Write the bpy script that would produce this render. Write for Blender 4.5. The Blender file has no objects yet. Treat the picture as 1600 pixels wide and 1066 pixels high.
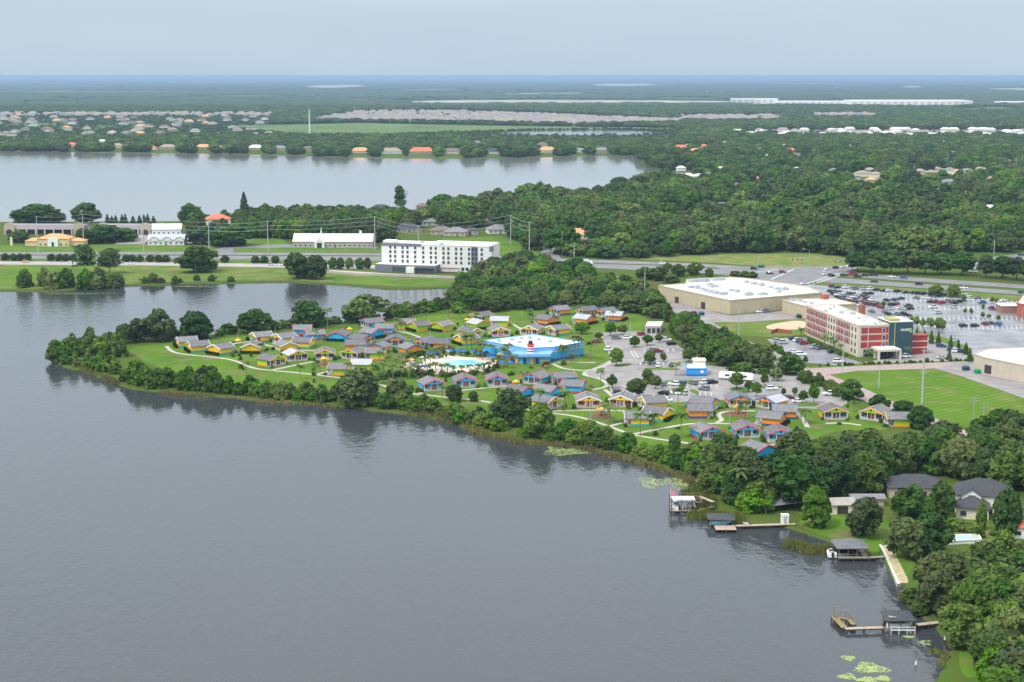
import bpy, bmesh, math, random
import numpy as np
from mathutils import Vector
from mathutils.geometry import delaunay_2d_cdt, tessellate_polygon

random.seed(7); RNG = np.random.default_rng(7)
R = math.radians
scene = bpy.context.scene
COL = scene.collection

# ------------------------------------------------------------------ camera, sky, sun, exposure
FPX, CAMH, HORIZ = 2400.0, 120.0, 118.5
TH = math.atan((533 - HORIZ) / FPX); SN, CS = math.sin(TH), math.cos(TH)
cd = bpy.data.cameras.new('camera'); cam = bpy.data.objects.new('camera', cd); COL.objects.link(cam)
cam.location = (0, 0, CAMH); cam.rotation_euler = (math.pi / 2 - TH, 0, 0)
cd.sensor_width = 36; cd.lens = 36 * FPX / 1600; cd.clip_start = 1; cd.clip_end = 200000
scene.camera = cam

world = bpy.data.worlds.new('World'); scene.world = world; world.use_nodes = True
wn, wl = world.node_tree.nodes, world.node_tree.links
wn.clear()
SUN_EL, SUN_AZ = R(56), R(232)          # azimuth measured clockwise from +Y
sky = wn.new('ShaderNodeTexSky'); sky.sky_type = 'NISHITA'; sky.sun_disc = False
sky.sun_elevation = SUN_EL; sky.sun_rotation = SUN_AZ; sky.air_density = 1.0; sky.dust_density = 2.0
tc = wn.new('ShaderNodeTexCoord'); mp = wn.new('ShaderNodeMapping'); mp.inputs['Scale'].default_value = (1.6, 1.6, 9.0)
nz = wn.new('ShaderNodeTexNoise'); nz.inputs['Scale'].default_value = 2.2; nz.inputs['Detail'].default_value = 4
cr = wn.new('ShaderNodeMix'); cr.data_type = 'RGBA'
cr.inputs[6].default_value = (4.6, 6.0, 7.3, 1); cr.inputs[7].default_value = (6.3, 7.5, 8.6, 1)
# overcast sky: the cloud deck is brighter overhead than at the horizon
sx_ = wn.new('ShaderNodeSeparateXYZ'); up_ = wn.new('ShaderNodeMapRange'); up_.inputs[1].default_value = 0.04; up_.inputs[2].default_value = 0.42; up_.inputs[3].default_value = 0.0; up_.inputs[4].default_value = 1.0; up_.interpolation_type = 'LINEAR'; zc_ = wn.new('ShaderNodeMix'); zc_.data_type = 'RGBA'; zc_.inputs[6].default_value = (1, 1, 1, 1); zc_.inputs[7].default_value = (2.9, 2.5, 2.25, 1)
wl.new(tc.outputs['Generated'], sx_.inputs[0]); wl.new(sx_.outputs['Z'], up_.inputs[0])
mu_ = wn.new('ShaderNodeMix'); mu_.data_type = 'RGBA'; mu_.blend_type = 'MULTIPLY'; mu_.inputs[0].default_value = 1.0
mx = wn.new('ShaderNodeMix'); mx.data_type = 'RGBA'; mx.inputs[0].default_value = 0.82
bg = wn.new('ShaderNodeBackground'); bg.inputs['Strength'].default_value = 0.1
wo = wn.new('ShaderNodeOutputWorld')
wl.new(tc.outputs['Generated'], mp.inputs['Vector']); wl.new(mp.outputs[0], nz.inputs['Vector'])
wl.new(nz.outputs['Fac'], cr.inputs[0]); wl.new(cr.outputs[2], mu_.inputs[6]); wl.new(up_.outputs[0], zc_.inputs[0]); wl.new(zc_.outputs[2], mu_.inputs[7]); wl.new(sky.outputs[0], mx.inputs[6]); wl.new(mu_.outputs[2], mx.inputs[7])
wl.new(mx.outputs[2], bg.inputs['Color']); wl.new(bg.outputs[0], wo.inputs['Surface'])

sl = bpy.data.lights.new('sun', 'SUN'); sl.energy = 2.6; sl.angle = R(10); sl.color = (1, .965, .91)
so = bpy.data.objects.new('sun', sl); COL.objects.link(so)
sd = Vector((math.sin(SUN_AZ) * math.cos(SUN_EL), math.cos(SUN_AZ) * math.cos(SUN_EL), math.sin(SUN_EL)))
so.rotation_euler = sd.to_track_quat('Z', 'Y').to_euler()
scene.view_settings.view_transform = 'Standard'; scene.view_settings.look = 'None'
scene.view_settings.exposure = 0.14; scene.view_settings.gamma = 1
scene.view_settings.use_curve_mapping = False
scene.cycles.max_bounces = 4; scene.cycles.volume_bounces = 0; scene.cycles.use_denoising = True
scene.cycles.transparent_max_bounces = 4

# ------------------------------------------------------------------ place on the ground from a surveyed bearing
def G(px, py, z=0.0):
    dx = (px - 800) / FPX; dy = -(py - 533) / FPX
    t = (z - CAMH) / (-SN + dy * CS)
    return Vector((t * dx, t * (CS + dy * SN), z))
def GP(poly, z=0.0): return [G(x, y, z) for x, y in poly]
def mpp(px, py):
    dy = -(py - 533) / FPX
    return (-CAMH) / (-SN + dy * CS) / FPX
def hgt(px, base, top):
    y = G(px, base).y; k = (top - 533) / FPX
    return max(1.0, CAMH + y * (k * CS + SN) / (k * SN - CS))
ORD = 'first second third fourth fifth sixth seventh eighth ninth tenth eleventh twelfth thirteenth fourteenth fifteenth sixteenth seventeenth eighteenth nineteenth twentieth'.split()
def ordn(i):
    if i < 20: return ORD[i]
    n = i + 1
    return '%d%s' % (n, 'th' if 10 <= n % 100 <= 20 else {1: 'st', 2: 'nd', 3: 'rd'}.get(n % 10, 'th'))

# ------------------------------------------------------------------ materials
MATS = {}
def mat(name, c, rough=.8, var=.0, scale=1.0, bump=0.0, spec=.3, c2=None, metal=0, detail=3, hue=0.0):
    """plain principled surface; var / c2 blend a second tone by world-space noise; hue = per-object tone shift"""
    if name in MATS: return MATS[name]
    m = bpy.data.materials.new(name); m.use_nodes = True; MATS[name] = m
    n, l = m.node_tree.nodes, m.node_tree.links
    b = n['Principled BSDF']; b.inputs['Roughness'].default_value = rough; b.inputs['Metallic'].default_value = metal
    b.inputs['Specular IOR Level'].default_value = spec
    c = tuple(c) + (1,)
    b.inputs['Base Color'].default_value = c
    src = None
    if var or c2 or bump:
        g = n.new('ShaderNodeNewGeometry'); t = n.new('ShaderNodeTexNoise')
        t.inputs['Scale'].default_value = scale; t.inputs['Detail'].default_value = detail
        l.new(g.outputs['Position'], t.inputs['Vector'])
        if var or c2:
            ra = n.new('ShaderNodeMapRange'); ra.inputs[1].default_value = .32; ra.inputs[2].default_value = .68
            l.new(t.outputs['Fac'], ra.inputs[0])
            k = n.new('ShaderNodeMix'); k.data_type = 'RGBA'
            d = tuple(c2) + (1,) if c2 else tuple(x * (1 - var) for x in c[:3]) + (1,)
            e = c if c2 else tuple(min(1, x * (1 + var)) for x in c[:3]) + (1,)
            k.inputs[6].default_value = d; k.inputs[7].default_value = e
            l.new(ra.outputs[0], k.inputs[0]); src = k.outputs[2]
        if bump:
            bu = n.new('ShaderNodeBump'); bu.inputs['Strength'].default_value = bump; bu.inputs['Distance'].default_value = .1
            l.new(t.outputs['Fac'], bu.inputs['Height']); l.new(bu.outputs[0], b.inputs['Normal'])
    if hue:
        oi = n.new('ShaderNodeObjectInfo'); hs = n.new('ShaderNodeHueSaturation')
        a = n.new('ShaderNodeMapRange'); a.inputs[3].default_value = 1 - hue; a.inputs[4].default_value = 1 + hue
        l.new(oi.outputs['Random'], a.inputs[0]); l.new(a.outputs[0], hs.inputs['Value'])
        if src: l.new(src, hs.inputs['Color'])
        else: hs.inputs['Color'].default_value = c
        src = hs.outputs[0]
    if src: l.new(src, b.inputs['Base Color'])
    return m

def leafmat(name, a, b_, rough=.6, trans=.15):
    """foliage: tone by tree (Object Info random) and by clump (noise)"""
    m = bpy.data.materials.new(name); m.use_nodes = True; MATS[name] = m
    n, l = m.node_tree.nodes, m.node_tree.links
    b = n['Principled BSDF']; b.inputs['Roughness'].default_value = rough; b.inputs['Specular IOR Level'].default_value = .2
    g = n.new('ShaderNodeNewGeometry'); t = n.new('ShaderNodeTexNoise'); t.inputs['Scale'].default_value = .55; t.inputs['Detail'].default_value = 4
    l.new(g.outputs['Position'], t.inputs['Vector'])
    oi = n.new('ShaderNodeObjectInfo')
    ra = n.new('ShaderNodeMapRange'); ra.inputs[1].default_value = .3; ra.inputs[2].default_value = .7
    l.new(t.outputs['Fac'], ra.inputs[0])
    ad = n.new('ShaderNodeMath'); ad.operation = 'MULTIPLY_ADD'; ad.inputs[1].default_value = .5
    ra2 = n.new('ShaderNodeMath'); ra2.operation = 'MULTIPLY'; ra2.inputs[1].default_value = .5
    l.new(oi.outputs['Random'], ra2.inputs[0]); l.new(ra.outputs[0], ad.inputs[0]); l.new(ra2.outputs[0], ad.inputs[2])
    k = n.new('ShaderNodeMix'); k.data_type = 'RGBA'; k.inputs[6].default_value = tuple(a) + (1,); k.inputs[7].default_value = tuple(b_) + (1,)
    l.new(ad.outputs[0], k.inputs[0])
    wn_ = n.new('ShaderNodeTexWhiteNoise'); wn_.noise_dimensions = '1D'
    l.new(oi.outputs['Random'], wn_.inputs['W'])
    hs = n.new('ShaderNodeHueSaturation')
    h2 = n.new('ShaderNodeMapRange'); h2.inputs[3].default_value = .475; h2.inputs[4].default_value = .525
    l.new(wn_.outputs['Value'], h2.inputs[0]); l.new(h2.outputs[0], hs.inputs['Hue'])
    l.new(k.outputs[2], hs.inputs['Color'])
    big = n.new('ShaderNodeTexNoise'); big.inputs['Scale'].default_value = .018; big.inputs['Detail'].default_value = 3; l.new(g.outputs['Position'], big.inputs['Vector'])
    bv = n.new('ShaderNodeMapRange'); bv.inputs[1].default_value = .3; bv.inputs[2].default_value = .7; bv.inputs[3].default_value = .72; bv.inputs[4].default_value = 1.42; l.new(big.outputs['Fac'], bv.inputs[0]); l.new(bv.outputs[0], hs.inputs['Value'])
    sv = n.new('ShaderNodeMapRange'); sv.inputs[3].default_value = .92; sv.inputs[4].default_value = 1.22; l.new(wn_.outputs['Value'], sv.inputs[0]); l.new(sv.outputs[0], hs.inputs['Saturation'])
    l.new(hs.outputs[0], b.inputs['Base Color'])
    if trans:
        tr = n.new('ShaderNodeBsdfTranslucent'); l.new(hs.outputs[0], tr.inputs['Color'])
        ms = n.new('ShaderNodeMixShader'); ms.inputs[0].default_value = trans
        l.new(b.outputs[0], ms.inputs[1]); l.new(tr.outputs[0], ms.inputs[2]); l.new(ms.outputs[0], n['Material Output'].inputs['Surface'])
    return m

# ------------------------------------------------------------------ mesh helpers
class MB:
    def __init__(s): s.v, s.f = [], []
    def add(s, v, f):
        o = len(s.v); s.v += [tuple(p) for p in v]; s.f += [tuple(i + o for i in q) for q in f]; return s
    def box(s, cx, cy, z0, sx, sy, h, rz=0.0):
        c_, n_ = math.cos(rz), math.sin(rz); p = []
        for z in (z0, z0 + h):
            for a, b in ((-1, -1), (1, -1), (1, 1), (-1, 1)):
                x, y = a * sx / 2, b * sy / 2
                p.append((cx + x * c_ - y * n_, cy + x * n_ + y * c_, z))
        return s.add(p, [(3, 2, 1, 0), (4, 5, 6, 7), (0, 1, 5, 4), (1, 2, 6, 5), (2, 3, 7, 6), (3, 0, 4, 7)])
    def prism(s, poly, z0, z1, bottom=True):
        n = len(poly)
        A = sum(poly[i][0] * poly[(i + 1) % n][1] - poly[(i + 1) % n][0] * poly[i][1] for i in range(n))
        if A < 0: poly = poly[::-1]
        v = [(p[0], p[1], z0) for p in poly] + [(p[0], p[1], z1) for p in poly]
        f = [(i, (i + 1) % n, n + (i + 1) % n, n + i) for i in range(n)]
        tri = tessellate_polygon([[Vector((p[0], p[1], 0)) for p in poly]])
        for t in tri:
            a, b, c = t
            ar = (poly[b][0] - poly[a][0]) * (poly[c][1] - poly[a][1]) - (poly[c][0] - poly[a][0]) * (poly[b][1] - poly[a][1])
            if ar < 0: a, c = c, a
            f.append((n + a, n + b, n + c))
            if bottom: f.append((c, b, a))
        return s.add(v, f)
    def xz(s, poly, y0, y1):
        """polygon in x,z extruded along y (convex or star shaped ngon)"""
        n = len(poly)
        A = sum(poly[i][0] * poly[(i + 1) % n][1] - poly[(i + 1) % n][0] * poly[i][1] for i in range(n))
        if A < 0: poly = poly[::-1]
        v = [(p[0], y0, p[1]) for p in poly] + [(p[0], y1, p[1]) for p in poly]
        f = [tuple(range(n)), tuple(range(2 * n - 1, n - 1, -1))]
        f += [((i + 1) % n, i, n + i, n + (i + 1) % n) for i in range(n)]
        return s.add(v, f)
    def tube(s, a, b, r0, r1=None, n=6):
        r1 = r0 if r1 is None else r1
        a, b = Vector(a), Vector(b); d = (b - a)
        if d.length < 1e-6: return s
        d.normalize()
        u = d.cross(Vector((0, 0, 1)) if abs(d.z) < .9 else Vector((1, 0, 0))).normalized(); w = d.cross(u)
        v = []
        for P, r in ((a, r0), (b, r1)):
            for i in range(n):
                t = 2 * math.pi * i / n; v.append(P + (u * math.cos(t) + w * math.sin(t)) * r)
        f = [(i, i + n, (i + 1) % n + n, (i + 1) % n) for i in range(n)] + [tuple(range(n)), tuple(range(2 * n - 1, n - 1, -1))]
        return s.add(v, f)
    def mesh(s, name, m=None, smooth=False):
        me = bpy.data.meshes.new(name); me.from_pydata(s.v, [], s.f)
        if m:
            for q in (m if isinstance(m, (list, tuple)) else [m]): me.materials.append(q)
        if smooth: me.polygons.foreach_set('use_smooth', [True] * len(me.polygons))
        me.update(); return me

def tag(o, label=None, cat=None, group=None, kind=None):
    if label: o['label'] = label
    if cat: o['category'] = cat
    if group: o['group'] = group
    if kind: o['kind'] = kind
    return o
def obj(name, me, parent=None, loc=(0, 0, 0), rz=0.0, sc=None, m=None):
    if isinstance(me, MB): me = me.mesh(name, m)
    o = bpy.data.objects.new(name, me); COL.objects.link(o)
    o.location = loc; o.rotation_euler = (0, 0, rz)
    if sc: o.scale = sc if isinstance(sc, (tuple, list)) else (sc,) * 3
    if parent: o.parent = parent
    return o
def empty(name, loc, rz=0.0, **k):
    o = bpy.data.objects.new(name, None); COL.objects.link(o); o.location = loc; o.rotation_euler = (0, 0, rz); o.empty_display_size = .5
    return tag(o, **k)

def chaikin(P, n=2, closed=True):
    for _ in range(n):
        Q = []
        m = len(P)
        for i in range(m if closed else m - 1):
            a, b = P[i], P[(i + 1) % m]
            Q += [a * .75 + b * .25, a * .25 + b * .75]
        if not closed: Q = [P[0]] + Q + [P[-1]]
        P = Q
    return P
def inpoly(X, Y, poly):
    r = np.zeros(X.shape, bool); n = len(poly)
    for i in range(n):
        x0, y0 = poly[i][0], poly[i][1]; x1, y1 = poly[(i + 1) % n][0], poly[(i + 1) % n][1]
        if y0 == y1: continue
        c_ = ((y0 > Y) != (y1 > Y)) & (X < (x1 - x0) * (Y - y0) / (y1 - y0) + x0)
        r ^= c_
    return r
EXCL = []            # open ground where no wood grows (world polygons)
def sheet(name, px, z, m, kind='structure', smooth=0, excl=True, parent=None, world_=False):
    P = [Vector((p[0], p[1], z)) for p in px] if world_ else GP(px, z)
    if smooth: P = chaikin(P, smooth)
    tri = tessellate_polygon([[Vector((p.x, p.y, 0)) for p in P]])
    F = []
    for a, b, c in tri:
        ar = (P[b].x - P[a].x) * (P[c].y - P[a].y) - (P[c].x - P[a].x) * (P[b].y - P[a].y)
        F.append((a, b, c) if ar > 0 else (c, b, a))
    o = obj(name, MB().add(P, F), parent, m=m)
    if kind and not parent: o['kind'] = kind
    if excl: EXCL.append([(p.x, p.y) for p in P])
    return o
def ribbon_mb(P, w, z, thick=0.0, mb=None):
    mb = mb or MB(); n = len(P); L = []; Rr = []
    for i in range(n):
        a, b = P[max(0, i - 1)], P[min(n - 1, i + 1)]
        d = Vector((b[0] - a[0], b[1] - a[1])); d.normalize(); q = Vector((-d.y, d.x)) * w / 2
        L.append((P[i][0] + q.x, P[i][1] + q.y)); Rr.append((P[i][0] - q.x, P[i][1] - q.y))
    for i in range(n - 1):
        v = [(*Rr[i], z), (*Rr[i + 1], z), (*L[i + 1], z), (*L[i], z)]
        if thick:
            v += [(x, y, z - thick) for x, y, _ in v]
            mb.add(v, [(0, 1, 2, 3), (1, 0, 4, 5), (2, 1, 5, 6), (3, 2, 6, 7), (0, 3, 7, 4)])
        else: mb.add(v, [(0, 1, 2, 3)])
    return mb
def strip2(top, bot): return top + bot[::-1]

# ------------------------------------------------------------------ palette
M = {}
def lawnmat(name, a, b_, dry, stripe=0.0, amt=.66):
    """turf: broad tone drift, fine tufts, dry worn patches, faint mowing lanes"""
    m = bpy.data.materials.new(name); m.use_nodes = True; MATS[name] = m
    n, l = m.node_tree.nodes, m.node_tree.links; b = n['Principled BSDF']; b.inputs['Roughness'].default_value = 1; b.inputs['Specular IOR Level'].default_value = .05
    g = n.new('ShaderNodeNewGeometry')
    def fac(sc, d, lo, hi):
        t = n.new('ShaderNodeTexNoise'); t.inputs['Scale'].default_value = sc; t.inputs['Detail'].default_value = d; l.new(g.outputs['Position'], t.inputs['Vector'])
        r = n.new('ShaderNodeMapRange'); r.inputs[1].default_value = lo; r.inputs[2].default_value = hi; l.new(t.outputs['Fac'], r.inputs[0]); return r.outputs[0]
    def mixc(f, c0, c1):
        k = n.new('ShaderNodeMix'); k.data_type = 'RGBA'; l.new(f, k.inputs[0]) if not isinstance(f, float) else setattr(k.inputs[0], 'default_value', f)
        for i, c in ((6, c0), (7, c1)):
            if isinstance(c, tuple): k.inputs[i].default_value = c + (1,)
            else: l.new(c, k.inputs[i])
        return k.outputs[2]
    c = mixc(fac(.045, 5, .35, .65), a, b_)
    c = mixc(fac(.5, 4, .35, .8), c, tuple(x * .72 for x in a))
    c = mixc(fac(.11, 6, amt - .1, amt + .08), c, dry)
    if stripe:
        w = n.new('ShaderNodeTexWave'); w.inputs['Scale'].default_value = .09; w.inputs['Distortion'].default_value = 2.5; w.inputs['Detail'].default_value = 2; w.inputs['Detail Scale'].default_value = .3
        mp_ = n.new('ShaderNodeMapping'); mp_.inputs['Rotation'].default_value = (0, 0, stripe); l.new(g.outputs['Position'], mp_.inputs['Vector']); l.new(mp_.outputs[0], w.inputs['Vector'])
        r = n.new('ShaderNodeMapRange'); r.inputs[3].default_value = 0; r.inputs[4].default_value = .45; l.new(w.outputs['Fac'], r.inputs[0]); c = mixc(r.outputs[0], c, tuple(x * .62 for x in a))
    l.new(c, b.inputs['Base Color']); return m
M['grass'] = lawnmat('rough_grass', (.07, .125, .018), (.05, .095, .016), (.14, .12, .05), amt=.6)
M['lawn'] = lawnmat('mown_lawn', (.110, .208, .016), (.060, .130, .018), (.150, .145, .055), amt=.6)
M['lawn2'] = lawnmat('dry_lawn', (.125, .19, .03), (.08, .15, .025), (.20, .17, .075), amt=.58)
M['striped'] = lawnmat('mown_field_turf', (.110, .208, .018), (.078, .160, .018), (.18, .18, .06), stripe=.9, amt=.6)
M['meadow'] = lawnmat('meadow_grass', (.16, .215, .045), (.12, .17, .04), (.23, .20, .09), amt=.56)
M['asphalt'] = mat('grey_asphalt', (.22, .215, .22), .8, c2=(.15, .148, .152), scale=.1, detail=8)
M['wet'] = mat('wet_asphalt', (.115, .12, .13), .4, c2=(.27, .27, .285), scale=.09, detail=7, spec=.5)
M['old'] = mat('worn_pinkish_asphalt', (.31, .285, .275), .85, c2=(.20, .185, .182), scale=.12, detail=8)
M['conc'] = mat('pale_concrete', (.42, .39, .34), .85, var=.12, scale=.3, detail=5)
M['brick'] = mat('brick_paving', (.33, .25, .235), .85, var=.15, scale=.6, detail=5)
M['sand'] = mat('bare_sand', (.50, .38, .25), .95, var=.15, scale=.2)
M['white'] = mat('white_paint', (.78, .78, .76), .55)
M['roofw'] = mat('white_membrane_roof', (.76, .74, .71), .7, c2=(.60, .57, .53), scale=.12, detail=7)
M['glass'] = mat('dark_glass', (.03, .045, .055), .12, spec=.6)
M['steel'] = mat('galvanised_steel', (.38, .42, .43), .5)
M['wood'] = mat('weathered_wood', (.22, .17, .12), .9, var=.25, scale=2.5)
M['deck'] = mat('pale_deck_boards', (.40, .31, .24), .9, var=.18, scale=2)
M['mulch'] = mat('brown_mulch', (.16, .08, .05), 1, var=.2, scale=1)
M['black'] = mat('black_rubber', (.015, .015, .015), .7)
M['bark'] = mat('grey_bark', (.10, .08, .06), .95, var=.25, scale=2)
M['oak'] = leafmat('oak_leaves', (.022, .052, .014), (.086, .145, .030))
M['wood_leaf'] = leafmat('mixed_leaves', (.028, .062, .016), (.118, .170, .036))
M['light'] = leafmat('fresh_leaves', (.055, .115, .018), (.145, .220, .034))
M['shrub'] = leafmat('shrub_leaves', (.032, .080, .012), (.110, .175, .024))
M['palm'] = leafmat('palm_fronds', (.05, .095, .02), (.13, .18, .045))
M['pine'] = leafmat('conifer_needles', (.018, .045, .018), (.035, .07, .026))
M['reed'] = leafmat('reed_blades', (.10, .125, .028), (.26, .225, .085))
M['lily'] = mat('lily_pad_leaf', (.34, .40, .14), .5, c2=(.22, .30, .08), scale=.8)
M['roofd'] = mat('grey_shingles', (.15, .146, .152), .75, var=.18, scale=.8, spec=.35, hue=.22)
M['roofl'] = mat('sky_sheen_shingles', (.36, .37, .40), .45, var=.1, scale=.6, spec=.5)  # cottage shingles again, with the sky's sheen put into a lighter colour
# ------------------------------------------------------------------ terrain and water
WZ = -0.6
shore_px = [(-200, 455), (0, 452), (70, 455), (120, 451), (195, 445), (250, 444), (300, 442), (370, 441), (440, 439), (470, 441), (515, 442), (560, 446), (595, 450), (650, 450), (705, 448), (722, 452), (716, 463), (690, 476), (640, 490), (600, 497), (560, 502), (510, 505), (450, 511), (390, 518), (335, 523), (280, 524), (230, 528), (180, 530), (140, 537), (108, 547), (86, 558), (88, 565), (100, 571), (128, 577), (160, 588), (195, 604), (245, 611), (296, 617), (345, 617), (400, 624), (440, 628), (482, 629), (533, 633), (570, 637), (604, 642), (640, 645), (678, 651), (710, 657), (730, 664), (748, 675), (771, 680), (809, 687), (846, 691), (880, 693), (912, 698), (940, 707), (982, 714), (1029, 729), (1066, 741), (1094, 756), (1108, 775), (1130, 797), (1165, 812), (1200, 818), (1235, 821), (1264, 832), (1293, 841), (1325, 852), (1350, 862), (1372, 866), (1376, 852), (1381, 862), (1404, 914), (1418, 911), (1412, 925), (1416, 938), (1430, 950), (1455, 968), (1472, 985), (1482, 997), (1490, 1012), (1486, 1030), (1474, 1048), (1462, 1068), (1440, 1110), (1400, 1200)]
L1 = GP(shore_px)
L1 += [Vector(p) for p in ((95, 210, 0), (85, 100, 0), (80, -500, 0), (-1000, -500, 0), (-1000, 700, 0))]
def jag(P, amp):
    Q = chaikin(P, 2); out = []
    for i, p in enumerate(Q):
        a = min(amp, .12 * (Q[(i + 1) % len(Q)] - Q[i - 1]).length)
        out.append(Vector((p.x + random.uniform(-a, a), p.y + random.uniform(-a, a), 0)))
    return out
SHORE1 = jag(L1, .7)
L2 = GP([(-400, 236), (0, 235), (60, 236), (155, 237.5), (260, 238.5), (371, 240), (450, 242.5), (540, 245), (640, 247), (733, 247), (800, 246), (868, 244.5), (969, 242), (1000, 243), (1000, 249), (1018, 261), (1045, 266), (1080, 271), (1112, 276), (1100, 284), (1060, 290), (1030, 298), (990, 306), (910, 313), (850, 322), (790, 330), (720, 334), (650, 336), (560, 338), (400, 344), (200, 346), (0, 347), (-400, 350)])
SHORE2 = jag(L2, 3)
L3 = chaikin(GP([(760, 206.5), (850, 203.2), (960, 202.5), (1040, 206), (1030, 210.5), (930, 211), (810, 211)]), 2)
L4 = chaikin(GP([(-60, 221), (15, 221), (27, 224), (26, 231.5), (0, 232.5), (-60, 233)]), 2)
LAKES = [SHORE1, SHORE2, L3, L4]
for L in LAKES: EXCL.append([(p.x, p.y) for p in L])
def landmesh():
    V = [Vector((x, y)) for x, y in ((-60000, -1500), (60000, -1500), (60000, 110000), (-60000, 110000))]; E_ = [(0, 1), (1, 2), (2, 3), (3, 0)]
    for L in LAKES:
        o = len(V); V += [Vector((p.x, p.y)) for p in L]; n = len(L)
        E_ += [(o + i, o + (i + 1) % n) for i in range(n)]
    vs, es, fs, *_ = delaunay_2d_cdt(V, E_, [], 0, 1e-4)
    C = np.array([[sum(vs[i][k] for i in f) / 3 for k in (0, 1)] for f in fs])
    keep = np.ones(len(fs), bool)
    for L in LAKES: keep &= ~inpoly(C[:, 0], C[:, 1], L)
    mb = MB(); mb.v = [(p.x, p.y, 0.0) for p in vs]
    for f, k in zip(fs, keep):
        if k:
            a, b, c = (vs[i] for i in f)
            mb.f.append(tuple(f) if (b.x - a.x) * (c.y - a.y) - (c.x - a.x) * (b.y - a.y) > 0 else tuple(f[::-1]))
    for L in LAKES:                                    # sloping banks under the waterline
        n = len(L); A = sum(L[i].x * L[(i + 1) % n].y - L[(i + 1) % n].x * L[i].y for i in range(n)); sg = 1 if A > 0 else -1
        low = []
        for i in range(n):
            d = (L[(i + 1) % n] - L[i - 1]); d.normalize()
            low.append((L[i].x - d.y * sg * 1.6, L[i].y + d.x * sg * 1.6, -1.6))
        mb.add([(p.x, p.y, 0) for p in L] + low, [(i, (i + 1) % n, n + (i + 1) % n, n + i) for i in range(n)])
    return mb
def ground_material():
    m = bpy.data.materials.new('countryside'); m.use_nodes = True
    n, l = m.node_tree.nodes, m.node_tree.links; b = n['Principled BSDF']; b.inputs['Roughness'].default_value = 1; b.inputs['Specular IOR Level'].default_value = .05
    g = n.new('ShaderNodeNewGeometry')
    def noise(s, d=4, sc=None):
        t = n.new('ShaderNodeTexNoise'); t.inputs['Scale'].default_value = s; t.inputs['Detail'].default_value = d
        if sc:
            mpn = n.new('ShaderNodeMapping'); mpn.inputs['Scale'].default_value = sc; l.new(g.outputs['Position'], mpn.inputs['Vector']); l.new(mpn.outputs[0], t.inputs['Vector'])
        else: l.new(g.outputs['Position'], t.inputs['Vector'])
        return t.outputs['Fac']
    def rng(s, a, b_):
        r = n.new('ShaderNodeMapRange'); r.inputs[1].default_value = a; r.inputs[2].default_value = b_; l.new(s, r.inputs[0]); return r.outputs[0]
    def mixc(fac, a, b_):
        k = n.new('ShaderNodeMix'); k.data_type = 'RGBA'; l.new(fac, k.inputs[0])
        for i, c in ((6, a), (7, b_)):
            if isinstance(c, tuple): k.inputs[i].default_value = c + (1,)
            else: l.new(c, k.inputs[i])
        return k.outputs[2]
    near = mixc(rng(noise(.04, 6), .35, .65), (.06, .12, .014), (.085, .095, .026))
    near = mixc(rng(noise(.35, 3), .6, .75), near, (.10, .085, .04))
    far = mixc(rng(noise(.004, 5), .35, .6), (.016, .036, .012), (.034, .062, .018))
    far = mixc(rng(noise(.0011, 5, (1, .6, 1)), .60, .66), far, (.10, .14, .05))
    far = mixc(rng(noise(.0021, 4, (1, .5, 1)), .69, .72), far, (.45, .42, .36))
    sx = n.new('ShaderNodeSeparateXYZ'); l.new(g.outputs['Position'], sx.inputs[0])
    col = mixc(rng(sx.outputs['Y'], 2600, 3400), near, far)
    l.new(col, b.inputs['Base Color']); return m
land = obj('ground', landmesh(), m=ground_material()); land['kind'] = 'structure'

def water_material(name, base, strength, rough):
    m = bpy.data.materials.new(name); m.use_nodes = True
    n, l = m.node_tree.nodes, m.node_tree.links; b = n['Principled BSDF']
    b.inputs['Base Color'].default_value = base + (1,); b.inputs['Specular IOR Level'].default_value = .5; b.inputs['IOR'].default_value = 1.33
    g = n.new('ShaderNodeNewGeometry')
    def noise(s, d, sc):
        mpn = n.new('ShaderNodeMapping'); mpn.inputs['Scale'].default_value = sc; mpn.inputs['Rotation'].default_value = (0, 0, .25)
        t = n.new('ShaderNodeTexNoise'); t.inputs['Scale'].default_value = s; t.inputs['Detail'].default_value = d
        l.new(g.outputs['Position'], mpn.inputs['Vector']); l.new(mpn.outputs[0], t.inputs['Vector']); return t.outputs['Fac']
    fine = noise(.9, 5, (.5, 1, 1)); coarse = noise(1.0, 3, (.42, .2, 1)); wind = noise(.006, 3, (1, .45, 1))
    am = n.new('ShaderNodeMath'); am.operation = 'MULTIPLY_ADD'; am.inputs[1].default_value = 3.4; l.new(coarse, am.inputs[0]); l.new(fine, am.inputs[2]); a = am.outputs[0]
    r = n.new('ShaderNodeMapRange'); r.inputs[1].default_value = .38; r.inputs[2].default_value = .62; r.inputs[3].default_value = strength * .3; r.inputs[4].default_value = strength * 1.35
    l.new(wind, r.inputs[0])
    bu = n.new('ShaderNodeBump'); bu.inputs['Distance'].default_value = .35
    l.new(r.outputs[0], bu.inputs['Strength']); l.new(a, bu.inputs['Height']); l.new(bu.outputs[0], b.inputs['Normal'])
    r2 = n.new('ShaderNodeMapRange'); r2.inputs[1].default_value = .35; r2.inputs[2].default_value = .65; r2.inputs[3].default_value = rough * .6; r2.inputs[4].default_value = rough
    l.new(wind, r2.inputs[0]); l.new(r2.outputs[0], b.inputs['Roughness'])
    return m
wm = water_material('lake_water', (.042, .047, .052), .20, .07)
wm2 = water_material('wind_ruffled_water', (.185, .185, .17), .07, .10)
def rect(x0, y0, x1, y1, z): return MB().add([(x0, y0, z), (x1, y0, z), (x1, y1, z), (x0, y1, z)], [(0, 1, 2, 3)])
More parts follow.
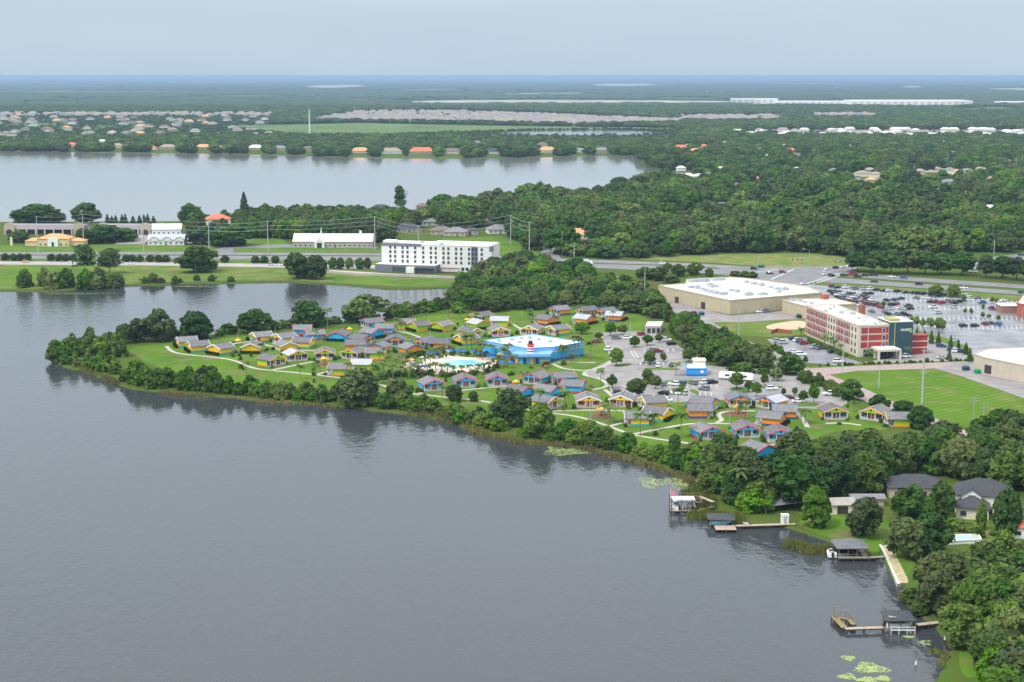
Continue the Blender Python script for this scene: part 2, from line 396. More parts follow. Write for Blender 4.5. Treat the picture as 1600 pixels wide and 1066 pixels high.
for nm, L, m_ in (('lake', SHORE1, wm), ('lake', SHORE2, wm2), ('lake', L3, wm2), ('lake', L4, wm2)):
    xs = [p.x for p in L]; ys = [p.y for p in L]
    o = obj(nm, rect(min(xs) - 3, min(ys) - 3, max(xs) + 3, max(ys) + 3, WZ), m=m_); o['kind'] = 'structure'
bed = obj('lake_bed', rect(-1020, -510, 400, 1400, -3.2), m=mat('lake_mud', (.05, .05, .035), 1)); bed['kind'] = 'structure'

# ------------------------------------------------------------------ lawns, roads, lots
LAWN = [(196, 545), (240, 537), (330, 531), (420, 521), (520, 510), (620, 502), (690, 490), (760, 488), (900, 484), (980, 486), (1020, 500), (1012, 519), (936, 521), (944, 532), (950, 548), (955, 563), (935, 573), (914, 582), (917, 588), (950, 593), (955, 613), (990, 627), (1047, 629), (1072, 628), (1130, 625), (1180, 627), (1227, 637), (1280, 639), (1312, 636), (1324, 630), (1345, 640), (1400, 660), (1380, 675), (1310, 670), (1240, 700), (1195, 722), (1150, 705), (1090, 706), (1040, 700), (980, 692), (930, 676), (860, 664), (800, 650), (740, 638), (640, 628), (560, 612), (480, 606), (400, 606), (330, 596), (270, 583), (220, 562)]
sheet('resort_lawn', LAWN, .03, M['lawn'], smooth=1)
FIELD = [(1296, 586), (1340, 579.5), (1461, 576.5), (1500, 588), (1600, 623), (1700, 658), (1700, 690), (1560, 680), (1469, 657), (1400, 630), (1350, 607)]
sheet('mown_field', FIELD, .03, M['striped'])
sheet('meadow', [(985, 405), (1040, 401), (1100, 398), (1200, 395), (1290, 397), (1335, 405), (1345, 420), (1290, 421), (1200, 417), (1120, 411), (1060, 408)], .03, M['meadow'], smooth=1)
sheet('frontage_lawn', [(-60, 384), (60, 383), (290, 382), (345, 374), (440, 373), (455, 386), (600, 389), (600, 394), (-60, 394)], .03, M['lawn'])
sheet('median_grass', [(-60, 403), (600, 406), (600, 413), (330, 411), (-60, 409)], .03, M['lawn'])
sheet('shore_grass', [(-60, 413), (240, 416), (590, 421), (590, 428), (560, 432), (720, 436), (715, 446), (640, 448), (560, 444), (440, 437), (300, 440), (195, 443), (70, 452), (-60, 452)], .03, M['lawn2'], smooth=1)
sheet('hotel_lawn', [(510, 431), (560, 434), (720, 437.5), (715, 446), (640, 447), (555, 443), (515, 439)], .05, M['lawn'], smooth=1)
sheet('bank_lawn', [(-60, 414), (150, 417), (130, 424), (60, 430), (45, 445), (-60, 448)], .05, M['lawn'])
sheet('hillside_lawn', [(690, 372.5), (790, 369), (812, 380), (845, 399), (770, 400), (690, 381)], .03, M['lawn'])
sheet('lakeside_lawn', [(1240, 815), (1290, 803), (1335, 790), (1385, 798), (1395, 840), (1376, 850), (1372, 864), (1350, 860), (1325, 850), (1264, 830)], .03, M['lawn'], smooth=1)
sheet('garden_lawn', [(1384, 858), (1430, 850), (1430, 880), (1416, 905), (1404, 905)], .03, M['lawn'])
sheet('house_lawn', [(1478, 800), (1525, 815), (1600, 830), (1600, 880), (1540, 870), (1490, 835)], .03, M['lawn2'])
sheet('grass_strip', [(1498, 1014), (1508, 1003), (1545, 1000), (1535, 1050), (1515, 1062), (1500, 1050)], .03, M['lawn'], smooth=1)
sheet('vacant_lot', [(1112, 503), (1160, 503.5), (1258, 497), (1260, 523), (1205, 527), (1160, 524), (1130, 515)], .03, M['lawn2'])
sheet('sand_patch', [(1200, 507), (1240, 501), (1262, 502), (1258, 514), (1225, 516), (1195, 514)], .05, M['sand'], smooth=2)
sheet('field', [(345, 197), (450, 194.5), (560, 192), (760, 196), (1060, 200), (1045, 203), (960, 201.8), (850, 202.5), (760, 205), (660, 208), (560, 212), (450, 209)], .04, mat('green_field', (.085, .14, .03), 1, var=.25, scale=.008))
sheet('suburb_ground', [(430, 192), (560, 174), (700, 171.5), (900, 178), (1062, 186), (1065, 194), (900, 197), (760, 194), (560, 191)], .04, mat('suburb_lots', (.16, .14, .11), 1, var=.2, scale=.02), excl=False)
sheet('suburb_ground', [(1150, 203), (1660, 202.5), (1660, 213), (1350, 216), (1250, 216), (1160, 208)], .04, MATS['suburb_lots'], excl=False)
FARC = []
for P in ([(470, 134), (560, 132), (575, 135), (500, 138)], [(640, 158), (760, 156), (1140, 157.5), (1140, 160.5), (820, 160.5), (650, 161)], [(920, 131.5), (1000, 130.5), (1040, 133), (940, 135)], [(1540, 138), (1660, 138), (1660, 140), (1560, 140.5)], [(1140, 160), (1400, 160), (1530, 166), (1480, 169), (1200, 165)], [(1410, 134.5), (1440, 134.5), (1438, 136.5), (1412, 136.5)], [(0, 143), (150, 142.2), (300, 142.6), (300, 143.4), (120, 143.6), (0, 144)], [(620, 140), (700, 138.5), (720, 139.5), (650, 141.5)], [(780, 146), (900, 145.3), (920, 146.2), (800, 147)], [(330, 150), (420, 149), (440, 150), (350, 151)], [(1180, 131), (1290, 130), (1300, 131.2), (1200, 132)], [(1060, 127.5), (1160, 127), (1150, 128), (1070, 128.4)], [(240, 129), (420, 128), (430, 129), (250, 130)], [(700, 126), (860, 125.4), (860, 126.3), (720, 126.8)], [(40, 135), (160, 134), (170, 135), (60, 136)]):
    FARC.append(P)
    pale = P[0] in ((470, 134), (640, 158), (920, 131.5), (1540, 138), (1140, 160), (1410, 134.5), (780, 146))
    sheet('cleared_land', P, .05, mat('pale_cleared_land', (.50, .46, .40), 1, c2=(.16, .17, .10), scale=.005) if pale else mat('far_pasture', (.16, .19, .09), 1, c2=(.06, .09, .04), scale=.004), smooth=1)
sheet('field', [(1480, 170), (1560, 167), (1600, 170), (1600, 174), (1500, 174)], .05, MATS['green_field'])

HX = [0, 300, 600, 773, 870, 1000, 1074, 1145, 1200, 1290, 1400, 1600, 1750]
UT = [394, 394, 395.5, 400, 404, 408.5, 411, 415, 419, 423.5, 431.5, 445, 455]
UB = [398, 398, 399.5, 405.5, 409, 413, 415.5, 420, 425, 430, 437.5, 451, 461]
LT = [399.2, 399.5, 401, 407.5, 410.5, 414.5, 417, 422, 428, 433, 441, 455, 465]
LB = [404, 405, 407.5, 412, 415.5, 422, 424.5, 431, 437, 441, 447.5, 461, 472]
def ex(a, d=0): return [(-80, a[0] + d)] + list(zip(HX, [q + d for q in a]))
sheet('highway', strip2(ex(UT), ex(UB)), .05, M['asphalt'])
sheet('highway', strip2(ex(LT), ex(LB)), .05, M['asphalt'])
EXCL.append([(p.x, p.y) for p in GP(strip2(ex(UT, -3), ex(LB, 3)))])
sheet('road_junction', [(1120, 418), (1230, 417), (1330, 416), (1345, 418), (1310, 428), (1260, 445), (1240, 445), (1180, 437), (1140, 442), (1118, 440), (1150, 430)], .065, M['asphalt'])
sheet('side_road', [(843, 401), (877, 405), (866, 386), (862, 376), (854, 376), (850, 386)], .065, M['asphalt'])
sheet('frontage_road', strip2([(-80, 408), (230, 409.3), (330, 411.2), (590, 414)], [(-80, 413), (230, 415), (330, 416.2), (590, 421)]), .055, mat('frontage_concrete', (.36, .32, .31), .9, var=.1, scale=.1))
sheet('driveway', [(335, 391), (352, 384), (455, 382), (590, 385), (590, 388), (455, 387), (365, 388), (365, 394), (345, 394)], .06, M['asphalt'])
sheet('parking_lot', [(180, 366), (330, 366), (330, 381), (180, 382)], .05, M['old'])
LOTA = [(936, 521), (1000, 518), (1030, 522), (1050, 535), (1068, 547), (1092, 560), (1103, 573), (1112, 592), (1060, 593), (985, 594.5), (950, 593), (917, 588), (914, 582), (935, 573), (955, 563), (950, 548), (944, 532)]
LOTB = [(950, 593.5), (985, 592), (1040, 593), (1112, 591), (1134, 594), (1209, 594), (1256, 595), (1284, 606), (1321, 625), (1323, 630), (1312, 636), (1280, 639), (1227, 637), (1180, 627), (1130, 625), (1072, 628), (1047, 629), (990, 627), (955, 613)]
lota = sheet('resort_parking_lot', LOTA, .06, M['old']); lotb = sheet('resort_parking_lot', LOTB, .075, M['old'])
sheet('entrance_road', [(1095, 570), (1150, 576), (1215, 578), (1240, 571), (1255, 573), (1285, 583), (1268, 592), (1200, 597), (1100, 595)], .09, M['old'])
sheet('brick_road', [(1250, 574), (1330, 571.5), (1450, 566), (1530, 564), (1530, 570), (1461, 576), (1340, 579.5), (1296, 585.5), (1262, 588)], .105, M['brick'])
sheet('service_road', [(1461, 576.2), (1490, 567), (1522, 564.5), (1545, 566), (1700, 600), (1700, 657.5), (1600, 622.5), (1500, 587.5)], .115, M['old'])
sheet('brick_road', [(1262, 587), (1296, 586), (1350, 607), (1400, 630), (1469, 657), (1560, 694), (1545, 700), (1455, 666), (1390, 643), (1335, 620), (1285, 600)], .12, M['brick'])
sheet('service_road', [(1108, 516), (1150, 526), (1215, 551), (1252, 573), (1236, 580), (1195, 563), (1140, 537), (1105, 523)], .08, M['old'])
sheet('service_road', [(995, 455), (1030, 463), (1060, 473), (1140, 493), (1180, 490), (1262, 482), (1262, 497), (1160, 503.5), (1112, 503), (1150, 527), (1108, 520), (1090, 502), (1060, 490), (998, 469)], .06, M['old'])
WETLOT = [(1245, 443), (1300, 447.5), (1400, 456), (1480, 462.5), (1570, 470), (1700, 482), (1700, 580), (1600, 557), (1530, 557), (1490, 562), (1440, 560), (1400, 545), (1330, 510), (1290, 480), (1265, 458)]
wetlot = sheet('shopping_parking_lot', WETLOT, .06, M['wet'])
hlot = sheet('hotel_parking_lot', [(1198, 530), (1258, 527), (1290, 543), (1320, 558), (1350, 568), (1310, 571), (1258, 567), (1225, 553)], .075, M['wet'])
hlot2 = sheet('hotel_parking_lot', [(1390, 560), (1435, 530), (1465, 535), (1520, 556), (1521, 563), (1450, 565), (1360, 569), (1350, 566)], .085, M['old'])
sheet('grass_strip', [(1262, 441.5), (1300, 443), (1400, 449.5), (1600, 463), (1700, 471), (1700, 478), (1570, 469), (1480, 461.5), (1400, 455), (1300, 446.5)], .09, M['lawn2'])
sheet('grass_strip', [(1262, 574), (1290, 571), (1345, 569), (1450, 565), (1520, 562.5), (1520, 564.5), (1450, 567), (1330, 572.5), (1258, 576)], .13, M['lawn'])
sheet('grass_strip', [(1430, 516), (1450, 521), (1475, 527), (1520, 545), (1516, 549), (1470, 534), (1430, 521)], .12, M['lawn'])
sheet('far_parking_lot', [(1490, 416), (1530, 404), (1600, 396), (1700, 396), (1700, 440), (1600, 425), (1530, 421)], .05, M['wet'])
EXCL.append([(p.x, p.y) for p in GP([(1325, 408), (1400, 408), (1480, 410), (1500, 396), (1760, 390), (1760, 470), (1400, 434), (1330, 424)])])
sheet('front_drive', [(515, 422), (600, 427), (720, 432), (720, 434), (600, 431), (515, 426)], .08, M['conc'])
for P, s_ in (([(955, 571), (980, 567), (990, 569), (970, 573)], 0), ([(1008, 574), (1060, 575), (1064, 578), (1004, 577)], 0), ([(985, 594), (1060, 594.5), (1100, 594), (1098, 598), (1040, 599), (990, 600)], 0), ([(1075, 609), (1085, 608), (1094, 614), (1088, 617)], 0), ([(1138, 606), (1160, 605), (1172, 611), (1168, 614), (1146, 613)], 0), ([(1242, 631), (1270, 629), (1281, 631), (1278, 634), (1246, 635)], 0), ([(1180, 604), (1222, 603), (1224, 606), (1184, 607)], 0)):
    sheet('planting_island', P, .2, M['lawn'], smooth=2, excl=False)
def lines(parent, segs, w=.22):
    mb = MB()
    for (x0, y0, x1, y1) in segs: ribbon_mb([G(x0, y0), G(x1, y1)], w, parent.data.vertices[0].co.z + .012, mb=mb)
    o = obj('marking', mb, parent, m=mat('worn_white_marking', (.62, .62, .60), .8)); o['kind'] = 'stuff'; return o
lines(wetlot, [(x, y, x + 1.5, y + 7) for y in (466, 478, 494, 508) for x in np.arange(1400, 1600, 7.5)] + [(x, 450 + (x - 1290) * .085, x + 1, 454 + (x - 1290) * .085) for x in np.arange(1290, 1480, 6)])
lines(lotb, [(x, 601, x - 1, 606) for x in range(1030, 1125, 9)] + [(x, 613, x + 1, 619) for x in range(1030, 1120, 9)], .2)
lines(lota, [(x, 545, x + 2, 550) for x in range(1006, 1060, 9)] + [(x, 566, x + 1, 571) for x in range(1000, 1060, 9)] + [(985, 548, 992, 560), (990, 548, 998, 560)], .25)
hw = MB()
for i in range(len(HX) - 1):
    for T_, B_ in ((UT, UB), (LT, LB)):
        for k in range(12):
            u0 = k / 12; u1 = u0 + .03
            a = lambda u: G(HX[i] + (HX[i + 1] - HX[i]) * u, ((T_[i] + (T_[i + 1] - T_[i]) * u) + (B_[i] + (B_[i + 1] - B_[i]) * u)) / 2)
            ribbon_mb([a(u0), a(u1)], .2, .062, mb=hw)
hwm = obj('lane_marking', hw, bpy.data.objects['highway'], m=MATS['worn_white_marking']); hwm['kind'] = 'stuff'
jm = MB()
for a, b in (((1150, 430), (1215, 421)), ((1262, 443), (1312, 427)), ((1270, 444), (1320, 428.5)), ((1205, 437), (1240, 421))): ribbon_mb([G(*a), G(*b)], .8, .078, mb=jm)
jmo = obj('stop_line', jm, bpy.data.objects['road_junction'], m=MATS['worn_white_marking']); jmo['kind'] = 'stuff'
def kerb(name, px, parent, closed=False):
    P = GP(px); 
    if closed: P = P + [P[0]]
    return obj(name, ribbon_mb(P, .35, .2, .2), parent, m=M['conc'])
kerb('kerb', LOTA[:6], lota); kerb('kerb', LOTA[9:] + [LOTA[0]], lota); kerb('kerb', LOTB[5:] + [LOTB[0]], lotb)
PATHS = [[(260, 541), (268, 550), (287, 554), (324, 557.5), (356, 561), (375, 566.6), (390, 574), (409, 578), (465, 582.6), (518, 589), (540, 592), (592, 600), (615, 609), (645, 616), (668, 617.5), (696, 621), (750, 626), (780, 632), (820, 640), (860, 645.5), (897, 650), (926, 657.5), (950, 666), (982, 678), (1001, 682), (1038, 688), (1066, 691), (1100, 699)],
 [(424, 579), (456, 572), (488, 565.5)], [(488, 587), (512, 581), (520, 578)], [(660, 617), (652, 610), (676, 606)], [(700, 613), (724, 610), (760, 606), (800, 604), (812, 601)], [(860, 643), (897, 641.6), (940, 641), (980, 642.6)], [(954, 666), (972, 661)], [(988, 679), (1029, 670.6), (1050, 667), (1078, 662), (1123, 662), (1160, 663), (1195, 660)],
 [(1119, 661), (1130, 656.6), (1121, 649), (1128, 644), (1146, 643), (1180, 642)], [(860, 566), (876, 575.6), (898, 578.5), (917, 579.5), (941, 574), (958, 563.5)], [(915, 581), (911, 587), (941, 592.5), (952, 604), (926, 609.5)], [(945, 609), (958, 620), (966, 628)], [(858, 567), (890, 566), (930, 567)],
 [(355, 540), (372, 536), (392, 533), (420, 541), (470, 548), (520, 549)], [(616, 517), (640, 521), (662, 530), (690, 536)], [(800, 506), (815, 515), (840, 522)], [(1180, 692), (1200, 696), (1215, 694)], [(1240, 642), (1255, 655), (1262, 668)], [(720, 560), (700, 548), (690, 540)], [(1290, 662), (1320, 661), (1345, 665)]]
for P in PATHS:
    W_ = chaikin(GP(P), 2, closed=False)
    o = obj('footpath', ribbon_mb(W_, 1.7, .07), m=M['conc']); o['kind'] = 'structure'
# ------------------------------------------------------------------ resort cottages
SCH = {  # wall, base band, trim, porch wall
 'yellow': ((.82, .50, .02), (.03, .38, .40), (.80, .80, .78), (.74, .03, .06), 'white'),
 'blue': ((.03, .40, .74), (.55, .04, .06), (.78, .10, .17), (.06, .52, .46), 'coral red'),
 'orange': ((.86, .27, .01), (.03, .07, .28), (.05, .16, .48), (.62, .42, .03), 'dark blue'),
 'lime': ((.34, .52, .02), (.80, .33, .02), (.82, .40, .14), (.03, .06, .30), 'orange')}
for k, (a, b, c, d, _) in SCH.items():
    M['cw_' + k] = mat(k + '_siding', a, .7, var=.07, scale=.7, hue=.06); M['cb_' + k] = mat(k + '_cottage_base', b, .7, var=.06, scale=.7)
    M['ct_' + k] = mat(k + '_cottage_trim', c, .6); M['cp_' + k] = mat(k + '_porch_wall', d, .7)
CM = {}
W_, EV, RS, YB, YF = 4.4, 2.85, 1.65, 4.2, -2.3
SL = RS / W_
def zt(x): return EV + RS + .2 - SL * abs(x)
def cmesh(part, s, light):
    k = (part, s, light)
    if k in CM: return CM[k]
    b = MB(); m = M['white']
    if part == 'wall': b.xz([(-W_, 0), (W_, 0), (W_, EV), (0, EV + RS), (-W_, EV)], YF, YB); m = M['cw_' + s]
    elif part == 'base_band': b.box(0, (YF + YB) / 2, 0, 2 * W_ + .1, YB - YF + .1, .8); m = M['cb_' + s]
    elif part == 'roof':
        e = W_ + .55
        for q in (-1, 1): b.xz([(0, zt(0)), (q * e, zt(e)), (q * e, zt(e) - .2), (0, zt(0) - .2)], -4.7, 4.7)
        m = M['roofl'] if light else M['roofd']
    elif part == 'ridge_cap': b.xz([(-.25, zt(0) - .1), (0, zt(0) + .06), (.25, zt(0) - .1)], -4.7, 4.7); m = mat('ridge_shingle', (.08, .08, .085), .8)
    elif part in ('front_trim', 'rear_trim'):
        y0, y1 = (-4.83, -4.7) if part == 'front_trim' else (4.7, 4.81); e = W_ + .6
        for q in (-1, 1): b.xz([(0, zt(0) + .08), (q * e, zt(e) + .08), (q * e, zt(e) - .38), (0, zt(0) - .38)], y0, y1)
        m = M['ct_' + s]
    elif part == 'gable': b.xz([(-W_, EV - .05), (W_, EV - .05), (0, EV + RS - .05)], -4.65, -4.5); m = M['cw_' + s]
    elif part == 'vent':
        b.xz([(.38 * math.cos(i * math.pi / 4), EV + .85 + .38 * math.sin(i * math.pi / 4)) for i in range(8)], -4.72, -4.65); m = M['black']
    elif part == 'porch_floor': b.box(0, (YF - 4.65) / 2, 0, 2 * W_, 2.3, .35); m = M['conc']
    elif part == 'post': b.box(0, 0, .35, .2, .2, EV - .35)
    elif part == 'railing':
        b.box(0, 0, 1.0, 3.0, .07, .08); b.box(0, 0, .45, 3.0, .07, .07)
        for i in range(11): b.box(-1.4 + .28 * i, 0, .52, .06, .04, .48)
    elif part == 'porch_wall': b.box(0, YF - .05, .36, 2 * W_ - .1, .08, EV - .4); m = M['cp_' + s]
    elif part == 'door': b.box(0, YF - .13, .37, .95, .06, 2.05); m = M['ct_' + s]
    elif part == 'window': b.box(0, YF - .13, 1.0, 1.3, .07, 1.25)
    elif part == 'pane': b.box(0, YF - .18, 1.08, 1.12, .03, 1.09); m = M['glass']
    elif part == 'rear_window': b.box(0, YB + .04, 1.45, .7, .06, .6)
    CM[k] = b.mesh(part, m); return CM[k]
COTTAGES = [
 (292, 541, 110, 'yellow', 0, 'farthest out on the point, beside the path bend'),
 (310, 548, 115, 'yellow', 0, 'second out on the point, next to the path'),
 (346, 552, 140, 'yellow', 0, 'third from the point with its dark hedge along the path'),
 (395, 550, 178, 'yellow', 0, 'with its back to the lawn, standing alone inside the path bend'),
 (409, 533, -60, 'yellow', 0, 'in front of the round lakeside tree and palm'),
 (445, 535, -50, 'yellow', 0, 'partly behind the other yellow one, near two blue cottages'),
 (474, 542, -100, 'yellow', 0, 'side on, just in front of the blue cottages'),
 (447, 548, -150, 'yellow', 0, 'directly behind the pale roofed lime cottage'),
 (424, 570, 50, 'lime', 0, 'nearest the curving lawn path, porch to the right'),
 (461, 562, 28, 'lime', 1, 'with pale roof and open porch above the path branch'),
 (508, 560, 6, 'lime', 0, 'facing the lake behind a round play circle'),
 (531, 584, -95, 'lime', 0, 'side on, nearest the shore trees'),
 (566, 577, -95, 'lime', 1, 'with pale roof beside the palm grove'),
 (553, 559, -25, 'lime', 0, 'with porch below the orange cottages'),
 (588, 559, -95, 'lime', 0, 'mostly hidden behind the pale roofed one by the palms'),
 (473, 522, 95, 'blue', 0, 'farthest back under the big round lakeside tree'),
 (491, 530, 110, 'blue', 0, 'side on, behind the side-on yellow cottage'),
 (530, 531, 168, 'blue', 0, 'with its back turned and a dark hedge'),
 (582, 511, -60, 'blue', 0, 'at the very back, below the spreading lakeside tree'),
 (602, 520, -95, 'blue', 0, 'just in front of the rearmost blue one'),
 (581, 527, -130, 'blue', 0, 'with its gable turned to the orange cottages'),
 (565, 537, 52, 'orange', 0, 'with roof slope to the lake, behind the side-on orange one'),
 (555, 546, 95, 'orange', 0, 'side on, behind the lime cottage with a porch'),
 (618, 539, 2, 'orange', 0, 'facing the lake in the middle of the orange cluster'),
 (592, 550, 160, 'orange', 0, 'with its back to the palm grove'),
 (664, 542, -40, 'orange', 0, 'with porch turned left, behind the pool palms'),
 (687, 544, -95, 'orange', 0, 'mostly roof, nearest the pool on its far side'),
 (642, 552, -150, 'orange', 0, 'with its back gable right above the palms'),
 (635, 512, 95, 'lime', 0, 'side on, left of the three in the rear row'),
 (656, 516, 125, 'lime', 0, 'in the middle of the three in the rear row'),
 (690, 516, 145, 'lime', 0, 'right of the three in the rear row with dark hedge'),
 (729, 537, 120, 'yellow', 0, 'left of the lobby, partly behind tall palms'),
 (735, 526, 45, 'yellow', 0, 'behind the palms left of the lobby, porch to the right'),
 (753, 501, -45, 'lime', 0, 'at the back below the dark wood'),
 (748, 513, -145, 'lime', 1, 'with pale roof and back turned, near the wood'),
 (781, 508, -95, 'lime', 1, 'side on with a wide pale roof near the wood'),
 (779, 524, 15, 'yellow', 0, 'with red porch close behind the lobby roof'),
 (831, 522, -20, 'yellow', 0, 'with porch right behind the lobby roof middle'),
 (872, 522, -60, 'yellow', 0, 'half hidden behind the right end of the lobby'),
 (874, 491, -60, 'orange', 0, 'left of the two at the edge of the wood'),
 (918, 492, -55, 'orange', 0, 'right of the two at the edge of the wood'),
 (947, 494, -50, 'orange', 0, 'squeezed behind the pale roofed ones by the bushes'),
 (854, 506, -130, 'orange', 0, 'with grey roof left in the front row before the wood'),
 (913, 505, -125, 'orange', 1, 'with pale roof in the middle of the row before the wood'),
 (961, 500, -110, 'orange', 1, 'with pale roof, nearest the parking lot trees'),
 (674, 608, 20, 'blue', 0, 'leftmost of the row facing the lake below the pool'),
 (726, 603, 10, 'blue', 0, 'second in the row facing the lake, palm in front'),
 (776, 601, 5, 'blue', 0, 'third in the row facing the lake below the pool'),
 (838, 598, -30, 'blue', 0, 'fourth in the lakeside row with its side showing'),
 (880, 598, -70, 'blue', 0, 'behind the side-on blue one near the lobby path'),
 (896, 611, -105, 'blue', 0, 'side on with wide grey roof near the parking lot'),
 (855, 619, -125, 'blue', 0, 'directly behind the yellow one with red porch'),
 (811, 620, -130, 'blue', 0, 'mostly hidden behind a dark shore tree'),
 (853, 636, 50, 'yellow', 0, 'nearest the shore trees, red porch to the right'),
 (918, 634, 4, 'yellow', 0, 'facing the lake with red porch, beside a palm'),
 (973, 633, -15, 'yellow', 0, 'with red porch beside the parking lot'),
 (1020, 637, -75, 'yellow', 0, 'behind two others at the lower parking lot'),
 (1027, 654, -120, 'yellow', 0, 'in the middle of three with hedge at its back'),
 (995, 662, -92, 'yellow', 0, 'side on, nearest the lakeside path junction'),
 (1092, 650, 92, 'orange', 0, 'side on, left of the play circle'),
 (1099, 639, 60, 'orange', 0, 'behind the side-on one left of the play circle'),
 (1153, 633, 4, 'orange', 0, 'facing the play circle from the parking lot'),
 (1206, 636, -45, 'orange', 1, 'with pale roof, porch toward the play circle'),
 (1226, 651, -100, 'orange', 0, 'behind the front one right of the play circle'),
 (1205, 662, -115, 'orange', 0, 'right of the play circle, nearest the lake'),
 (1103, 683, 20, 'blue', 0, 'left of the two facing the lake below the orange ones'),
 (1164, 680, 4, 'blue', 0, 'right of the two facing the lake below the orange ones'),
 (1216, 687, 0, 'blue', 0, 'half hidden by dark trees at its right'),
 (1187, 712, -150, 'blue', 0, 'closest to the camera, sunk among the shore trees'),
 (1301, 652, 3, 'lime', 0, 'with dark blue porch below the parking lot end'),
 (1368, 654, -35, 'lime', 0, 'with dark blue porch at the edge of the wood'),
 (1402, 663, -92, 'lime', 0, 'mostly roof, behind the trees beside the brick road')]
hedge_leaf = leafmat('dark_hedge_leaves', (.012, .022, .010), (.022, .036, .014))
HB = MB().box(0, YB + 1.0, 0, 2 * W_, 1.0, 1.15); HM = None
def hedge_mesh():
    mb = MB(); r = random.Random(3)
    for i in range(330):
        x, y, z = r.uniform(-W_, W_), YB + .9 + r.uniform(-.55, .55), r.uniform(.05, 1.2)
        s = r.uniform(.15, .3); a = r.uniform(0, 6.3); t = r.uniform(-.6, .6)
        ux, uy = math.cos(a) * s, math.sin(a) * s
        mb.add([(x - ux, y - uy, z - s), (x + ux, y + uy, z - s + t * s), (x + ux, y + uy, z + s), (x - ux, y - uy, z + s + t * s)], [(0, 1, 2, 3)])
    mb.box(0, YB + .9, 0, 2 * W_ - .3, .8, 1.0)
    return mb.mesh('hedge', hedge_leaf)
HM = hedge_mesh()
CPOS = []
for px, py, a, s, light, d in COTTAGES:
    p = G(px, py); rz = R(a + math.degrees(math.atan2(-p.x, p.y)) * 0)
    t = empty('cottage', (p.x, p.y, .03), rz, label='%s cottage %s' % (s, d), cat='cottage', group='colourful resort cottages'); t.scale = (.95, .95, .97)
    CPOS.append((p.x, p.y))
    for part in ('wall', 'base_band', 'ridge_cap', 'front_trim', 'rear_trim', 'gable', 'vent', 'porch_floor', 'porch_wall'): obj(part, cmesh(part, s, 0), t)
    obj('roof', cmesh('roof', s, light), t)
    for x in (-4.3, -1.45, 1.45, 4.3): obj('post', cmesh('post', s, 0), t, (x, -4.4, 0))
    for x in (-2.85, 2.85): obj('railing', cmesh('railing', s, 0), t, (x, -4.42, 0))
    for x in (-.75, .75): obj('door', cmesh('door', s, 0), t, (x, 0, 0))
    for x in (-2.9, 2.9):
        w = obj('window', cmesh('window', s, 0), t, (x, 0, 0)); obj('pane', cmesh('pane', s, 0), w)
    if abs(a) > 105:
        obj('hedge', HM, None, (p.x, p.y, .03), rz); h = bpy.context.scene.objects[-1] if False else None
for o in [q for q in COL.objects if q.name.split('.')[0] == 'hedge']:
    i = min(range(len(CPOS)), key=lambda k: (CPOS[k][0] - o.location.x) ** 2 + (CPOS[k][1] - o.location.y) ** 2)
    tag(o, 'low dark hedge behind the ' + ' '.join(('%s cottage %s' % (COTTAGES[i][3], COTTAGES[i][5])).split()[:11]), 'hedge', 'hedges along cottage backs')

# ------------------------------------------------------------------ large buildings
class Bld:
    """walls from a ground polygon, in coordinates local to the base"""
    def __init__(s, name, poly, h, wm, label, cat='building', rm=None, parapet=.7, group=None):
        s.o = Vector((sum(p[0] for p in poly) / len(poly), sum(p[1] for p in poly) / len(poly), .05))
        s.root = empty(name, s.o, label=label, cat=cat, group=group); s.h = h
        s.P = [(p[0] - s.o.x, p[1] - s.o.y) for p in poly]
        n = len(s.P)
        if sum(s.P[i][0] * s.P[(i + 1) % n][1] - s.P[(i + 1) % n][0] * s.P[i][1] for i in range(n)) < 0: s.P = s.P[::-1]
        obj('wall', MB().prism(s.P, 0, h), s.root, m=wm)
        obj('roof', MB().prism(s.P, h + .004, h + .12), s.root, m=rm or M['roofw'])
        if parapet:
            mb = MB()
            for i in range(n):
                a, b = s.P[i], s.P[(i + 1) % n]; L = math.hypot(b[0] - a[0], b[1] - a[1])
                mb.box((a[0] + b[0]) / 2, (a[1] + b[1]) / 2, h + .005, L + .33, .35, parapet, math.atan2(b[1] - a[1], b[0] - a[0]))
            obj('parapet', mb, s.root, m=wm)
        EXCL.append([(p[0] + s.o.x, p[1] + s.o.y) for p in s.P])
    def edge(s, q):
        """the wall whose outside faces most nearly direction q"""
        n = len(s.P); best = None
        for i in range(n):
            a, b = Vector(s.P[i]), Vector(s.P[(i + 1) % n]); d = b - a; L = d.length; d /= L; nn = Vector((d.y, -d.x))
            v = nn.dot(Vector(q).normalized())
            if best is None or v > best[0] + .02 or (abs(v - best[0]) < .02 and L > best[3]): best = (v, a, d, L, nn)
        return best[1:]
    def on(s, E_, name, u0, u1, z0, z1, m, out=.08, parent=None, deep=None):
        a, d, L, nn = E_; c = a + d * (u0 + u1) / 2 + nn * (out / 2 + .002 if deep is None else out - deep / 2)
        th = out if deep is None else deep
        return obj(name, MB().box(c.x, c.y, z0, abs(u1 - u0), th, z1 - z0, math.atan2(d.y, d.x)), parent or s.root, m=m)
    def unit(s, x, y, sx, sy, h, m=None, rz=0.0, name='rooftop_unit'):
        return obj(name, MB().box(x, y, s.h + .1, sx, sy, h, rz).box(x, y, s.h + .1 + h, sx * .5, sy * .5, .25, rz), s.root, m=m or M['steel'])
def quad_from(A, u_to, width, side=1):
    A, B = Vector((A.x, A.y)), Vector((u_to.x, u_to.y)); d = (B - A).normalized(); q = Vector((-d.y, d.x)) * side * width
    return [A, B, B + q, A + q]

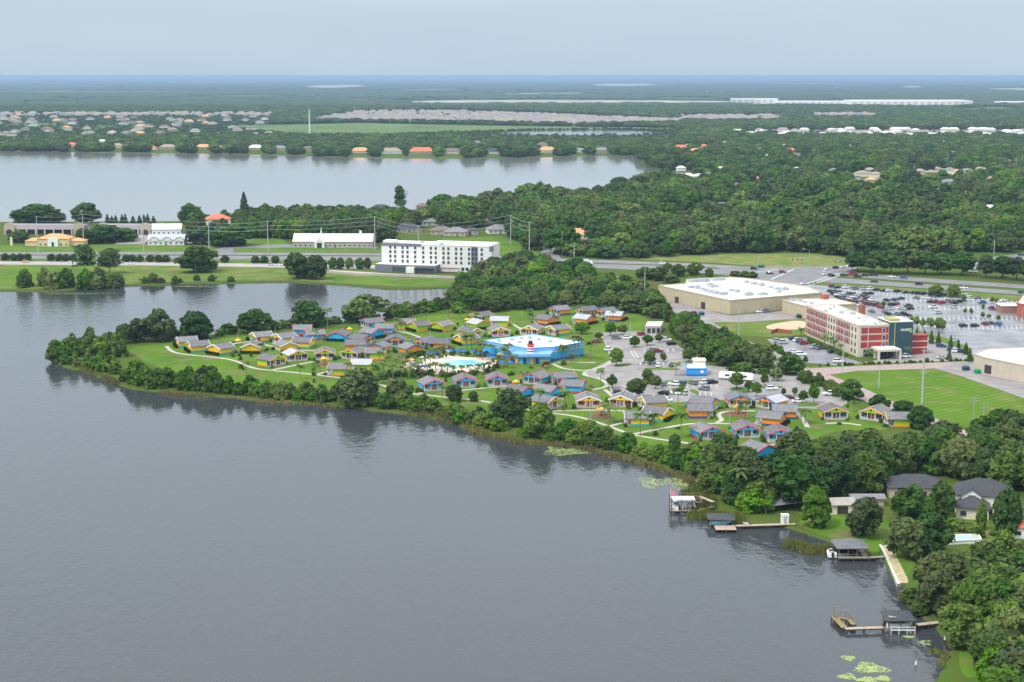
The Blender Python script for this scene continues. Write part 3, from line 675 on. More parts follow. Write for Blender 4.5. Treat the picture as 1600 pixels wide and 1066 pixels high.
tan = mat('tan_tilt_wall', (.46, .40, .27), .8, var=.05, scale=.3); tand = mat('tan_joint', (.22, .18, .11), .8)
cream = mat('cream_stucco', (.58, .52, .42), .8, var=.05, scale=.3); redp = mat('red_panel', (.33, .045, .05), .6, var=.08, scale=.5)
teal = mat('dark_teal_panel', (.032, .072, .092), .5, var=.05, scale=.3); olive = mat('olive_cap', (.36, .36, .12), .7)
# supermarket with white roof
P = [G(x, y, 7) for x, y in ((1029, 447.5), (1141, 471), (1284, 459), (1262, 449.5), (1172, 437), (1142, 434.5), (1073, 438), (1071, 444.5))]
mk = Bld('supermarket', [(p.x, p.y) for p in P], 7, tan, 'large tan store with flat white roof and rooftop machinery', 'store')
for q, step in (((-.9, -.5), 7.0), ((.5, -.9), 9.0)):
    e = mk.edge(q); n = int(e[2] / step)
    for i in range(n):
        u = i * e[2] / n
        mk.on(e, 'wall_panel', u + .25, u + e[2] / n - .25, .1, 6.6, tan, .1)
e = mk.edge((-.9, -.5)); mk.on(e, 'dock_door', e[2] * .62, e[2] * .62 + 3.2, .2, 3.6, mat('dark_frame', (.05, .04, .04), .8), .35)
mk.on(e, 'dock_door', e[2] * .25, e[2] * .25 + 3.2, .2, 3.4, MATS['dark_frame'], .3)
r_ = random.Random(5)
for u, v in [(1082, 441), (1095, 440.5), (1105, 440), (1118, 438.5), (1128, 438), (1080, 450), (1089, 451), (1098, 453), (1104, 455), (1112, 457), (1120, 459), (1130, 461), (1110, 447), (1115, 449), (1143, 455), (1152, 457), (1166, 442), (1178, 444.5), (1190, 447), (1203, 449.5), (1215, 452), (1226, 453.5), (1217, 457), (1170, 462), (1192, 461)]:
    p = G(u, v, 7.2) - mk.o; mk.unit(p.x, p.y, r_.uniform(2.2, 5), r_.uniform(2, 3.2), r_.uniform(.9, 1.9), rz=.46)
p = G(1289, 462, 8) - mk.o; obj('brick_pier', MB().box(p.x, p.y, 0, 3.2, 3.2, 8.6, .46), mk.root, m=mat('red_brick', (.36, .11, .07), .85, var=.1, scale=1))
# annex
P = [G(x, y, 6) for x, y in ((1222.5, 470.6), (1260, 480.5), (1338, 476.5), (1296, 466.5))]
an = Bld('store_annex', [(p.x, p.y) for p in P], 6, tan, 'lower tan store wing with white roof behind the red hotel', 'store')
e = an.edge((-.8, -.6))
for i in range(5): an.on(e, 'wall_panel', e[2] * i / 5 + .2, e[2] * (i + 1) / 5 - .2, .1, 5.6, tan, .1)
for u, v in ((1236, 470), (1243, 470), (1251, 471.5), (1258, 474), (1268, 475)):
    p = G(u, v, 6.2) - an.o; an.unit(p.x, p.y, 2, 2, 1.1)
p = G(1347, 478.5, 6.3) - an.o; obj('brick_pier', MB().box(p.x, p.y, 0, 2.4, 2.4, 6.9, .4), an.root, m=MATS['red_brick'])
# red and cream hotel
A = G(1342, 511, 13.3); B = G(1259.5, 479, 13.3)
ht = Bld('red_hotel', quad_from(A, B, 14.0, -1), 13.3, cream, 'four storey cream hotel with red panels and dark teal tower', 'hotel', parapet=.8)
e = ht.edge((-1, -.2)); L = e[2]; FH = 3.15
def hx(u): return u * L
for (u0, u1, nb) in ((.02, .42, 8), (.60, .85, 5)):
    for k in range(4):
        z0 = 1.0 + k * FH
        if k == 0 and u0 > .5: continue
        # the long wall runs from its far end to the near corner
        ht.on(e, 'red_panel', hx(u0), hx(u1), z0, z0 + 2.35, redp, .14)
        for i in range(nb):
            c = hx(u0) + (i + .5) * hx(u1 - u0) / nb
            w = ht.on(e, 'window', c - .75, c + .75, z0 + .25, z0 + 1.9, M['white'], .24); ht.on(e, 'pane', c - .58, c + .58, z0 + .38, z0 + 1.78, M['glass'], .28, parent=w)
for u in (.46, .51, .56, .89, .95):
    for k in range(4):
        z0 = 1.2 + k * FH; w = ht.on(e, 'window', hx(u) - .65, hx(u) + .65, z0, z0 + 1.8, mat('taupe_frame', (.3, .26, .2), .7), .1); ht.on(e, 'pane', hx(u) - .5, hx(u) + .5, z0 + .1, z0 + 1.7, M['glass'], .14, parent=w)
e = ht.edge((.2, -1)); Le = e[2]
for k in range(1, 4):
    z0 = .9 + k * FH; ht.on(e, 'red_panel', 1.2, Le - .4, z0, z0 + 2.4, redp, .14)
    ht.on(e, 'panel_stripe', 4.2, 4.5, z0 - .01, z0 + 2.41, cream, .2)
    w = ht.on(e, 'window', Le - 3.2, Le - 1.6, z0 + .4, z0 + 2.0, M['white'], .2); ht.on(e, 'pane', Le - 3.05, Le - 1.75, z0 + .5, z0 + 1.9, M['glass'], .24, parent=w)
# tower: same direction, stepping forward at the right-hand end
a2, d2, _, n2 = e
c = a2 + d2 * (Le + 5.35) + n2 * -5.5; rz = math.atan2(d2.y, d2.x)
obj('tower', MB().box(c.x, c.y, 0, 10.5, 13, 14.9, rz), ht.root, m=teal)
obj('tower_roof', MB().box(c.x, c.y, 14.91, 10.6, 13.1, .35, rz), ht.root, m=M['roofw'])
c3 = a2 + d2 * (Le + 2.2) + n2 * 1.02; obj('tower_seam', MB().box(c3.x, c3.y, .5, .35, .12, 14.2, rz), ht.root, m=olive)
c4 = a2 + d2 * (Le + 2.6) + n2 * -3.5; obj('tower_cap', MB().box(c4.x, c4.y, 15.3, 4.6, 7, .9, rz), ht.root, m=olive)
def text(body, size, loc, rot, m, parent, name='lettering'):
    cu = bpy.data.curves.new(name, 'FONT'); cu.body = body; cu.size = size; cu.extrude = .06; cu.offset = .02; cu.align_x = 'LEFT'
    o = bpy.data.objects.new(name, cu); dg = bpy.context.evaluated_depsgraph_get; COL.objects.link(o)
    me = bpy.data.meshes.new_from_object(o); bpy.data.objects.remove(o); me.materials.clear(); me.materials.append(m)
    q = obj(name, me, parent, loc); q.rotation_euler = rot; return q
c5 = a2 + d2 * (Le + 4.9) + n2 * 1.06
text('HOME', 1.5, (c5.x, c5.y, 11.0), (math.pi / 2, 0, rz), M['white'], ht.root)
lime2 = mat('lime_sign', (.55, .70, .08), .5)
c6 = a2 + d2 * (Le + 8.9) + n2 * 1.06
text('2', 2.5, (c6.x, c6.y, 10.4), (math.pi / 2, 0, rz), lime2, ht.root)
c7 = a2 + d2 * (Le * .78) + n2 * 4.3
can = obj('entrance_canopy', MB().box(c7.x, c7.y, 3.6, 10.5, 8.4, .9, rz), ht.root, m=cream)
obj('canopy_roof', MB().box(c7.x, c7.y, 4.51, 9.9, 7.8, .12, rz), can, m=M['roofw'])
for u in (-4.9, 4.9):
    for v in (-3.7, 0):
        q = c7 + d2 * u - n2 * v; obj('canopy_column', MB().box(q.x, q.y, 0, .9, .9, 3.6, rz), can, m=cream)
ht.on(e, 'lobby_glazing', 2.5, Le - .5, .2, 3.3, M['glass'], .12)
for u, v in ((1297, 484), (1303, 481), (1315, 490), (1330, 491), (1333, 492), (1342, 498), (1350, 502), (1367, 506), (1374, 505), (1380, 504), (1290, 487), (1353, 497), (1325, 486)):
    p = G(u, v, 13.5) - ht.o; ht.unit(p.x, p.y, r_.uniform(1, 2.4), r_.uniform(1, 2), r_.uniform(.4, 1.2))
fen = obj('fence_wall', MB(), None) if False else None
# white hotel
A = G(596, 381.5, 16.2); B = G(768, 386.5, 16.2)
wh_m = mat('white_stucco', (.72, .71, .68), .8, var=.04, scale=.2); gry = mat('slate_grey_panel', (.16, .17, .20), .7, var=.06, scale=.3)
wh = Bld('white_hotel', quad_from(A, B, 19, 1), 16.2, wh_m, 'long white five storey hotel beside the road and pond', 'hotel', parapet=.5)
e = wh.edge((0, -1)); L = e[2]
def wu(zx): return (zx - 240) / (1380 - 240) * L
for zx in (333, 383, 462, 513, 593, 677, 757, 807, 887, 938, 1018, 1070, 1150, 1280):
    for k in range(4):
        z0 = 4.9 + k * 2.85; c = wu(zx); w = wh.on(e, 'window', c - .78, c + .78, z0, z0 + 1.95, mat('grey_frame', (.25, .26, .27), .6), .1); wh.on(e, 'pane', c - .62, c + .62, z0 + .12, z0 + 1.82, mat('green_glass', (.05, .085, .08), .15, spec=.5), .14, parent=w)
for zx in (1085, 1130, 1190, 1280): wh.on(e, 'window', wu(zx) - 1, wu(zx) + 1, 1, 3, M['glass'], .1)
wh.on(e, 'grey_bay', wu(1172), wu(1240), 3.6, 16.0, gry, .18)
for k in range(4):
    for zx in (1190, 1222): wh.on(e, 'bay_window', wu(zx) - .6, wu(zx) + .6, 4.9 + k * 2.85, 6.8 + k * 2.85, M['glass'], .26)
for zx in (410, 550, 650, 720, 840, 970, 1110): wh.on(e, 'wall_joint', wu(zx) - .08, wu(zx) + .08, 4, 16, mat('joint_grey', (.5, .5, .48), .8), .04)
wh.on(e, 'grey_parapet', -.2, wu(655), 15.3, 17.0, gry, .3, deep=1.2)
wh.on(e, 'stair_head', .3, wu(360), 16.4, 18.2, wh_m, -2, deep=8)
wh.on(e, 'upper_roof', wu(745), L - .3, 16.35, 17.5, wh_m, -4.5, deep=13)
wh.on(e, 'corner_fin', L - 1.4, L + .35, 13.5, 16.7, gry, .3, deep=4)
a_, d_, L_, n_ = e; rz = math.atan2(d_.y, d_.x)
c = a_ + d_ * wu(535) + n_ * 4.5; lob = obj('lobby_block', MB().box(c.x, c.y, 0, wu(850) - wu(220), 9, 4.6, rz), wh.root, m=gry)
obj('lobby_roof', MB().box(c.x, c.y, 4.61, wu(850) - wu(220) - .5, 8.4, .15, rz), lob, m=M['roofw'])
c = a_ + d_ * wu(478) + n_ * 9.06
for i in range(7):
    q = c + d_ * (i - 3) * 1.4; obj('glazing_panel', MB().box(q.x, q.y, .4, 1.2, .1, 3.0, rz), lob, m=MATS['green_glass'])
c = a_ + d_ * wu(600) + n_ * 10.6; obj('entrance_portal', MB().box(c.x, c.y, 0, 5.2, 3, 3.6, rz), lob, m=wh_m)
c = a_ + d_ * wu(735) + n_ * 10; obj('terrace_canopy', MB().box(c.x, c.y, 2.9, 12, 3, .3, rz).box(c.x - 5, c.y - 1.2, 0, .2, .2, 2.9).box(c.x + 5, c.y - 1.2, 0, .2, .2, 2.9), lob, m=MATS['dark_frame'])
c = a_ + d_ * wu(970) + n_ * 4; obj('pergola', MB().box(c.x, c.y, 2.6, 12, 3.5, .3, rz).box(c.x - 5.5, c.y, 0, .2, .2, 2.6).box(c.x + 5.5, c.y, 0, .2, .2, 2.6).box(c.x, c.y, 0, .2, .2, 2.6), wh.root, m=mat('brown_canopy', (.16, .07, .05), .8))
for u, v in ((690, 383), (700, 382), (752, 382), (660, 380)):
    p = G(u, v, 16.4) - wh.o; wh.unit(p.x, p.y, 2.5, 2, 1.2)
rw = obj('retaining_wall', ribbon_mb([G(505, 426.5), G(560, 430.5), G(640, 433), (G(722, 436.5))], .5, 1.5, 1.5), m=M['conc'])
tag(rw, 'long pale concrete retaining wall below the white hotel', 'wall')
# resort lobby with lighthouse
P = [G(x, y, 5.6) for x, y in ((755, 533), (800, 541.5), (824, 545.5), (868, 543), (912, 536), (832, 523.5))]
lb_b = mat('lobby_blue', (.04, .40, .76), .7, var=.04, scale=.3); lb_y = mat('lobby_lime_band', (.50, .55, .20), .7); lb_m = mat('lobby_mid_blue', (.20, .42, .72), .7)
lb = Bld('resort_lobby', [(p.x, p.y) for p in P], 5.6, lb_b, 'blue banded resort lobby with white roof and striped lighthouse tower', 'building', parapet=.4)
n = len(lb.P)
for i in range(n):
    a, b = Vector(lb.P[i]), Vector(lb.P[(i + 1) % n]); d = (b - a); Lx = d.length; d /= Lx; nn = Vector((d.y, -d.x))
    if nn.y > .2: continue
    E_ = (a, d, Lx, nn)
    lb.on(E_, 'upper_band', .05, Lx - .05, 4.3, 6.0, lb_m, .1); lb.on(E_, 'lime_band', .05, Lx - .05, 3.55, 4.05, lb_y, .1)
    lb.on(E_, 'base_band', .05, Lx - .05, .02, .7, mat('lobby_navy', (.03, .10, .40), .7), .1)
p = G(843, 569.3) - lb.o
ent = obj('entrance_hall', MB().prism([(p.x - 13, p.y + 12), (p.x - 13.5, p.y + 4), (p.x - 7, p.y), (p.x + 3.5, p.y + .5), (p.x + 5, p.y + 8), (p.x + 2, p.y + 14)], 0, 3.2), lb.root, m=mat('lobby_sky_blue', (.06, .36, .62), .7))
obj('entrance_roof', MB().prism([(p.x - 14, p.y + 12), (p.x - 14.5, p.y + 3.2), (p.x - 7.5, p.y - 1.2), (p.x + 4.5, p.y - .7), (p.x + 6, p.y + 8), (p.x + 2, p.y + 14)], 3.22, 4.4), ent, m=lb_m)
ora = mat('orange_door', (.80, .28, .08), .6)
for i, x in enumerate((-12.9, -11.2, -9.6, -6.3, -3.3, -1.0)):
    y = p.y + (3.6 - (x + 13.5) * .62 if x < -7 else .02)
    obj('entrance_door', MB().box(p.x + x, y - .12, .05, 1.2, .12, 2.5, -.55 if x < -7 else .05), ent, m=ora if i % 2 == 0 else M['glass'])
for k in range(3): obj('stripe', MB().box(p.x + 2.0, p.y + .42, .3 + k * .9, 3.4, .12, .4, .05), ent, m=lb_y if k % 2 else lb_m)
lp = G(829, 567.3) - lb.o
lh = obj('lighthouse_tower', MB().tube((lp.x, lp.y, 3.3), (lp.x, lp.y, 7.9), 1.75, 1.3, 12), lb.root, m=M['white'])
stripe = mat('lighthouse_red', (.55, .04, .05), .6)
for k in range(4):
    z = 3.8 + k * 1.05; r0 = 1.75 - (z - 3.3) * .098 + .03; obj('red_stripe', MB().tube((lp.x, lp.y, z), (lp.x, lp.y, z + .55), r0, r0 - .05, 12), lh, m=stripe)
obj('gallery', MB().tube((lp.x, lp.y, 7.9), (lp.x, lp.y, 8.15), 1.7, 1.7, 12), lh, m=stripe)
obj('lantern', MB().tube((lp.x, lp.y, 8.15), (lp.x, lp.y, 9.6), .95, .95, 8), lh, m=M['glass'])
obj('lantern_cap', MB().tube((lp.x, lp.y, 9.6), (lp.x, lp.y, 10.3), 1.2, .1, 10), lh, m=mat('cap_grey', (.3, .32, .33), .6))
for u, v in ((800, 532), (815, 530), (828, 529), (812, 536), (780, 534), (842, 532), (860, 535)):
    q = G(u, v, 5.8) - lb.o; lb.unit(q.x, q.y, 2, 1.6, .9)
# blue gate house
P = [G(x, y) for x, y in ((1072, 588), (1104, 588), (1103, 581), (1073, 581))]
gh = Bld('gate_house', [(p.x, p.y) for p in P], 3.0, mat('gate_blue', (.03, .30, .68), .7), 'small blue gate house with white roof at the resort entrance', 'building', parapet=.25)
e = gh.edge((0, -1)); gh.on(e, 'window', e[2] * .7, e[2] * .85, 1.3, 2.3, M['white'], .1); gh.on(e, 'base_band', .05, e[2] - .05, .02, .7, MATS['lobby_navy'], .08)
p = G(1092, 583) - gh.o; obj('raised_roof', MB().box(p.x, p.y, 3.1, 4.6, 5, 2.4).box(p.x, p.y, 5.5, 5.2, 5.6, .3), gh.root, m=mat('gate_cream', (.72, .68, .58), .7))
# tan warehouse at the right edge
P = [G(x, y) for x, y in ((1521, 580), (1536, 585.5), (1600, 599), (1720, 628), (1780, 585), (1600, 569), (1541, 572))]
tw = Bld('tan_warehouse', [(p.x, p.y) for p in P], 6.8, mat('pinkish_tan_wall', (.50, .43, .35), .85, var=.05, scale=.3), 'tan warehouse back wall with loading door and white roof', 'building', parapet=.5)
e = tw.edge((-.7, -1)); tw.on(e, 'loading_door', .8, 4.2, .9, 4.3, MATS['dark_frame'], .3)
for i in range(n):
    pass
nP = len(tw.P)
for i in range(nP):
    a, b = Vector(tw.P[i]), Vector(tw.P[(i + 1) % nP]); d = b - a; Lx = d.length; d /= Lx; nn = Vector((d.y, -d.x))
    if nn.y < -.2:
        k = max(1, int(Lx / 6))
        for j in range(k): tw.on((a, d, Lx, nn), 'wall_panel', j * Lx / k + .12, (j + 1) * Lx / k - .12, .1, 6.5, MATS['pinkish_tan_wall'], .1)
# brick shop
P = [G(x, y) for x, y in ((1588, 495), (1640, 505), (1660, 490), (1600, 478))]
bs = Bld('brick_shop', [(p.x, p.y) for p in P], 6.5, MATS['red_brick'], 'red brick shop with white roof at the edge of the wet lot', 'store', parapet=.6)
p = G(1577, 489) - bs.o; obj('low_wing', MB().box(p.x, p.y + 3, 0, 9, 9, 3.6), bs.root, m=mat('brown_brick', (.30, .17, .12), .85)); obj('wing_roof', MB().box(p.x, p.y + 3, 3.61, 9.6, 9.6, .25), bs.root, m=M['roofw'])
# pump building near the parking
P = [G(x, y) for x, y in ((1008, 521), (1032, 521), (1036, 513), (1012, 513))]
pb = Bld('maintenance_shed', [(p.x, p.y) for p in P], 3.2, mat('shed_grey', (.45, .44, .42), .8), 'low flat roofed shed behind the upper parking lot', 'shed', parapet=.15, rm=mat('tan_flat_roof', (.5, .46, .42), .8))
e = pb.edge((0, -1))
for i in range(3): pb.on(e, 'door', 1 + i * 2.2, 2.6 + i * 2.2, .1, 2.4, MATS['dark_frame'], .08)

# ------------------------------------------------------------------ houses
HOUSES = []        # (x, y, half width, depth) kept clear of trees toward the road
def hipm(w, d, h0, rise, ov=.5, gable=False):
    mb = MB(); X, Y = w / 2 + ov, d / 2 + ov; rl = max(0.01, X - Y) if w >= d else 0
    if gable: rl = X
    t = .15
    for z, q in ((h0 - t, 0), (h0, 1)): pass
    b = [(-X, -Y, h0 - t), (X, -Y, h0 - t), (X, Y, h0 - t), (-X, Y, h0 - t), (-X, -Y, h0), (X, -Y, h0), (X, Y, h0), (-X, Y, h0), (-rl, 0, h0 + rise), (rl, 0, h0 + rise)]
    mb.add(b, [(3, 2, 1, 0), (0, 1, 5, 4), (1, 2, 6, 5), (2, 3, 7, 6), (3, 0, 4, 7), (4, 5, 9, 8), (5, 6, 9), (6, 7, 8, 9), (7, 4, 8)])
    return mb
def house(px, py, w, d, rz, h0, rise, wallm, roofm, label, cat='house', group=None, gable=False, name='house', clear=22, extra=None, windows=True, world_=None):
    p = world_ or G(px, py); t = empty(name, (p.x, p.y, .03), rz, label=label, cat=cat, group=group)
    obj('wall', MB().box(0, 0, 0, w, d, h0 - .16), t, m=wallm)
    if gable: obj('gable_wall', MB().add([(-w / 2, -d / 2, h0 - .1), (-w / 2, d / 2, h0 - .1), (-w / 2, 0, h0 + rise - .4), (w / 2, -d / 2, h0 - .1), (w / 2, d / 2, h0 - .1), (w / 2, 0, h0 + rise - .4)], [(0, 1, 2), (5, 4, 3)]), t, m=wallm)
    rf = obj('roof', hipm(w, d, h0, rise, gable=gable), t, m=roofm)
    if windows:
        n_ = max(2, int(w / 3.5))
        for i in range(n_):
            x = -w / 2 + (i + .5) * w / n_
            if i == n_ // 2: obj('door', MB().box(x, -d / 2 - .04, 0, 1.1, .08, 2.1), t, m=MATS['dark_frame'])
            else:
                q = obj('window', MB().box(x, -d / 2 - .05, .9, 1.5, .1, 1.3), t, m=M['white']); obj('pane', MB().box(x, -d / 2 - .12, 1.0, 1.3, .04, 1.1), q, m=M['glass'])
    HOUSES.append((p.x, p.y, w / 2 + 3, d, clear))
    return t
C3 = lambda n, c, v=.12: mat(n, c, .8, var=v, scale=.5)
roof_dk = C3('charcoal_shingle', (.055, .057, .065)); roof_br = C3('brown_shingle', (.17, .125, .105)); roof_tan = C3('tan_shingle', (.30, .25, .20)); roof_coral = C3('coral_tile', (.62, .16, .09)); roof_ora = C3('peach_tile', (.66, .32, .15)); roof_gy = C3('mid_grey_shingle', (.20, .20, .21)); roof_wt = C3('pale_roof', (.62, .60, .56))
wl_c = C3('cream_wall', (.70, .65, .52), .05); wl_w = C3('white_wall', (.7, .7, .68), .05); wl_t = C3('tan_wall', (.45, .38, .30), .05); wl_g = C3('grey_wall', (.42, .42, .41), .05); wl_y = C3('yellow_wall', (.62, .52, .30), .05)
# lakeside houses in the lower right
house(1428, 772, 16, 10, -.05, 3.2, 2.8, wl_t, roof_dk, 'low house with wide charcoal hip roof in the wood', clear=2)
t = house(1535, 795, 15, 11, -.25, 5.2, 3.6, wl_c, roof_dk, 'cream two storey house with charcoal roofs and front gable', clear=4)
obj('front_wing', MB().box(-3.2, -8.6, 0, 8.5, 7, 3.2), t, m=wl_c); obj('wing_roof', hipm(8.5, 8.5, 3.35, 2.4, gable=False), t, (-3.2, -8.0, 0), m=roof_dk)
obj('dormer', MB().xz([(-2.6, 3.6), (2.6, 3.6), (2.6, 5.4), (0, 7.2), (-2.6, 5.4)], -7.2, -3), t, (-3.4, 0, 0), m=wl_w)
dr = MB()
for q in (-1, 1): dr.xz([(0, 7.5), (q * 3.0, 5.4), (q * 3.0, 5.2), (0, 7.3)], -7.6, -2.5)
obj('dormer_roof', dr, t, (-3.4, 0, 0), m=roof_dk)
q = obj('dormer_window', MB().box(-3.4, -7.26, 4.2, 1.9, .1, 1.5), t, m=M['white']); obj('pane', MB().box(-3.4, -7.33, 4.3, 1.7, .06, 1.3), q, m=M['glass'])
for x in (-5.6, -.8): 
    q = obj('wing_window', MB().box(x, -12.16, .9, 1.8, .1, 1.6), t, m=M['white']); obj('pane', MB().box(x, -12.23, 1.0, 1.6, .05, 1.4), q, m=M['glass'])
for x in (-6.8, -4.4, -2): obj('porch_post', MB().box(x - 2.2, -9, 0, .25, .25, 3.1), t, m=M['white'])
house(1612, 835, 12, 10, -.2, 3.2, 2.6, wl_w, roof_coral, 'house with coral roof cut by the right edge', clear=3)
t = house(1312, 800, 7, 5, .1, 2.8, 1.4, wl_c, C3('dull_shed_roof', (.34, .31, .28)), 'cream boat shed with arched doorway by the lakeside lawn', 'shed', gable=True, clear=6, name='boat_shed', windows=False)
obj('doorway', MB().box(0, -2.55, .1, 3, .1, 2.2), t, m=MATS['dark_frame'])
house(1354, 788, 9, 4, .0, 2.2, .9, wl_t, roof_gy, 'low grey roofed shed behind the dark round tree', 'shed', name='storage_shed', gable=True, clear=2, windows=False)
# left of the road: plaza, bank, church, offices
house(88, 383.5, 22, 14, 0, 5.5, 3.0, wl_y, roof_ora, 'cream bank with peach tiled hip roof and white portico', 'bank', clear=14)
bk = COL.objects['house.006'] if 'house.006' in COL.objects else None
for sx, lab in ((-16, 'wing'), (16, 'wing')):
    tt = [o for o in COL.objects if o.get('category') == 'bank'][0]
    obj('side_wing', MB().box(sx * .95, 1, 0, 12, 9, 3.4), tt, m=wl_y); obj('wing_roof', hipm(12, 9, 3.5, 1.9), tt, (sx * .95, 1, 0), m=roof_ora)
obj('portico', MB().xz([(-3.6, 0), (3.6, 0), (3.6, 5), (2, 6.6), (-2, 6.6), (-3.6, 5)], -8.4, -7.1), tt, m=M['white']); obj('entrance_arch', MB().box(0, -8.45, 0, 1.6, .12, 3.2), tt, m=M['glass'])
t = house(262, 382, 26, 11, 0, 4.0, 3.6, wl_w, mat('pale_blue_grey_roof', (.42, .44, .48), .6, var=.08, scale=.3), 'white office with pale grey roof and three arched gables', 'office', gable=True, clear=14, windows=True)
for x in (-8, 1, 10):
    obj('arched_gable', MB().xz([(x - 3, 3), (x + 3, 3), (x + 2.4, 4.8), (x, 5.8), (x - 2.4, 4.8)], -6.1, -3), t, m=wl_w); obj('arch_trim', MB().xz([(x - 3.3, 4.0), (x - 2.6, 5.1), (x, 6.1), (x + 2.6, 5.1), (x + 3.3, 4.0), (x + 3.0, 3.9), (x + 2.3, 4.7), (x, 5.7), (x - 2.3, 4.7), (x - 3.0, 3.9)], -6.25, -6.1), t, m=gry)
t = house(522, 385, 56, 16, -.02, 4.2, 5.0, C3('taupe_wall', (.40, .37, .33), .05), mat('cream_metal_roof', (.66, .60, .46), .5, var=.04, scale=.3), 'long church hall with cream metal roof and small spire', 'church', gable=True, clear=20)
obj('entrance_gable', MB().xz([(-3.5, 0), (3.5, 0), (3.5, 4), (0, 7), (-3.5, 4)], -10.5, -6), t, (-9, 0, 0), m=wl_w); obj('arch_door', MB().box(-9, -10.55, 0, 3.4, .1, 3.6), t, m=M['glass'])
obj('spire', MB().box(-9, 0, 9, .8, .8, 2.0).tube((-9, 0, 11), (-9, 0, 14), .35, .04, 6), t, m=M['white']); obj('cupola', MB().box(19, 1, 9, 1.6, 1.6, 1.8).box(19, 1, 10.8, 2, 2, .3), t, m=M['white'])
house(341, 356, 20, 14, .2, 7.5, 3.4, wl_c, roof_coral, 'tall house with bright coral hip roof among the oaks', clear=60)
t = house(262, 366, 22, 12, .05, 4.2, 4.0, wl_w, roof_wt, 'white roofed hall between the plaza and the oaks', 'hall', gable=True, clear=14)
for i, (a, b) in enumerate(((12, 132), (158, 238))):
    A, B = G(a, 366), G(b, 366.5); Lw = (B - A).length; mid = (A + B) / 2
    t = empty('shopping_plaza', (mid.x, mid.y, .03), math.atan2(B.y - A.y, B.x - A.x), label=('long grey mansard plaza behind the bank', 'grey mansard plaza behind the parked boats')[i], cat='plaza', group='strip plazas')
    obj('wall', MB().box(0, 6, 0, Lw, 14, 5), t, m=wl_g); obj('arcade_shade', MB().box(0, -1.15, .3, Lw - 2, .2, 3.6), t, m=MATS['dark_frame'])
    obj('mansard', MB().add([(-Lw / 2, -3.4, 4), (Lw / 2, -3.4, 4), (Lw / 2, -1.2, 7.3), (-Lw / 2, -1.2, 7.3), (-Lw / 2, 13, 4.8), (Lw / 2, 13, 4.8), (Lw / 2, 13, 7), (-Lw / 2, 13, 7)], [(0, 1, 2, 3), (3, 2, 6, 7), (1, 5, 6, 2), (4, 0, 3, 7), (5, 4, 7, 6), (4, 5, 1, 0)]), t, m=C3('mauve_grey_roof', (.27, .24, .25)))
    for x in np.arange(-Lw / 2 + 2, Lw / 2, 7.0): obj('column', MB().box(x, -3, 0, .7, .7, 4), t, m=wl_w)
    for x in ((-Lw / 2 + 3, Lw / 2 - 3) if i == 0 else (-Lw / 2 + 3, Lw / 2 - 4)):
        obj('arched_tower', MB().xz([(x - 4, 0), (x + 4, 0), (x + 4, 7), (x + 2.8, 8.7), (x, 9.4), (x - 2.8, 8.7), (x - 4, 7)], -4.6, -3.3), t, m=wl_t); obj('tower_arch', MB().xz([(x - 2.4, 0), (x + 2.4, 0), (x + 2.4, 3), (x, 4.4), (x - 2.4, 3)], -4.7, -4.6), t, m=MATS['dark_frame'])
    HOUSES.append((mid.x, mid.y + 5, Lw / 2 + 3, 14, 8))
MID = [(595, 333, 24, roof_dk, wl_g, 'dark grey house with wide low roof on the far lake shore'), (545, 333, 14, roof_dk, wl_g, 'small dark roofed house left of the tall pine'), (637, 362, 20, roof_dk, wl_t, 'dark hip roofed house behind the white hotel'), (672, 352, 13, roof_gy, wl_g, 'grey house right of the dark hip roofed one'), (660, 327, 11, roof_br, wl_t, 'small brown roofed lakeside house near the pine'), (690, 366, 17, roof_br, wl_t, 'brown roofed house hemmed in by trees behind the white hotel'), (713, 368, 17, roof_gy, wl_t, 'grey brown house left of the dark round tree'), (735, 366, 12, roof_dk, wl_g, 'dark grey house at the edge of the hillside lawn'), (764, 352, 13, roof_tan, wl_t, 'tan roofed house partly behind the white walled one'), (780, 364, 19, roof_gy, wl_w, 'white walled house with pale grey gables above the lawn'), (905, 372, 22, roof_ora, wl_c, 'peach roofed house showing among trees over the road'), (1045, 333, 16, roof_br, wl_w, 'house with white porch in the wood left'), (1066, 338, 12, roof_br, wl_t, 'brown roof beside the white porch house'), (1310, 326, 12, roof_gy, wl_w, 'small white house with grey roof deep in the wood'), (1312, 333, 8, roof_tan, wl_c, 'little cream shed just below the white wood house'), (1165, 337, 10, roof_wt, wl_c, 'pale roof peeping from the wood, left of the steel pole'), (1195, 304, 13, roof_tan, wl_t, 'tan roof in a gap of the central wood'), (1150, 308, 8, roof_wt, wl_w, 'tiny white house in a gap of the central wood'), (1197, 279, 9, roof_gy, wl_w, 'grey and white gabled house in the wood'), (1345, 304, 6, roof_wt, wl_w, 'tiny white gable right of centre in the wood')]
rr = random.Random(11)
for px, py, w, rm, wm_, lab in MID: house(px, py, w, w * .7, rr.uniform(-.3, .3), 3.2, w * .17 + .4, wm_, rm, lab, clear=70)
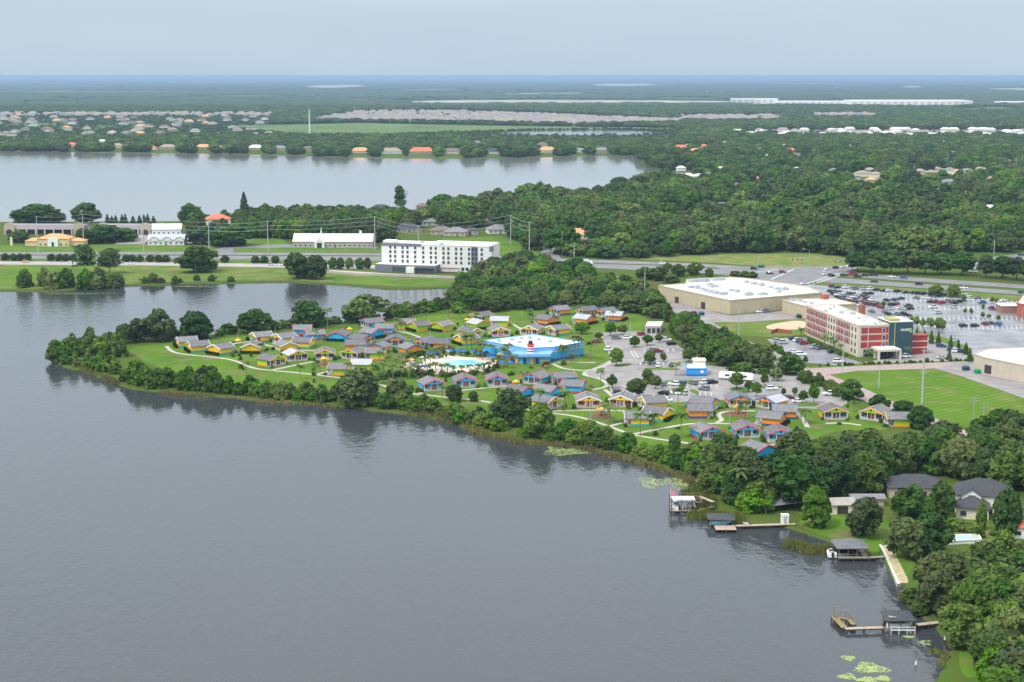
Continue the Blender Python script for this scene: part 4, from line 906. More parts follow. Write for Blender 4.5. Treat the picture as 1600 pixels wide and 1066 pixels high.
FAR = [(113, 229, 18, roof_coral), (160, 224, 16, roof_wt), (184, 231, 22, roof_tan), (222, 222, 14, roof_gy), (238, 234, 14, roof_coral), (263, 233, 26, roof_tan), (318, 233, 26, roof_ora), (345, 233, 10, roof_coral), (400, 234, 26, roof_wt), (438, 235, 24, roof_gy), (482, 235, 18, roof_br), (563, 239, 30, roof_ora), (611, 240, 34, roof_tan), (659, 240, 40, roof_coral), (706, 240, 30, roof_br), (745, 226, 16, roof_gy), (770, 240, 28, roof_dk), (855, 238, 30, roof_ora), (848, 229, 20, roof_br), (905, 238, 20, roof_gy), (940, 238, 26, roof_gy), (1063, 234, 26, roof_coral), (1088, 239, 22, roof_ora), (1100, 232, 16, roof_coral), (1185, 237, 16, roof_br), (1235, 239, 24, roof_coral), (1245, 246, 18, roof_br), (1132, 226, 12, roof_tan), (1075, 279, 20, roof_wt), (1092, 280, 20, roof_wt), (1107, 277, 12, roof_tan)]
CN = {'coral_tile': 'coral', 'pale_roof': 'white', 'tan_shingle': 'tan', 'mid_grey_shingle': 'grey', 'peach_tile': 'peach', 'brown_shingle': 'brown', 'charcoal_shingle': 'dark'}
cnt = {}
for px, py, wpx, rm in sorted(FAR, key=lambda a: a[0]):
    w = wpx * mpp(px, py); c = CN[rm.name]; cnt[c] = cnt.get(c, 0) + 1
    house(px, py, w, min(w * .7, 16), rr.uniform(-.2, .2), 3.6, w * .13 + 1, rr.choice((wl_c, wl_w, wl_t)), rm, '%s %s roofed house from the left along the far lake shore' % (ordn(cnt[c] - 1), c), group='houses on the far lake shore', clear=170, windows=w > 18)
TANS = [(1292, 278, 15), (1303, 272, 14), (1316, 276, 16), (1322, 268, 13), (1332, 281, 14), (1347, 276, 16), (1358, 271, 16), (1368, 278, 15), (1340, 289, 14), (1380, 283, 14), (1395, 272, 12), (1437, 273, 14), (1455, 275, 14), (1483, 271, 16), (1510, 272, 14), (1530, 270, 16), (1482, 290, 18), (1350, 292, 10), (1550, 285, 12), (1430, 268, 10)]
for i, (px, py, w) in enumerate(sorted(TANS)):
    house(px, py, w, w * .75, rr.uniform(-.5, .5), 4.6, 2.8, rr.choice((wl_c, wl_t)), rr.choice((roof_tan, roof_tan, roof_gy)), '%s pale roof from the left in the group inside the right wood' % ordn(i), group='pale houses in the right wood', clear=150, windows=False)
WR = random.Random(21); WOODH = []
for i in range(90):
    px, py = WR.uniform(1060, 1600), 226 + 112 * WR.random() ** 1.3
    if any(abs(px - a) < 26 and abs(py - b) < 9 for a, b in WOODH): continue
    WOODH.append((px, py))
for i, (px, py) in enumerate(sorted(WOODH)):
    w = WR.uniform(11, 17); house(px, py, w, w * .7, WR.uniform(-.5, .5), 4.2, 2.6, WR.choice((wl_c, wl_w, wl_t)), WR.choice((roof_tan, roof_br, roof_gy, roof_gy, roof_wt, roof_ora)), '%s lone roof from the left scattered through the right wood' % ordn(i), group='lone houses in the right wood', clear=WR.uniform(80, 130), windows=False)
# suburbs: the larger half as houses of their own, the rest as one mass
hm_cache = {}
def small_house(p, w, d, rz, rm, wm_, lab, grp):
    t = empty('house', (p.x, p.y, .03), rz, label=lab, cat='house', group=grp)
    k = (round(w), round(d), rm.name, wm_.name)
    if k not in hm_cache: hm_cache[k] = (MB().box(0, 0, 0, k[0], k[1], 3.3).mesh('wall', wm_), hipm(k[0], k[1], 3.5, k[0] * .14 + .8).mesh('roof', rm))
    obj('wall', hm_cache[k][0], t); obj('roof', hm_cache[k][1], t)
    HOUSES.append((p.x, p.y, w / 2 + 2, d, 120))
SUB = []
for i in range(95): SUB.append((rr.uniform(-10, 430), 179 + 34 * rr.random() ** 1.3, 'left'))
for x, y, _ in sorted(SUB, key=lambda a: -a[1]):
    small_house(G(x, y), rr.uniform(15, 24), rr.uniform(11, 15), rr.uniform(-.6, .6), rr.choice((roof_tan, roof_br, roof_tan, roof_gy, roof_gy, roof_br, roof_ora)), rr.choice((wl_c, wl_w, wl_t)), 'small suburban house in the left suburb beyond the far lake', 'suburban houses beyond the far lake')
MOB = []
for i in range(70): MOB.append((rr.uniform(1150, 1640), rr.uniform(203.5, 214)))
for x, y in sorted(MOB, key=lambda a: -a[1]):
    small_house(G(x, y), rr.uniform(16, 26), rr.uniform(7, 10), rr.uniform(-.15, .15), rr.choice((roof_wt, roof_wt, roof_wt, roof_tan)), wl_w, 'white roofed mobile home in the park behind the wood', 'mobile homes')
for g_, tx in (('suburban houses beyond the far lake', 'small house in the left suburb beyond the far lake'), ('mobile homes', 'white roofed mobile home behind the right wood')):
    for i, o in enumerate(sorted([o for o in COL.objects if o.get('group') == g_], key=lambda o: o.location.x / o.location.y)): o['label'] = '%s from the left: %s' % (ordn(i), tx)
mbw, mbr = MB(), MB()
def mass_house(x, y, w, d, rz, k):
    b = hipm(w, d, 3.5, w * .15 + .8); c, s = math.cos(rz), math.sin(rz)
    mbr[k].add([(x + a * c - q * s, y + a * s + q * c, z) for a, q, z in b.v], b.f); mbw.box(x, y, 0, w, d, 3.3, rz)
mbr = [MB(), MB(), MB()]
for i in range(1300):
    u = rr.random(); px = 440 + 625 * u; lo = 173.5 + max(0, (px - 720) * .042); hi = 190 + min(5, max(0, (px - 500) * .01))
    p = G(px, rr.uniform(lo, hi)); mass_house(p.x, p.y, rr.uniform(15, 20), rr.uniform(11, 14), rr.choice((0.1, 1.6)), rr.randrange(3))
for x0, x1, y0, y1, n_ in ((1060, 1222, 181, 190.5, 200), (1270, 1372, 178, 184, 70), (0, 440, 176.5, 181, 170), (1060, 1660, 216, 232, 60), (1100, 1660, 135, 148, 50)):
    for i in range(n_):
        p = G(rr.uniform(x0, x1), rr.uniform(y0, y1)); mass_house(p.x, p.y, rr.uniform(15, 24), rr.uniform(11, 14), rr.uniform(-.3, .3), rr.randrange(3))
sub = empty('suburb', (0, 0, 0)); sub['kind'] = 'stuff'; sub['label'] = 'dense far suburb of pale roofs beyond the green field'
o = obj('house_walls', mbw, sub, m=wl_c)
for k, rm in enumerate((roof_tan, C3('mauve_shingle', (.26, .21, .21)), roof_gy)): obj('house_roofs', mbr[k], sub, m=rm)
# far warehouses
for (x0, x1, yb, h, dpt, lab) in ((1142, 1215, 160.5, 17, 160, 'tall white far warehouse block left of the long one'), (1330, 1520, 164.5, 18, 260, 'very long white far warehouse right of centre'), (1215, 1335, 162, 9, 200, 'low white far depot between the two warehouses'), (1563, 1680, 165.5, 16, 150, 'blue fronted white far warehouse at the right edge')):
    a, b = G(x0, yb), G(x1, yb); q = [(a.x, a.y), (b.x, b.y), (b.x + 30, b.y + dpt), (a.x + 20, a.y + dpt)]
    w_ = Bld('warehouse', q, h, mat('warehouse_white', (.72, .71, .68), .7), lab, 'warehouse', parapet=0)
    e = w_.edge((0, -1))
    for i in range(int(e[2] / 28)): w_.on(e, 'wall_bay', 6 + i * 28, 22 + i * 28, 1, h * .75, mat('warehouse_blue', (.10, .22, .40), .6) if x0 == 1563 else mat('warehouse_grey', (.45, .46, .47), .7), .6)
# ------------------------------------------------------------------ vegetation
ICO = None
def ico():
    global ICO
    if ICO is None:
        bm = bmesh.new(); bmesh.ops.create_icosphere(bm, subdivisions=1, radius=1); ICO = (np.array([v.co[:] for v in bm.verts]), [tuple(v.index for v in f.verts) for f in bm.faces]); bm.free()
    return ICO
def cards(C, N, S, rng, droop=0.0):
    """one leaf-clump quad per centre, facing roughly N"""
    n = len(C); N = N + rng.normal(0, .55, (n, 3)); N /= np.linalg.norm(N, axis=1)[:, None]
    T = np.cross(N, rng.normal(0, 1, (n, 3))); T /= np.linalg.norm(T, axis=1)[:, None]; B = np.cross(N, T)
    a = S[:, None] * T; b = (S * rng.uniform(.6, 1.0, n))[:, None] * B
    return np.stack([C - a - b * .6, C + a - b, C + a * .7 + b, C - a * .8 + b * .8], 1).reshape(-1, 3)
def crown(seed, kind, nl, nq, q=.05):
    rng = np.random.default_rng(seed); V = []; F = []; off = 0
    iv, if_ = ico(); cores = []
    if kind in ('oak', 'tall', 'shrub'):
        L = []
        for i in range(nl):
            u = rng.uniform(0, 2 * math.pi); s = rng.uniform(-.75, 1) if kind != 'shrub' else rng.uniform(-.5, 1)
            rad = math.sqrt(max(0, 1 - s * s)) * rng.uniform(.72, 1.0)
            wob = 1 + .16 * math.sin(u * 2 + seed) + .1 * math.sin(u * 3 + 2 * seed)
            x, y = .36 * rad * wob * math.cos(u), .36 * rad * wob * math.sin(u)
            if kind == 'oak': z = .54 + .36 * s * rng.uniform(.8, 1.05)
            elif kind == 'tall': z = .56 + .36 * s
            else: z = .42 + .42 * s
            r = rng.uniform(.085, .165)
            L.append((x, y, z, r))
        for x, y, z, r in L:
            d = rng.normal(0, 1, (nq, 3)); d[:, 2] = np.abs(d[:, 2]) * .9 + rng.normal(0, .35, nq)
            d /= np.linalg.norm(d, axis=1)[:, None]
            c0 = np.array((x, y, z)); C = c0 + d * r * rng.uniform(.75, 1.1, nq)[:, None] * np.array((1, 1, .8))
            N = d * .8 + np.array((0, 0, .55)); S = rng.uniform(q * .55, q * 1.15, nq)
            V.append(cards(C, N, S, rng)); cores.append(iv * np.array((r, r, r * .8)) * .72 + c0)
        cores.append(iv * np.array((.24, .24, .24 if kind != 'shrub' else .30)) + np.array((0, 0, .54 if kind != 'shrub' else .40)))
    elif kind == 'cone':
        n = nl * nq; z = rng.uniform(.06, 1, n) ** 1.0; r = (.5 * (1 - z) ** .75 * rng.uniform(.6, 1.05, n) + .01) * (1 + .25 * np.sin(z * 40 + seed)); u = rng.uniform(0, 2 * math.pi, n)
        C = np.stack([r * np.cos(u), r * np.sin(u), z], 1); N = np.stack([np.cos(u), np.sin(u), np.full(n, .5)], 1)
        V.append(cards(C, N, rng.uniform(q * .5, q, n), rng))
        for k in range(8): cores.append(iv * np.array((.34 * (1 - k / 8.5), .34 * (1 - k / 8.5), .11)) + np.array((0, 0, .12 + k * .1)))
    elif kind == 'pine':
        for i in range(nl):
            z = rng.uniform(.3, .98); u = rng.uniform(0, 6.28); rr_ = .45 * (1.05 - z) ** .5 * rng.uniform(.3, 1)
            c0 = np.array((rr_ * math.cos(u), rr_ * math.sin(u), z)); d = rng.normal(0, 1, (nq, 3)) * np.array((.12, .12, .025))
            V.append(cards(c0 + d, np.tile((0, 0, 1.0), (nq, 1)) + d * 3, rng.uniform(q * .5, q, nq), rng))
    V = np.concatenate(V); nc = len(V) // 4
    if kind in ('oak', 'tall', 'shrub'):                # span the unit box: crown from lo to 1, width 1
        lo = {'oak': .13, 'tall': .06, 'shrub': 0.0}[kind]; z0, z1 = np.percentile(V[:, 2], (1, 99.6)); wx = np.percentile(np.hypot(V[:, 0], V[:, 1]), 98.5)
        fit = lambda A: np.stack([A[:, 0] * .5 / wx, A[:, 1] * .5 / wx, lo + (A[:, 2] - z0) / (z1 - z0) * (1 - lo)], 1)
        V = fit(V); cores = [fit(c) for c in cores]
    faces = [(4 * i, 4 * i + 1, 4 * i + 2, 4 * i + 3) for i in range(nc)]; off = len(V)
    for c in cores:
        V = np.concatenate([V, c]); faces += [tuple(i + off for i in f) for f in if_]; off += len(c)
    return V, faces
def cmk(name, V, F, m):
    me = bpy.data.meshes.new(name); me.from_pydata(V.tolist(), [], F); me.materials.append(m); me.update(); return me
def trunkmesh(kind, seed):
    r = random.Random(seed); mb = MB()
    if kind == 'pine': mb.tube((0, 0, 0), (0, 0, .95), .022, .006, 6)
    elif kind == 'cone': mb.tube((0, 0, 0), (0, 0, .5), .03, .01, 6)
    else:
        mb.tube((0, 0, 0), (.01, 0, .26), .032, .024, 7)
        for k in range(5):
            a = k * 1.257 + r.uniform(-.3, .3); mb.tube((.01, 0, .24), (.22 * math.cos(a), .22 * math.sin(a), r.uniform(.48, .62)), .018, .006, 5)
        mb.tube((.01, 0, .24), (0, 0, .7), .02, .006, 5)
    return mb.mesh('trunk', M['bark'])
OAKV = []; SHV = []
for s in range(6):
    V, F = crown(s + 1, 'oak' if s < 4 else 'tall', 42, 84, .050); OAKV.append((V, F))
for s in range(4): SHV.append(crown(20 + s, 'shrub', 30, 46, .075))
CONE = crown(40, 'cone', 30, 40, .07); PINE = crown(41, 'pine', 60, 34, .06)
CR = {}
def crown_mesh(kind, var, mk_):
    k = (kind, var, mk_)
    if k not in CR:
        V, F = {'oak': OAKV, 'shrub': SHV}[kind][var] if kind in ('oak', 'shrub') else (CONE if kind == 'cone' else PINE)
        CR[k] = cmk('crown', V, F, M[mk_])
    return CR[k]
TRK = {k: trunkmesh(k, 3) for k in ('oak', 'pine', 'cone')}
def tree(p, w, h, label, group=None, kind='oak', mk_='oak', name='tree', cat='tree', var=None, lift=0.0):
    t = empty(name, (p.x, p.y, 0), random.uniform(0, 6.28), label=label, cat=cat, group=group)
    var = random.randrange(6) if var is None else var
    me = crown_mesh(kind, var if kind == 'oak' else 0, mk_)
    obj('trunk', TRK[kind], t, sc=(min(w, h), min(w, h), h)); obj('crown', me, t, (0, 0, lift * h), sc=(w, w, h * (1 - lift))); return t
PLANT = []
STUFFED = {'hotel lot shrubs', 'hotel foundation shrubs', 'brick road edging', 'lobby lawn shrubs', 'planting beside the cottages', 'pool planting', 'planting behind the pool', 'palm grove undergrowth', 'entrance shrubs'}
def shrub(p, w, h, label, group=None, mk_='shrub'):
    if group in STUFFED: PLANT.append((p.y, p.x, h, w)); return None
    o = obj('shrub', crown_mesh('shrub', random.randrange(4), mk_), None, (p.x, p.y, -.1), random.uniform(0, 6.28), (w, w, h)); return tag(o, label, 'shrub', group)
def tpx(px, base, top, wpx, label, kind='oak', mk_='oak', group=None, var=None, name='tree', lift=0.0):
    return tree(G(px, base), wpx * mpp(px, base) * 1.1, hgt(px, base, top) * 1.04, label, group, kind, mk_, var=var, name=name, lift=lift)
# ---- single trees that stand out
for a in [
 (247, 533, 486, 54, 'big round dark tree on the far shore of the point'), (215, 534, 500, 34, 'medium tree left of the biggest tree on the point'), (194, 537, 508, 26, 'small tree at the left end of the point tree group'),
 (306, 529, 489, 50, 'lone round tree behind the yellow cottages on the point'), (397, 519, 485, 50, 'round tree with palms at its foot on the far shore'), (481, 511, 472, 52, 'perfectly round dark tree behind the blue cottages'), (572, 502, 463, 66, 'spreading dark tree with visible limbs on the far shore'),
 (560, 632, 579, 64, 'large dark bushy tree on the near shore below the palms'), (623, 624, 595, 44, 'dark bushy tree right of the largest near shore one'), (800, 664, 611, 58, 'tall dark tree hiding a blue cottage on the near shore'), (711, 627, 603, 28, 'small grey green tree in front of the second blue cottage'), (740, 627, 612, 16, 'little round tree beside the lakeside path'),
 (887, 688, 656, 36, 'dark shore tree right of the bright willow'), (1054, 710, 680, 19, 'narrow dark tree on the shore left of two blue cottages'), (1128, 750, 681, 62, 'big dark tree below the left lake-facing blue cottage'), (1162, 752, 700, 46, 'dark tree at the shore bend left of the sunken cottage'),
 (310, 425, 387, 60, 'broad dark oak standing by the frontage road'), (464, 435, 397, 38, 'left of the two joined trees at the pond edge'), (494, 436, 401, 38, 'right of the two joined trees at the pond edge'), (57, 350, 321, 66, 'wide oak left behind the plaza against the lake'), (136, 349, 319, 40, 'round oak right behind the plaza against the lake'),
 (298, 352, 320, 40, 'oak left of the coral roofed house'), (322, 354, 336, 26, 'low oak just before the coral roofed house'), (362, 384, 352, 64, 'spreading oak on the frontage lawn'), (318, 381, 355, 52, 'dark oak right of the white arched office'), (160, 379, 353, 56, 'parking oak right of the bank'), (195, 377, 357, 36, 'smaller oak by the parked boats'), (30, 379, 361, 30, 'oak left of the bank'), (132, 380, 358, 30, 'oak touching the right wing of the bank'),
 (1352, 838, 781, 53, 'dense dark round tree on the lakeside lawn'), (1424, 818, 762, 66, 'dark tree right of the lawn beside the pale conic tree'), (1416, 873, 812, 58, 'tree overhanging the seawall'), (1450, 868, 806, 62, 'grey green round tree behind the seawall tree'), (1470, 812, 756, 42, 'tall pale green tree beside the cream house'), (1573, 838, 768, 46, 'grey green upright tree right of the cream house'), (1244, 790, 715, 92, 'largest round tree of the lower wood above the boat shed'),
 (1234, 585, 556, 40, 'round tree at the resort entrance road'), (1329, 625, 595, 37, 'dark tree at the end of the lower parking lot'), (1372, 641, 618, 36, 'tree by the brick road above the lime cottages'), (1411, 653, 627, 34, 'second tree along the brick road'), (1438, 669, 636, 36, 'third tree along the brick road beside the lime roof')]:
    tpx(*a[:4], a[4])
for a in [(1274, 822, 764, 46, 'bright green small tree on the lakeside lawn'), (842, 684, 633, 48, 'bright yellow green willow on the near shore'), (919, 692, 658, 40, 'bright green rounded tree right of the dark shore tree'), (949, 682, 666, 17, 'small olive tree beside the shore path'), (1533, 828, 786, 15, 'thin open small tree before the cream house'), (657, 351, 329, 36, 'bright green tree beside the lakeside brown roof'), (1500, 1010, 945, 66, 'pale green tree at the dock shore')]:
    tpx(*a[:4], a[4], mk_='light')
tpx(625, 334, 293, 17, 'tall thin pine on the far lake shore', kind='pine', mk_='wood_leaf', name='pine_tree')
tpx(382, 352, 304, 20, 'pointed dark cypress above the oaks', kind='cone', mk_='pine', name='cypress_tree')
tpx(132, 428, 385, 34, 'flat topped thin tree left of its twin by the frontage road', kind='pine', mk_='oak'); tpx(172, 428, 391, 36, 'flat topped thin tree right of its twin by the frontage road', kind='pine', mk_='oak')
for i, x in enumerate((168, 175, 181, 191, 196, 208, 218, 225, 231, 240)): tpx(x, 349, 335 + (i * 7 % 4), 8, '%s small conifer from the left in the row behind the plaza' % ordn(i), kind='cone', mk_='pine', group='conifers behind the plaza', name='conifer')
for i, x in enumerate((8, 21, 32, 43, 80, 93, 104, 114, 197, 207, 219, 235, 248, 260, 351, 399, 413, 430, 520, 532, 546, 562, 574)):
    b = 407.5 + x * .009; tpx(x, b + (8 if x > 500 else 0), b - 11 + (2 if x > 500 else 0), 13, '%s round clipped tree from the left along the frontage road' % ordn(i), group='round trees along the frontage road')
# parking lot trees
PT = [(909, 522, 504, 24), (936, 531, 520, 14), (954, 525, 505, 20), (973, 523, 508, 16), (991, 543, 526, 17), (1012, 540, 524, 18), (1030, 536, 522, 14), (963, 572, 545, 22), (957, 607, 586, 19), (994, 622, 593, 33), (1012, 600, 578, 21), (1024, 608, 588, 20), (1015, 571, 549, 20), (1036, 566, 551, 11), (1076, 566, 544, 23), (1151, 608, 584, 27), (1170, 613, 596, 16), (1182, 620, 598, 18), (1195, 603, 585, 15), (1213, 595, 577, 21), (1224, 618, 607, 8), (1242, 618, 606, 10), (1255, 629, 611, 17), (1271, 631, 601, 19), (1066, 612, 600, 9)]
for i, (x, b, t_, w) in enumerate(sorted(PT)): tpx(x, b, t_, w * .9, '%s tree from the left in the resort parking lots' % ordn(i), group='parking lot trees', mk_=('light', 'wood_leaf')[i % 2], lift=.22)
WT = [(1424, 508, 494, 8), (1432, 511, 495, 9), (1442, 513, 498, 10), (1453, 514, 497, 12), (1467, 513, 497, 14), (1473, 516, 500, 10), (1508, 491, 482, 6), (1517, 492, 482, 6), (1535, 497, 488, 8), (1545, 499, 491, 7), (1536, 485, 476, 5), (1560, 502, 493, 8), (1489, 470, 446, 22), (1462, 464, 446, 22), (1506, 474, 461, 8), (1550, 473, 464, 7), (1557, 474, 466, 6), (1380, 481, 472, 8), (1372, 479, 472, 7), (1412, 512, 497, 8)]
for i, (x, b, t_, w) in enumerate(sorted(WT)): tpx(x, b, t_, w, '%s small tree from the left in the shopping lot' % ordn(i), group='shopping lot trees', mk_='light', lift=.2)
WT = [(1432, 533, 512, 8), (1444, 535, 516, 8), (1455, 537, 517, 8), (1466, 539, 519, 8), (1485, 547, 525, 8), (1497, 550, 531, 7), (1509, 554, 536, 9), (1483, 563, 549, 9), (1515, 565, 546, 10)]
for i, (x, b, t_, w) in enumerate(WT): tpx(x, b, t_, w, '%s slim conifer from the left beside the hotel side lot' % ordn(i), group='conifers by the hotel', kind='cone', mk_='wood_leaf', name='conifer')
for i, (x, b, t_, w) in enumerate(((1086, 430, 411, 24), (1060, 432, 414, 22), (1108, 432, 420, 14), (1150, 433, 424, 20), (1163, 435, 424, 22), (1176, 434, 425, 18), (1030, 438, 418, 34), (1008, 436, 418, 26), (1048, 446, 428, 26), (1043, 421, 411, 16))): tpx(x, b, t_, w, '%s tree from the left at the highway side of the large store' % ordn(i), group='trees behind the store', mk_='wood_leaf')
for i, (x, b, t_, w) in enumerate(((1340, 424, 396, 38), (1365, 426, 394, 40), (1392, 428, 393, 40), (1418, 428, 392, 44), (1445, 429, 393, 40), (1470, 429, 397, 38), (1503, 430, 394, 42), (1540, 434, 400, 28), (1566, 436, 402, 34), (1588, 438, 404, 32), (1612, 440, 404, 36))): tpx(x, b, t_, w, '%s oak from the left in the line beyond the highway lanes' % ordn(i), group='roadside oaks', mk_='oak', lift=.2)

# ---- palms
def palm_mesh(seed):
    r = random.Random(seed); mb = MB()
    for k in range(17):
        a = k * 2.4 + r.uniform(-.2, .2); up = r.uniform(-.2, .95); Ln = r.uniform(.85, 1.1); prev = None
        for j in range(6):
            t = j / 5; rad = Ln * t * math.cos(up * .9) + .03; z = Ln * (t * math.sin(up * .9) - .62 * t * t)
            c = (rad * math.cos(a), rad * math.sin(a), z); wd = .17 * math.sin(math.pi * min(1, .12 + t * .9)) + .015
            sx, sy = -math.sin(a) * wd, math.cos(a) * wd
            cur = [(c[0] - sx, c[1] - sy, c[2] - wd * .6), c, (c[0] + sx, c[1] + sy, c[2] - wd * .6)]
            if prev: mb.add(prev + cur, [(0, 1, 4, 3), (1, 2, 5, 4)])
            prev = cur
    return mb.mesh('fronds', M['palm'])
PALM = [palm_mesh(i) for i in range(3)]
PTR = MB()
for k in range(5): PTR.tube((.02 * math.sin(k), 0, k / 5), (.02 * math.sin(k + 1), 0, (k + 1) / 5), .2 - .012 * k, .19 - .012 * k, 7)
PTR = PTR.mesh('trunk', mat('palm_trunk', (.22, .18, .13), .9, var=.2, scale=3))
def palm(px, base, top, label, group):
    p = G(px, base); h = hgt(px, base, top); r_ = min(3.6, max(2.1, h * .46)); t = empty('palm_tree', (p.x, p.y, 0), random.uniform(0, 6.28), label=label, cat='palm tree', group=group)
    obj('trunk', PTR, t, sc=(1, 1, h - r_ * .35)); obj('fronds', random.choice(PALM), t, (.02, 0, h - r_ * .4), sc=r_); return t
pr = random.Random(9)
GROVE = [(575, 597, 575), (585, 590, 566), (592, 600, 578), (600, 588, 562), (607, 598, 573), (614, 591, 566), (620, 580, 556), (627, 592, 568), (634, 584, 560), (640, 592, 570), (647, 588, 565), (655, 583, 562), (661, 593, 575), (668, 588, 568), (628, 572, 548), (640, 567, 546), (598, 580, 559), (583, 603, 583)]
for i, (x, b, t_) in enumerate(sorted(GROVE)): palm(x, b, t_, '%s palm from the left in the grove left of the pool' % ordn(i), 'palm grove')
POOLP = [(672, 582, 566), (681, 584, 564), (690, 585, 567), (699, 583, 566), (708, 585, 569), (721, 586, 569), (734, 582, 568), (747, 583, 567), (756, 580, 566), (763, 581, 564), (772, 577, 558), (780, 573, 552), (665, 571, 556), (676, 561, 541), (688, 558, 540)]
for i, (x, b, t_) in enumerate(sorted(POOLP)): palm(x, b, t_, '%s palm from the left around the swimming pool' % ordn(i), 'pool palms')
for x, b, t_, lab in [(754, 563, 532, 'tall palm left of the lobby wall'), (788, 568, 540, 'palm before the left half of the lobby'), (898, 560, 520, 'tall palm left of the pair at the lobby right end'), (904, 560, 523, 'tall palm right of the pair at the lobby right end'), (922, 562, 529, 'palm between the lobby and the parking lot'), (881, 562, 536, 'palm before the right lobby wall'), (892, 567, 550, 'short palm before the right lobby wall'), (729, 548, 519, 'slim palm left of the lobby beside a yellow cottage'), (737, 546, 516, 'slim palm nearer the lobby beside a yellow cottage'), (882, 642, 606, 'palm between two yellow cottages with red porches'), (952, 661, 627, 'palm at the play circle by the lakeside path'), (944, 655, 628, 'palm behind the play circle palm'), (1019, 672, 642, 'palm before the hedged yellow cottage'), (1064, 685, 640, 'tall palm left of the orange play circle'), (1258, 662, 636, 'palm between orange and lime cottages'), (1334, 644, 624, 'palm between the two lime cottages and the lot'), (718, 498, 477, 'palm at the far shore wood edge'), (701, 497, 482, 'smaller palm left at the wood edge'), (378, 533, 512, 'palm left of the round far shore tree'), (415, 520, 503, 'palm right of the round far shore tree'), (512, 514, 479, 'palm right of the perfectly round tree'), (828, 500, 481, 'palm below the wood left of the orange cottages'), (1056, 588, 564, 'palm left of the blue gate house'), (1160, 585, 564, 'palm left of its pair on the entrance road'), (1168, 584, 566, 'palm right of its pair on the entrance road'), (1252, 529, 510, 'palm at the far corner of the red hotel'), (1288, 543, 520, 'left palm before the red hotel wall'), (1297, 546, 524, 'middle palm before the red hotel wall'), (1304, 549, 529, 'right palm before the red hotel wall'), (1313, 553, 536, 'small palm before the red hotel corner'), (1358, 569, 544, 'palm beside the red hotel canopy'), (1419, 560, 540, 'palm before the dark teal tower'), (719, 604, 588, 'palm in front of the second blue lakeside cottage'), (1154, 790, 726, 'tall slender palm in the shore wood'), (545, 340, 326, 'small palm by the dark lakeside house'), (905, 388, 364, 'palm left of its pair at the side road'), (852, 388, 370, 'palm at the side road mouth')]:
    palm(x, b, t_, lab, 'single palms')

# ---- shoreline shrubs, thickets and hedges
def along(px, n, jx, jy, w, h, label, group, mk_='shrub'):
    P = GP(px); seg = [(P[i], P[i + 1], (P[i + 1] - P[i]).length) for i in range(len(P) - 1)]; T = sum(s[2] for s in seg); got = []
    for k in range(n):
        u = (k + pr.random()) / n * T
        for a, b, L_ in seg:
            if u <= L_: break
            u -= L_
        p = a + (b - a) * min(1, u / max(L_, .01)); p = Vector((p.x + pr.uniform(-jx, jx), p.y + pr.uniform(-jy, jy), 0))
        s = pr.uniform(.75, 1.35); got.append(shrub(p, pr.uniform(*w) * s, pr.uniform(*h) * s, label, group, pr.choice((mk_, mk_, 'oak', 'light')) if mk_ == 'shrub' else mk_))
    for i, o in enumerate(sorted([g for g in got if g], key=lambda o: o.location.x / o.location.y)): o['label'] = '%s from the left: %s' % (ordn(i), label)
along([(96, 561), (120, 556), (150, 552), (185, 556)], 30, 3, 7, (7, 11), (5.5, 9), 'dense green shrub in the thicket on the tip of the point', 'thicket on the tip')
along([(100, 566), (130, 571), (165, 580), (185, 585)], 12, 2, 3, (5, 7), (3.5, 5.5), 'shrub along the waterline of the tip', 'thicket on the tip')
along([(198, 597), (228, 600), (262, 606)], 14, 3, 4, (7, 10), (5.5, 8.5), 'shrub in the dark clump below the point lawn', 'clump below the lawn')
along([(278, 606), (305, 608), (330, 611)], 12, 3, 4, (7, 10), (5.5, 8.5), 'shrub in the second clump below the point lawn', 'second clump below the lawn')
along([(340, 614), (356, 616)], 3, 1, 1, (3.5, 4.5), (5, 6.5), 'upright shrub alone between the shore clumps', 'upright shore shrubs')
along([(368, 617), (420, 621), (480, 624), (530, 627)], 26, 2, 3, (4.5, 7), (3.2, 6), 'shrub in the hedge-like shore belt below the curving path', 'shore belt left')
along([(590, 634), (640, 640), (690, 648), (740, 660), (780, 672)], 34, 2, 3, (4.5, 7), (3.0, 5.2), 'shrub in the shore belt below the blue cottage row', 'shore belt middle')
along([(820, 682), (860, 686), (905, 692), (960, 702), (1010, 712), (1050, 725), (1090, 742)], 36, 2, 3, (4, 6.5), (2.2, 4.6), 'shrub in the shore belt below the yellow cottages', 'shore belt right')
along([(1065, 722), (1095, 730), (1120, 750), (1140, 775), (1170, 790), (1195, 795)], 24, 4, 5, (6, 9), (4, 7), 'shrub in the thicket behind the first dock', 'thicket behind the docks')
along([(180, 528), (230, 528), (330, 525), (380, 518), (440, 513), (520, 506), (545, 504)], 26, 3, 3, (5, 8), (3, 5), 'shrub along the far shore of the point', 'far shore shrubs')
along([(600, 497), (640, 492), (690, 482)], 14, 3, 4, (5, 8), (4, 6.5), 'shrub on the far shore left of the dark wood', 'shrubs by the wood')
along([(40, 446), (80, 450), (120, 449), (160, 448), (195, 446)], 20, 5, 8, (7, 11), (6, 11), 'shrub in the dark thicket on the road side shore', 'road side thicket')
along([(205, 441), (250, 443), (300, 440), (360, 440)], 8, 4, 4, (4, 7), (2.5, 5), 'low shrub along the road side pond edge', 'pond edge shrubs')
along([(1246, 592), (1262, 598), (1280, 603), (1300, 612), (1312, 620)], 13, 1, 1.5, (3.5, 5), (2.8, 4.2), 'rounded hedge shrub between the lot and the brick road', 'hedge by the brick road')
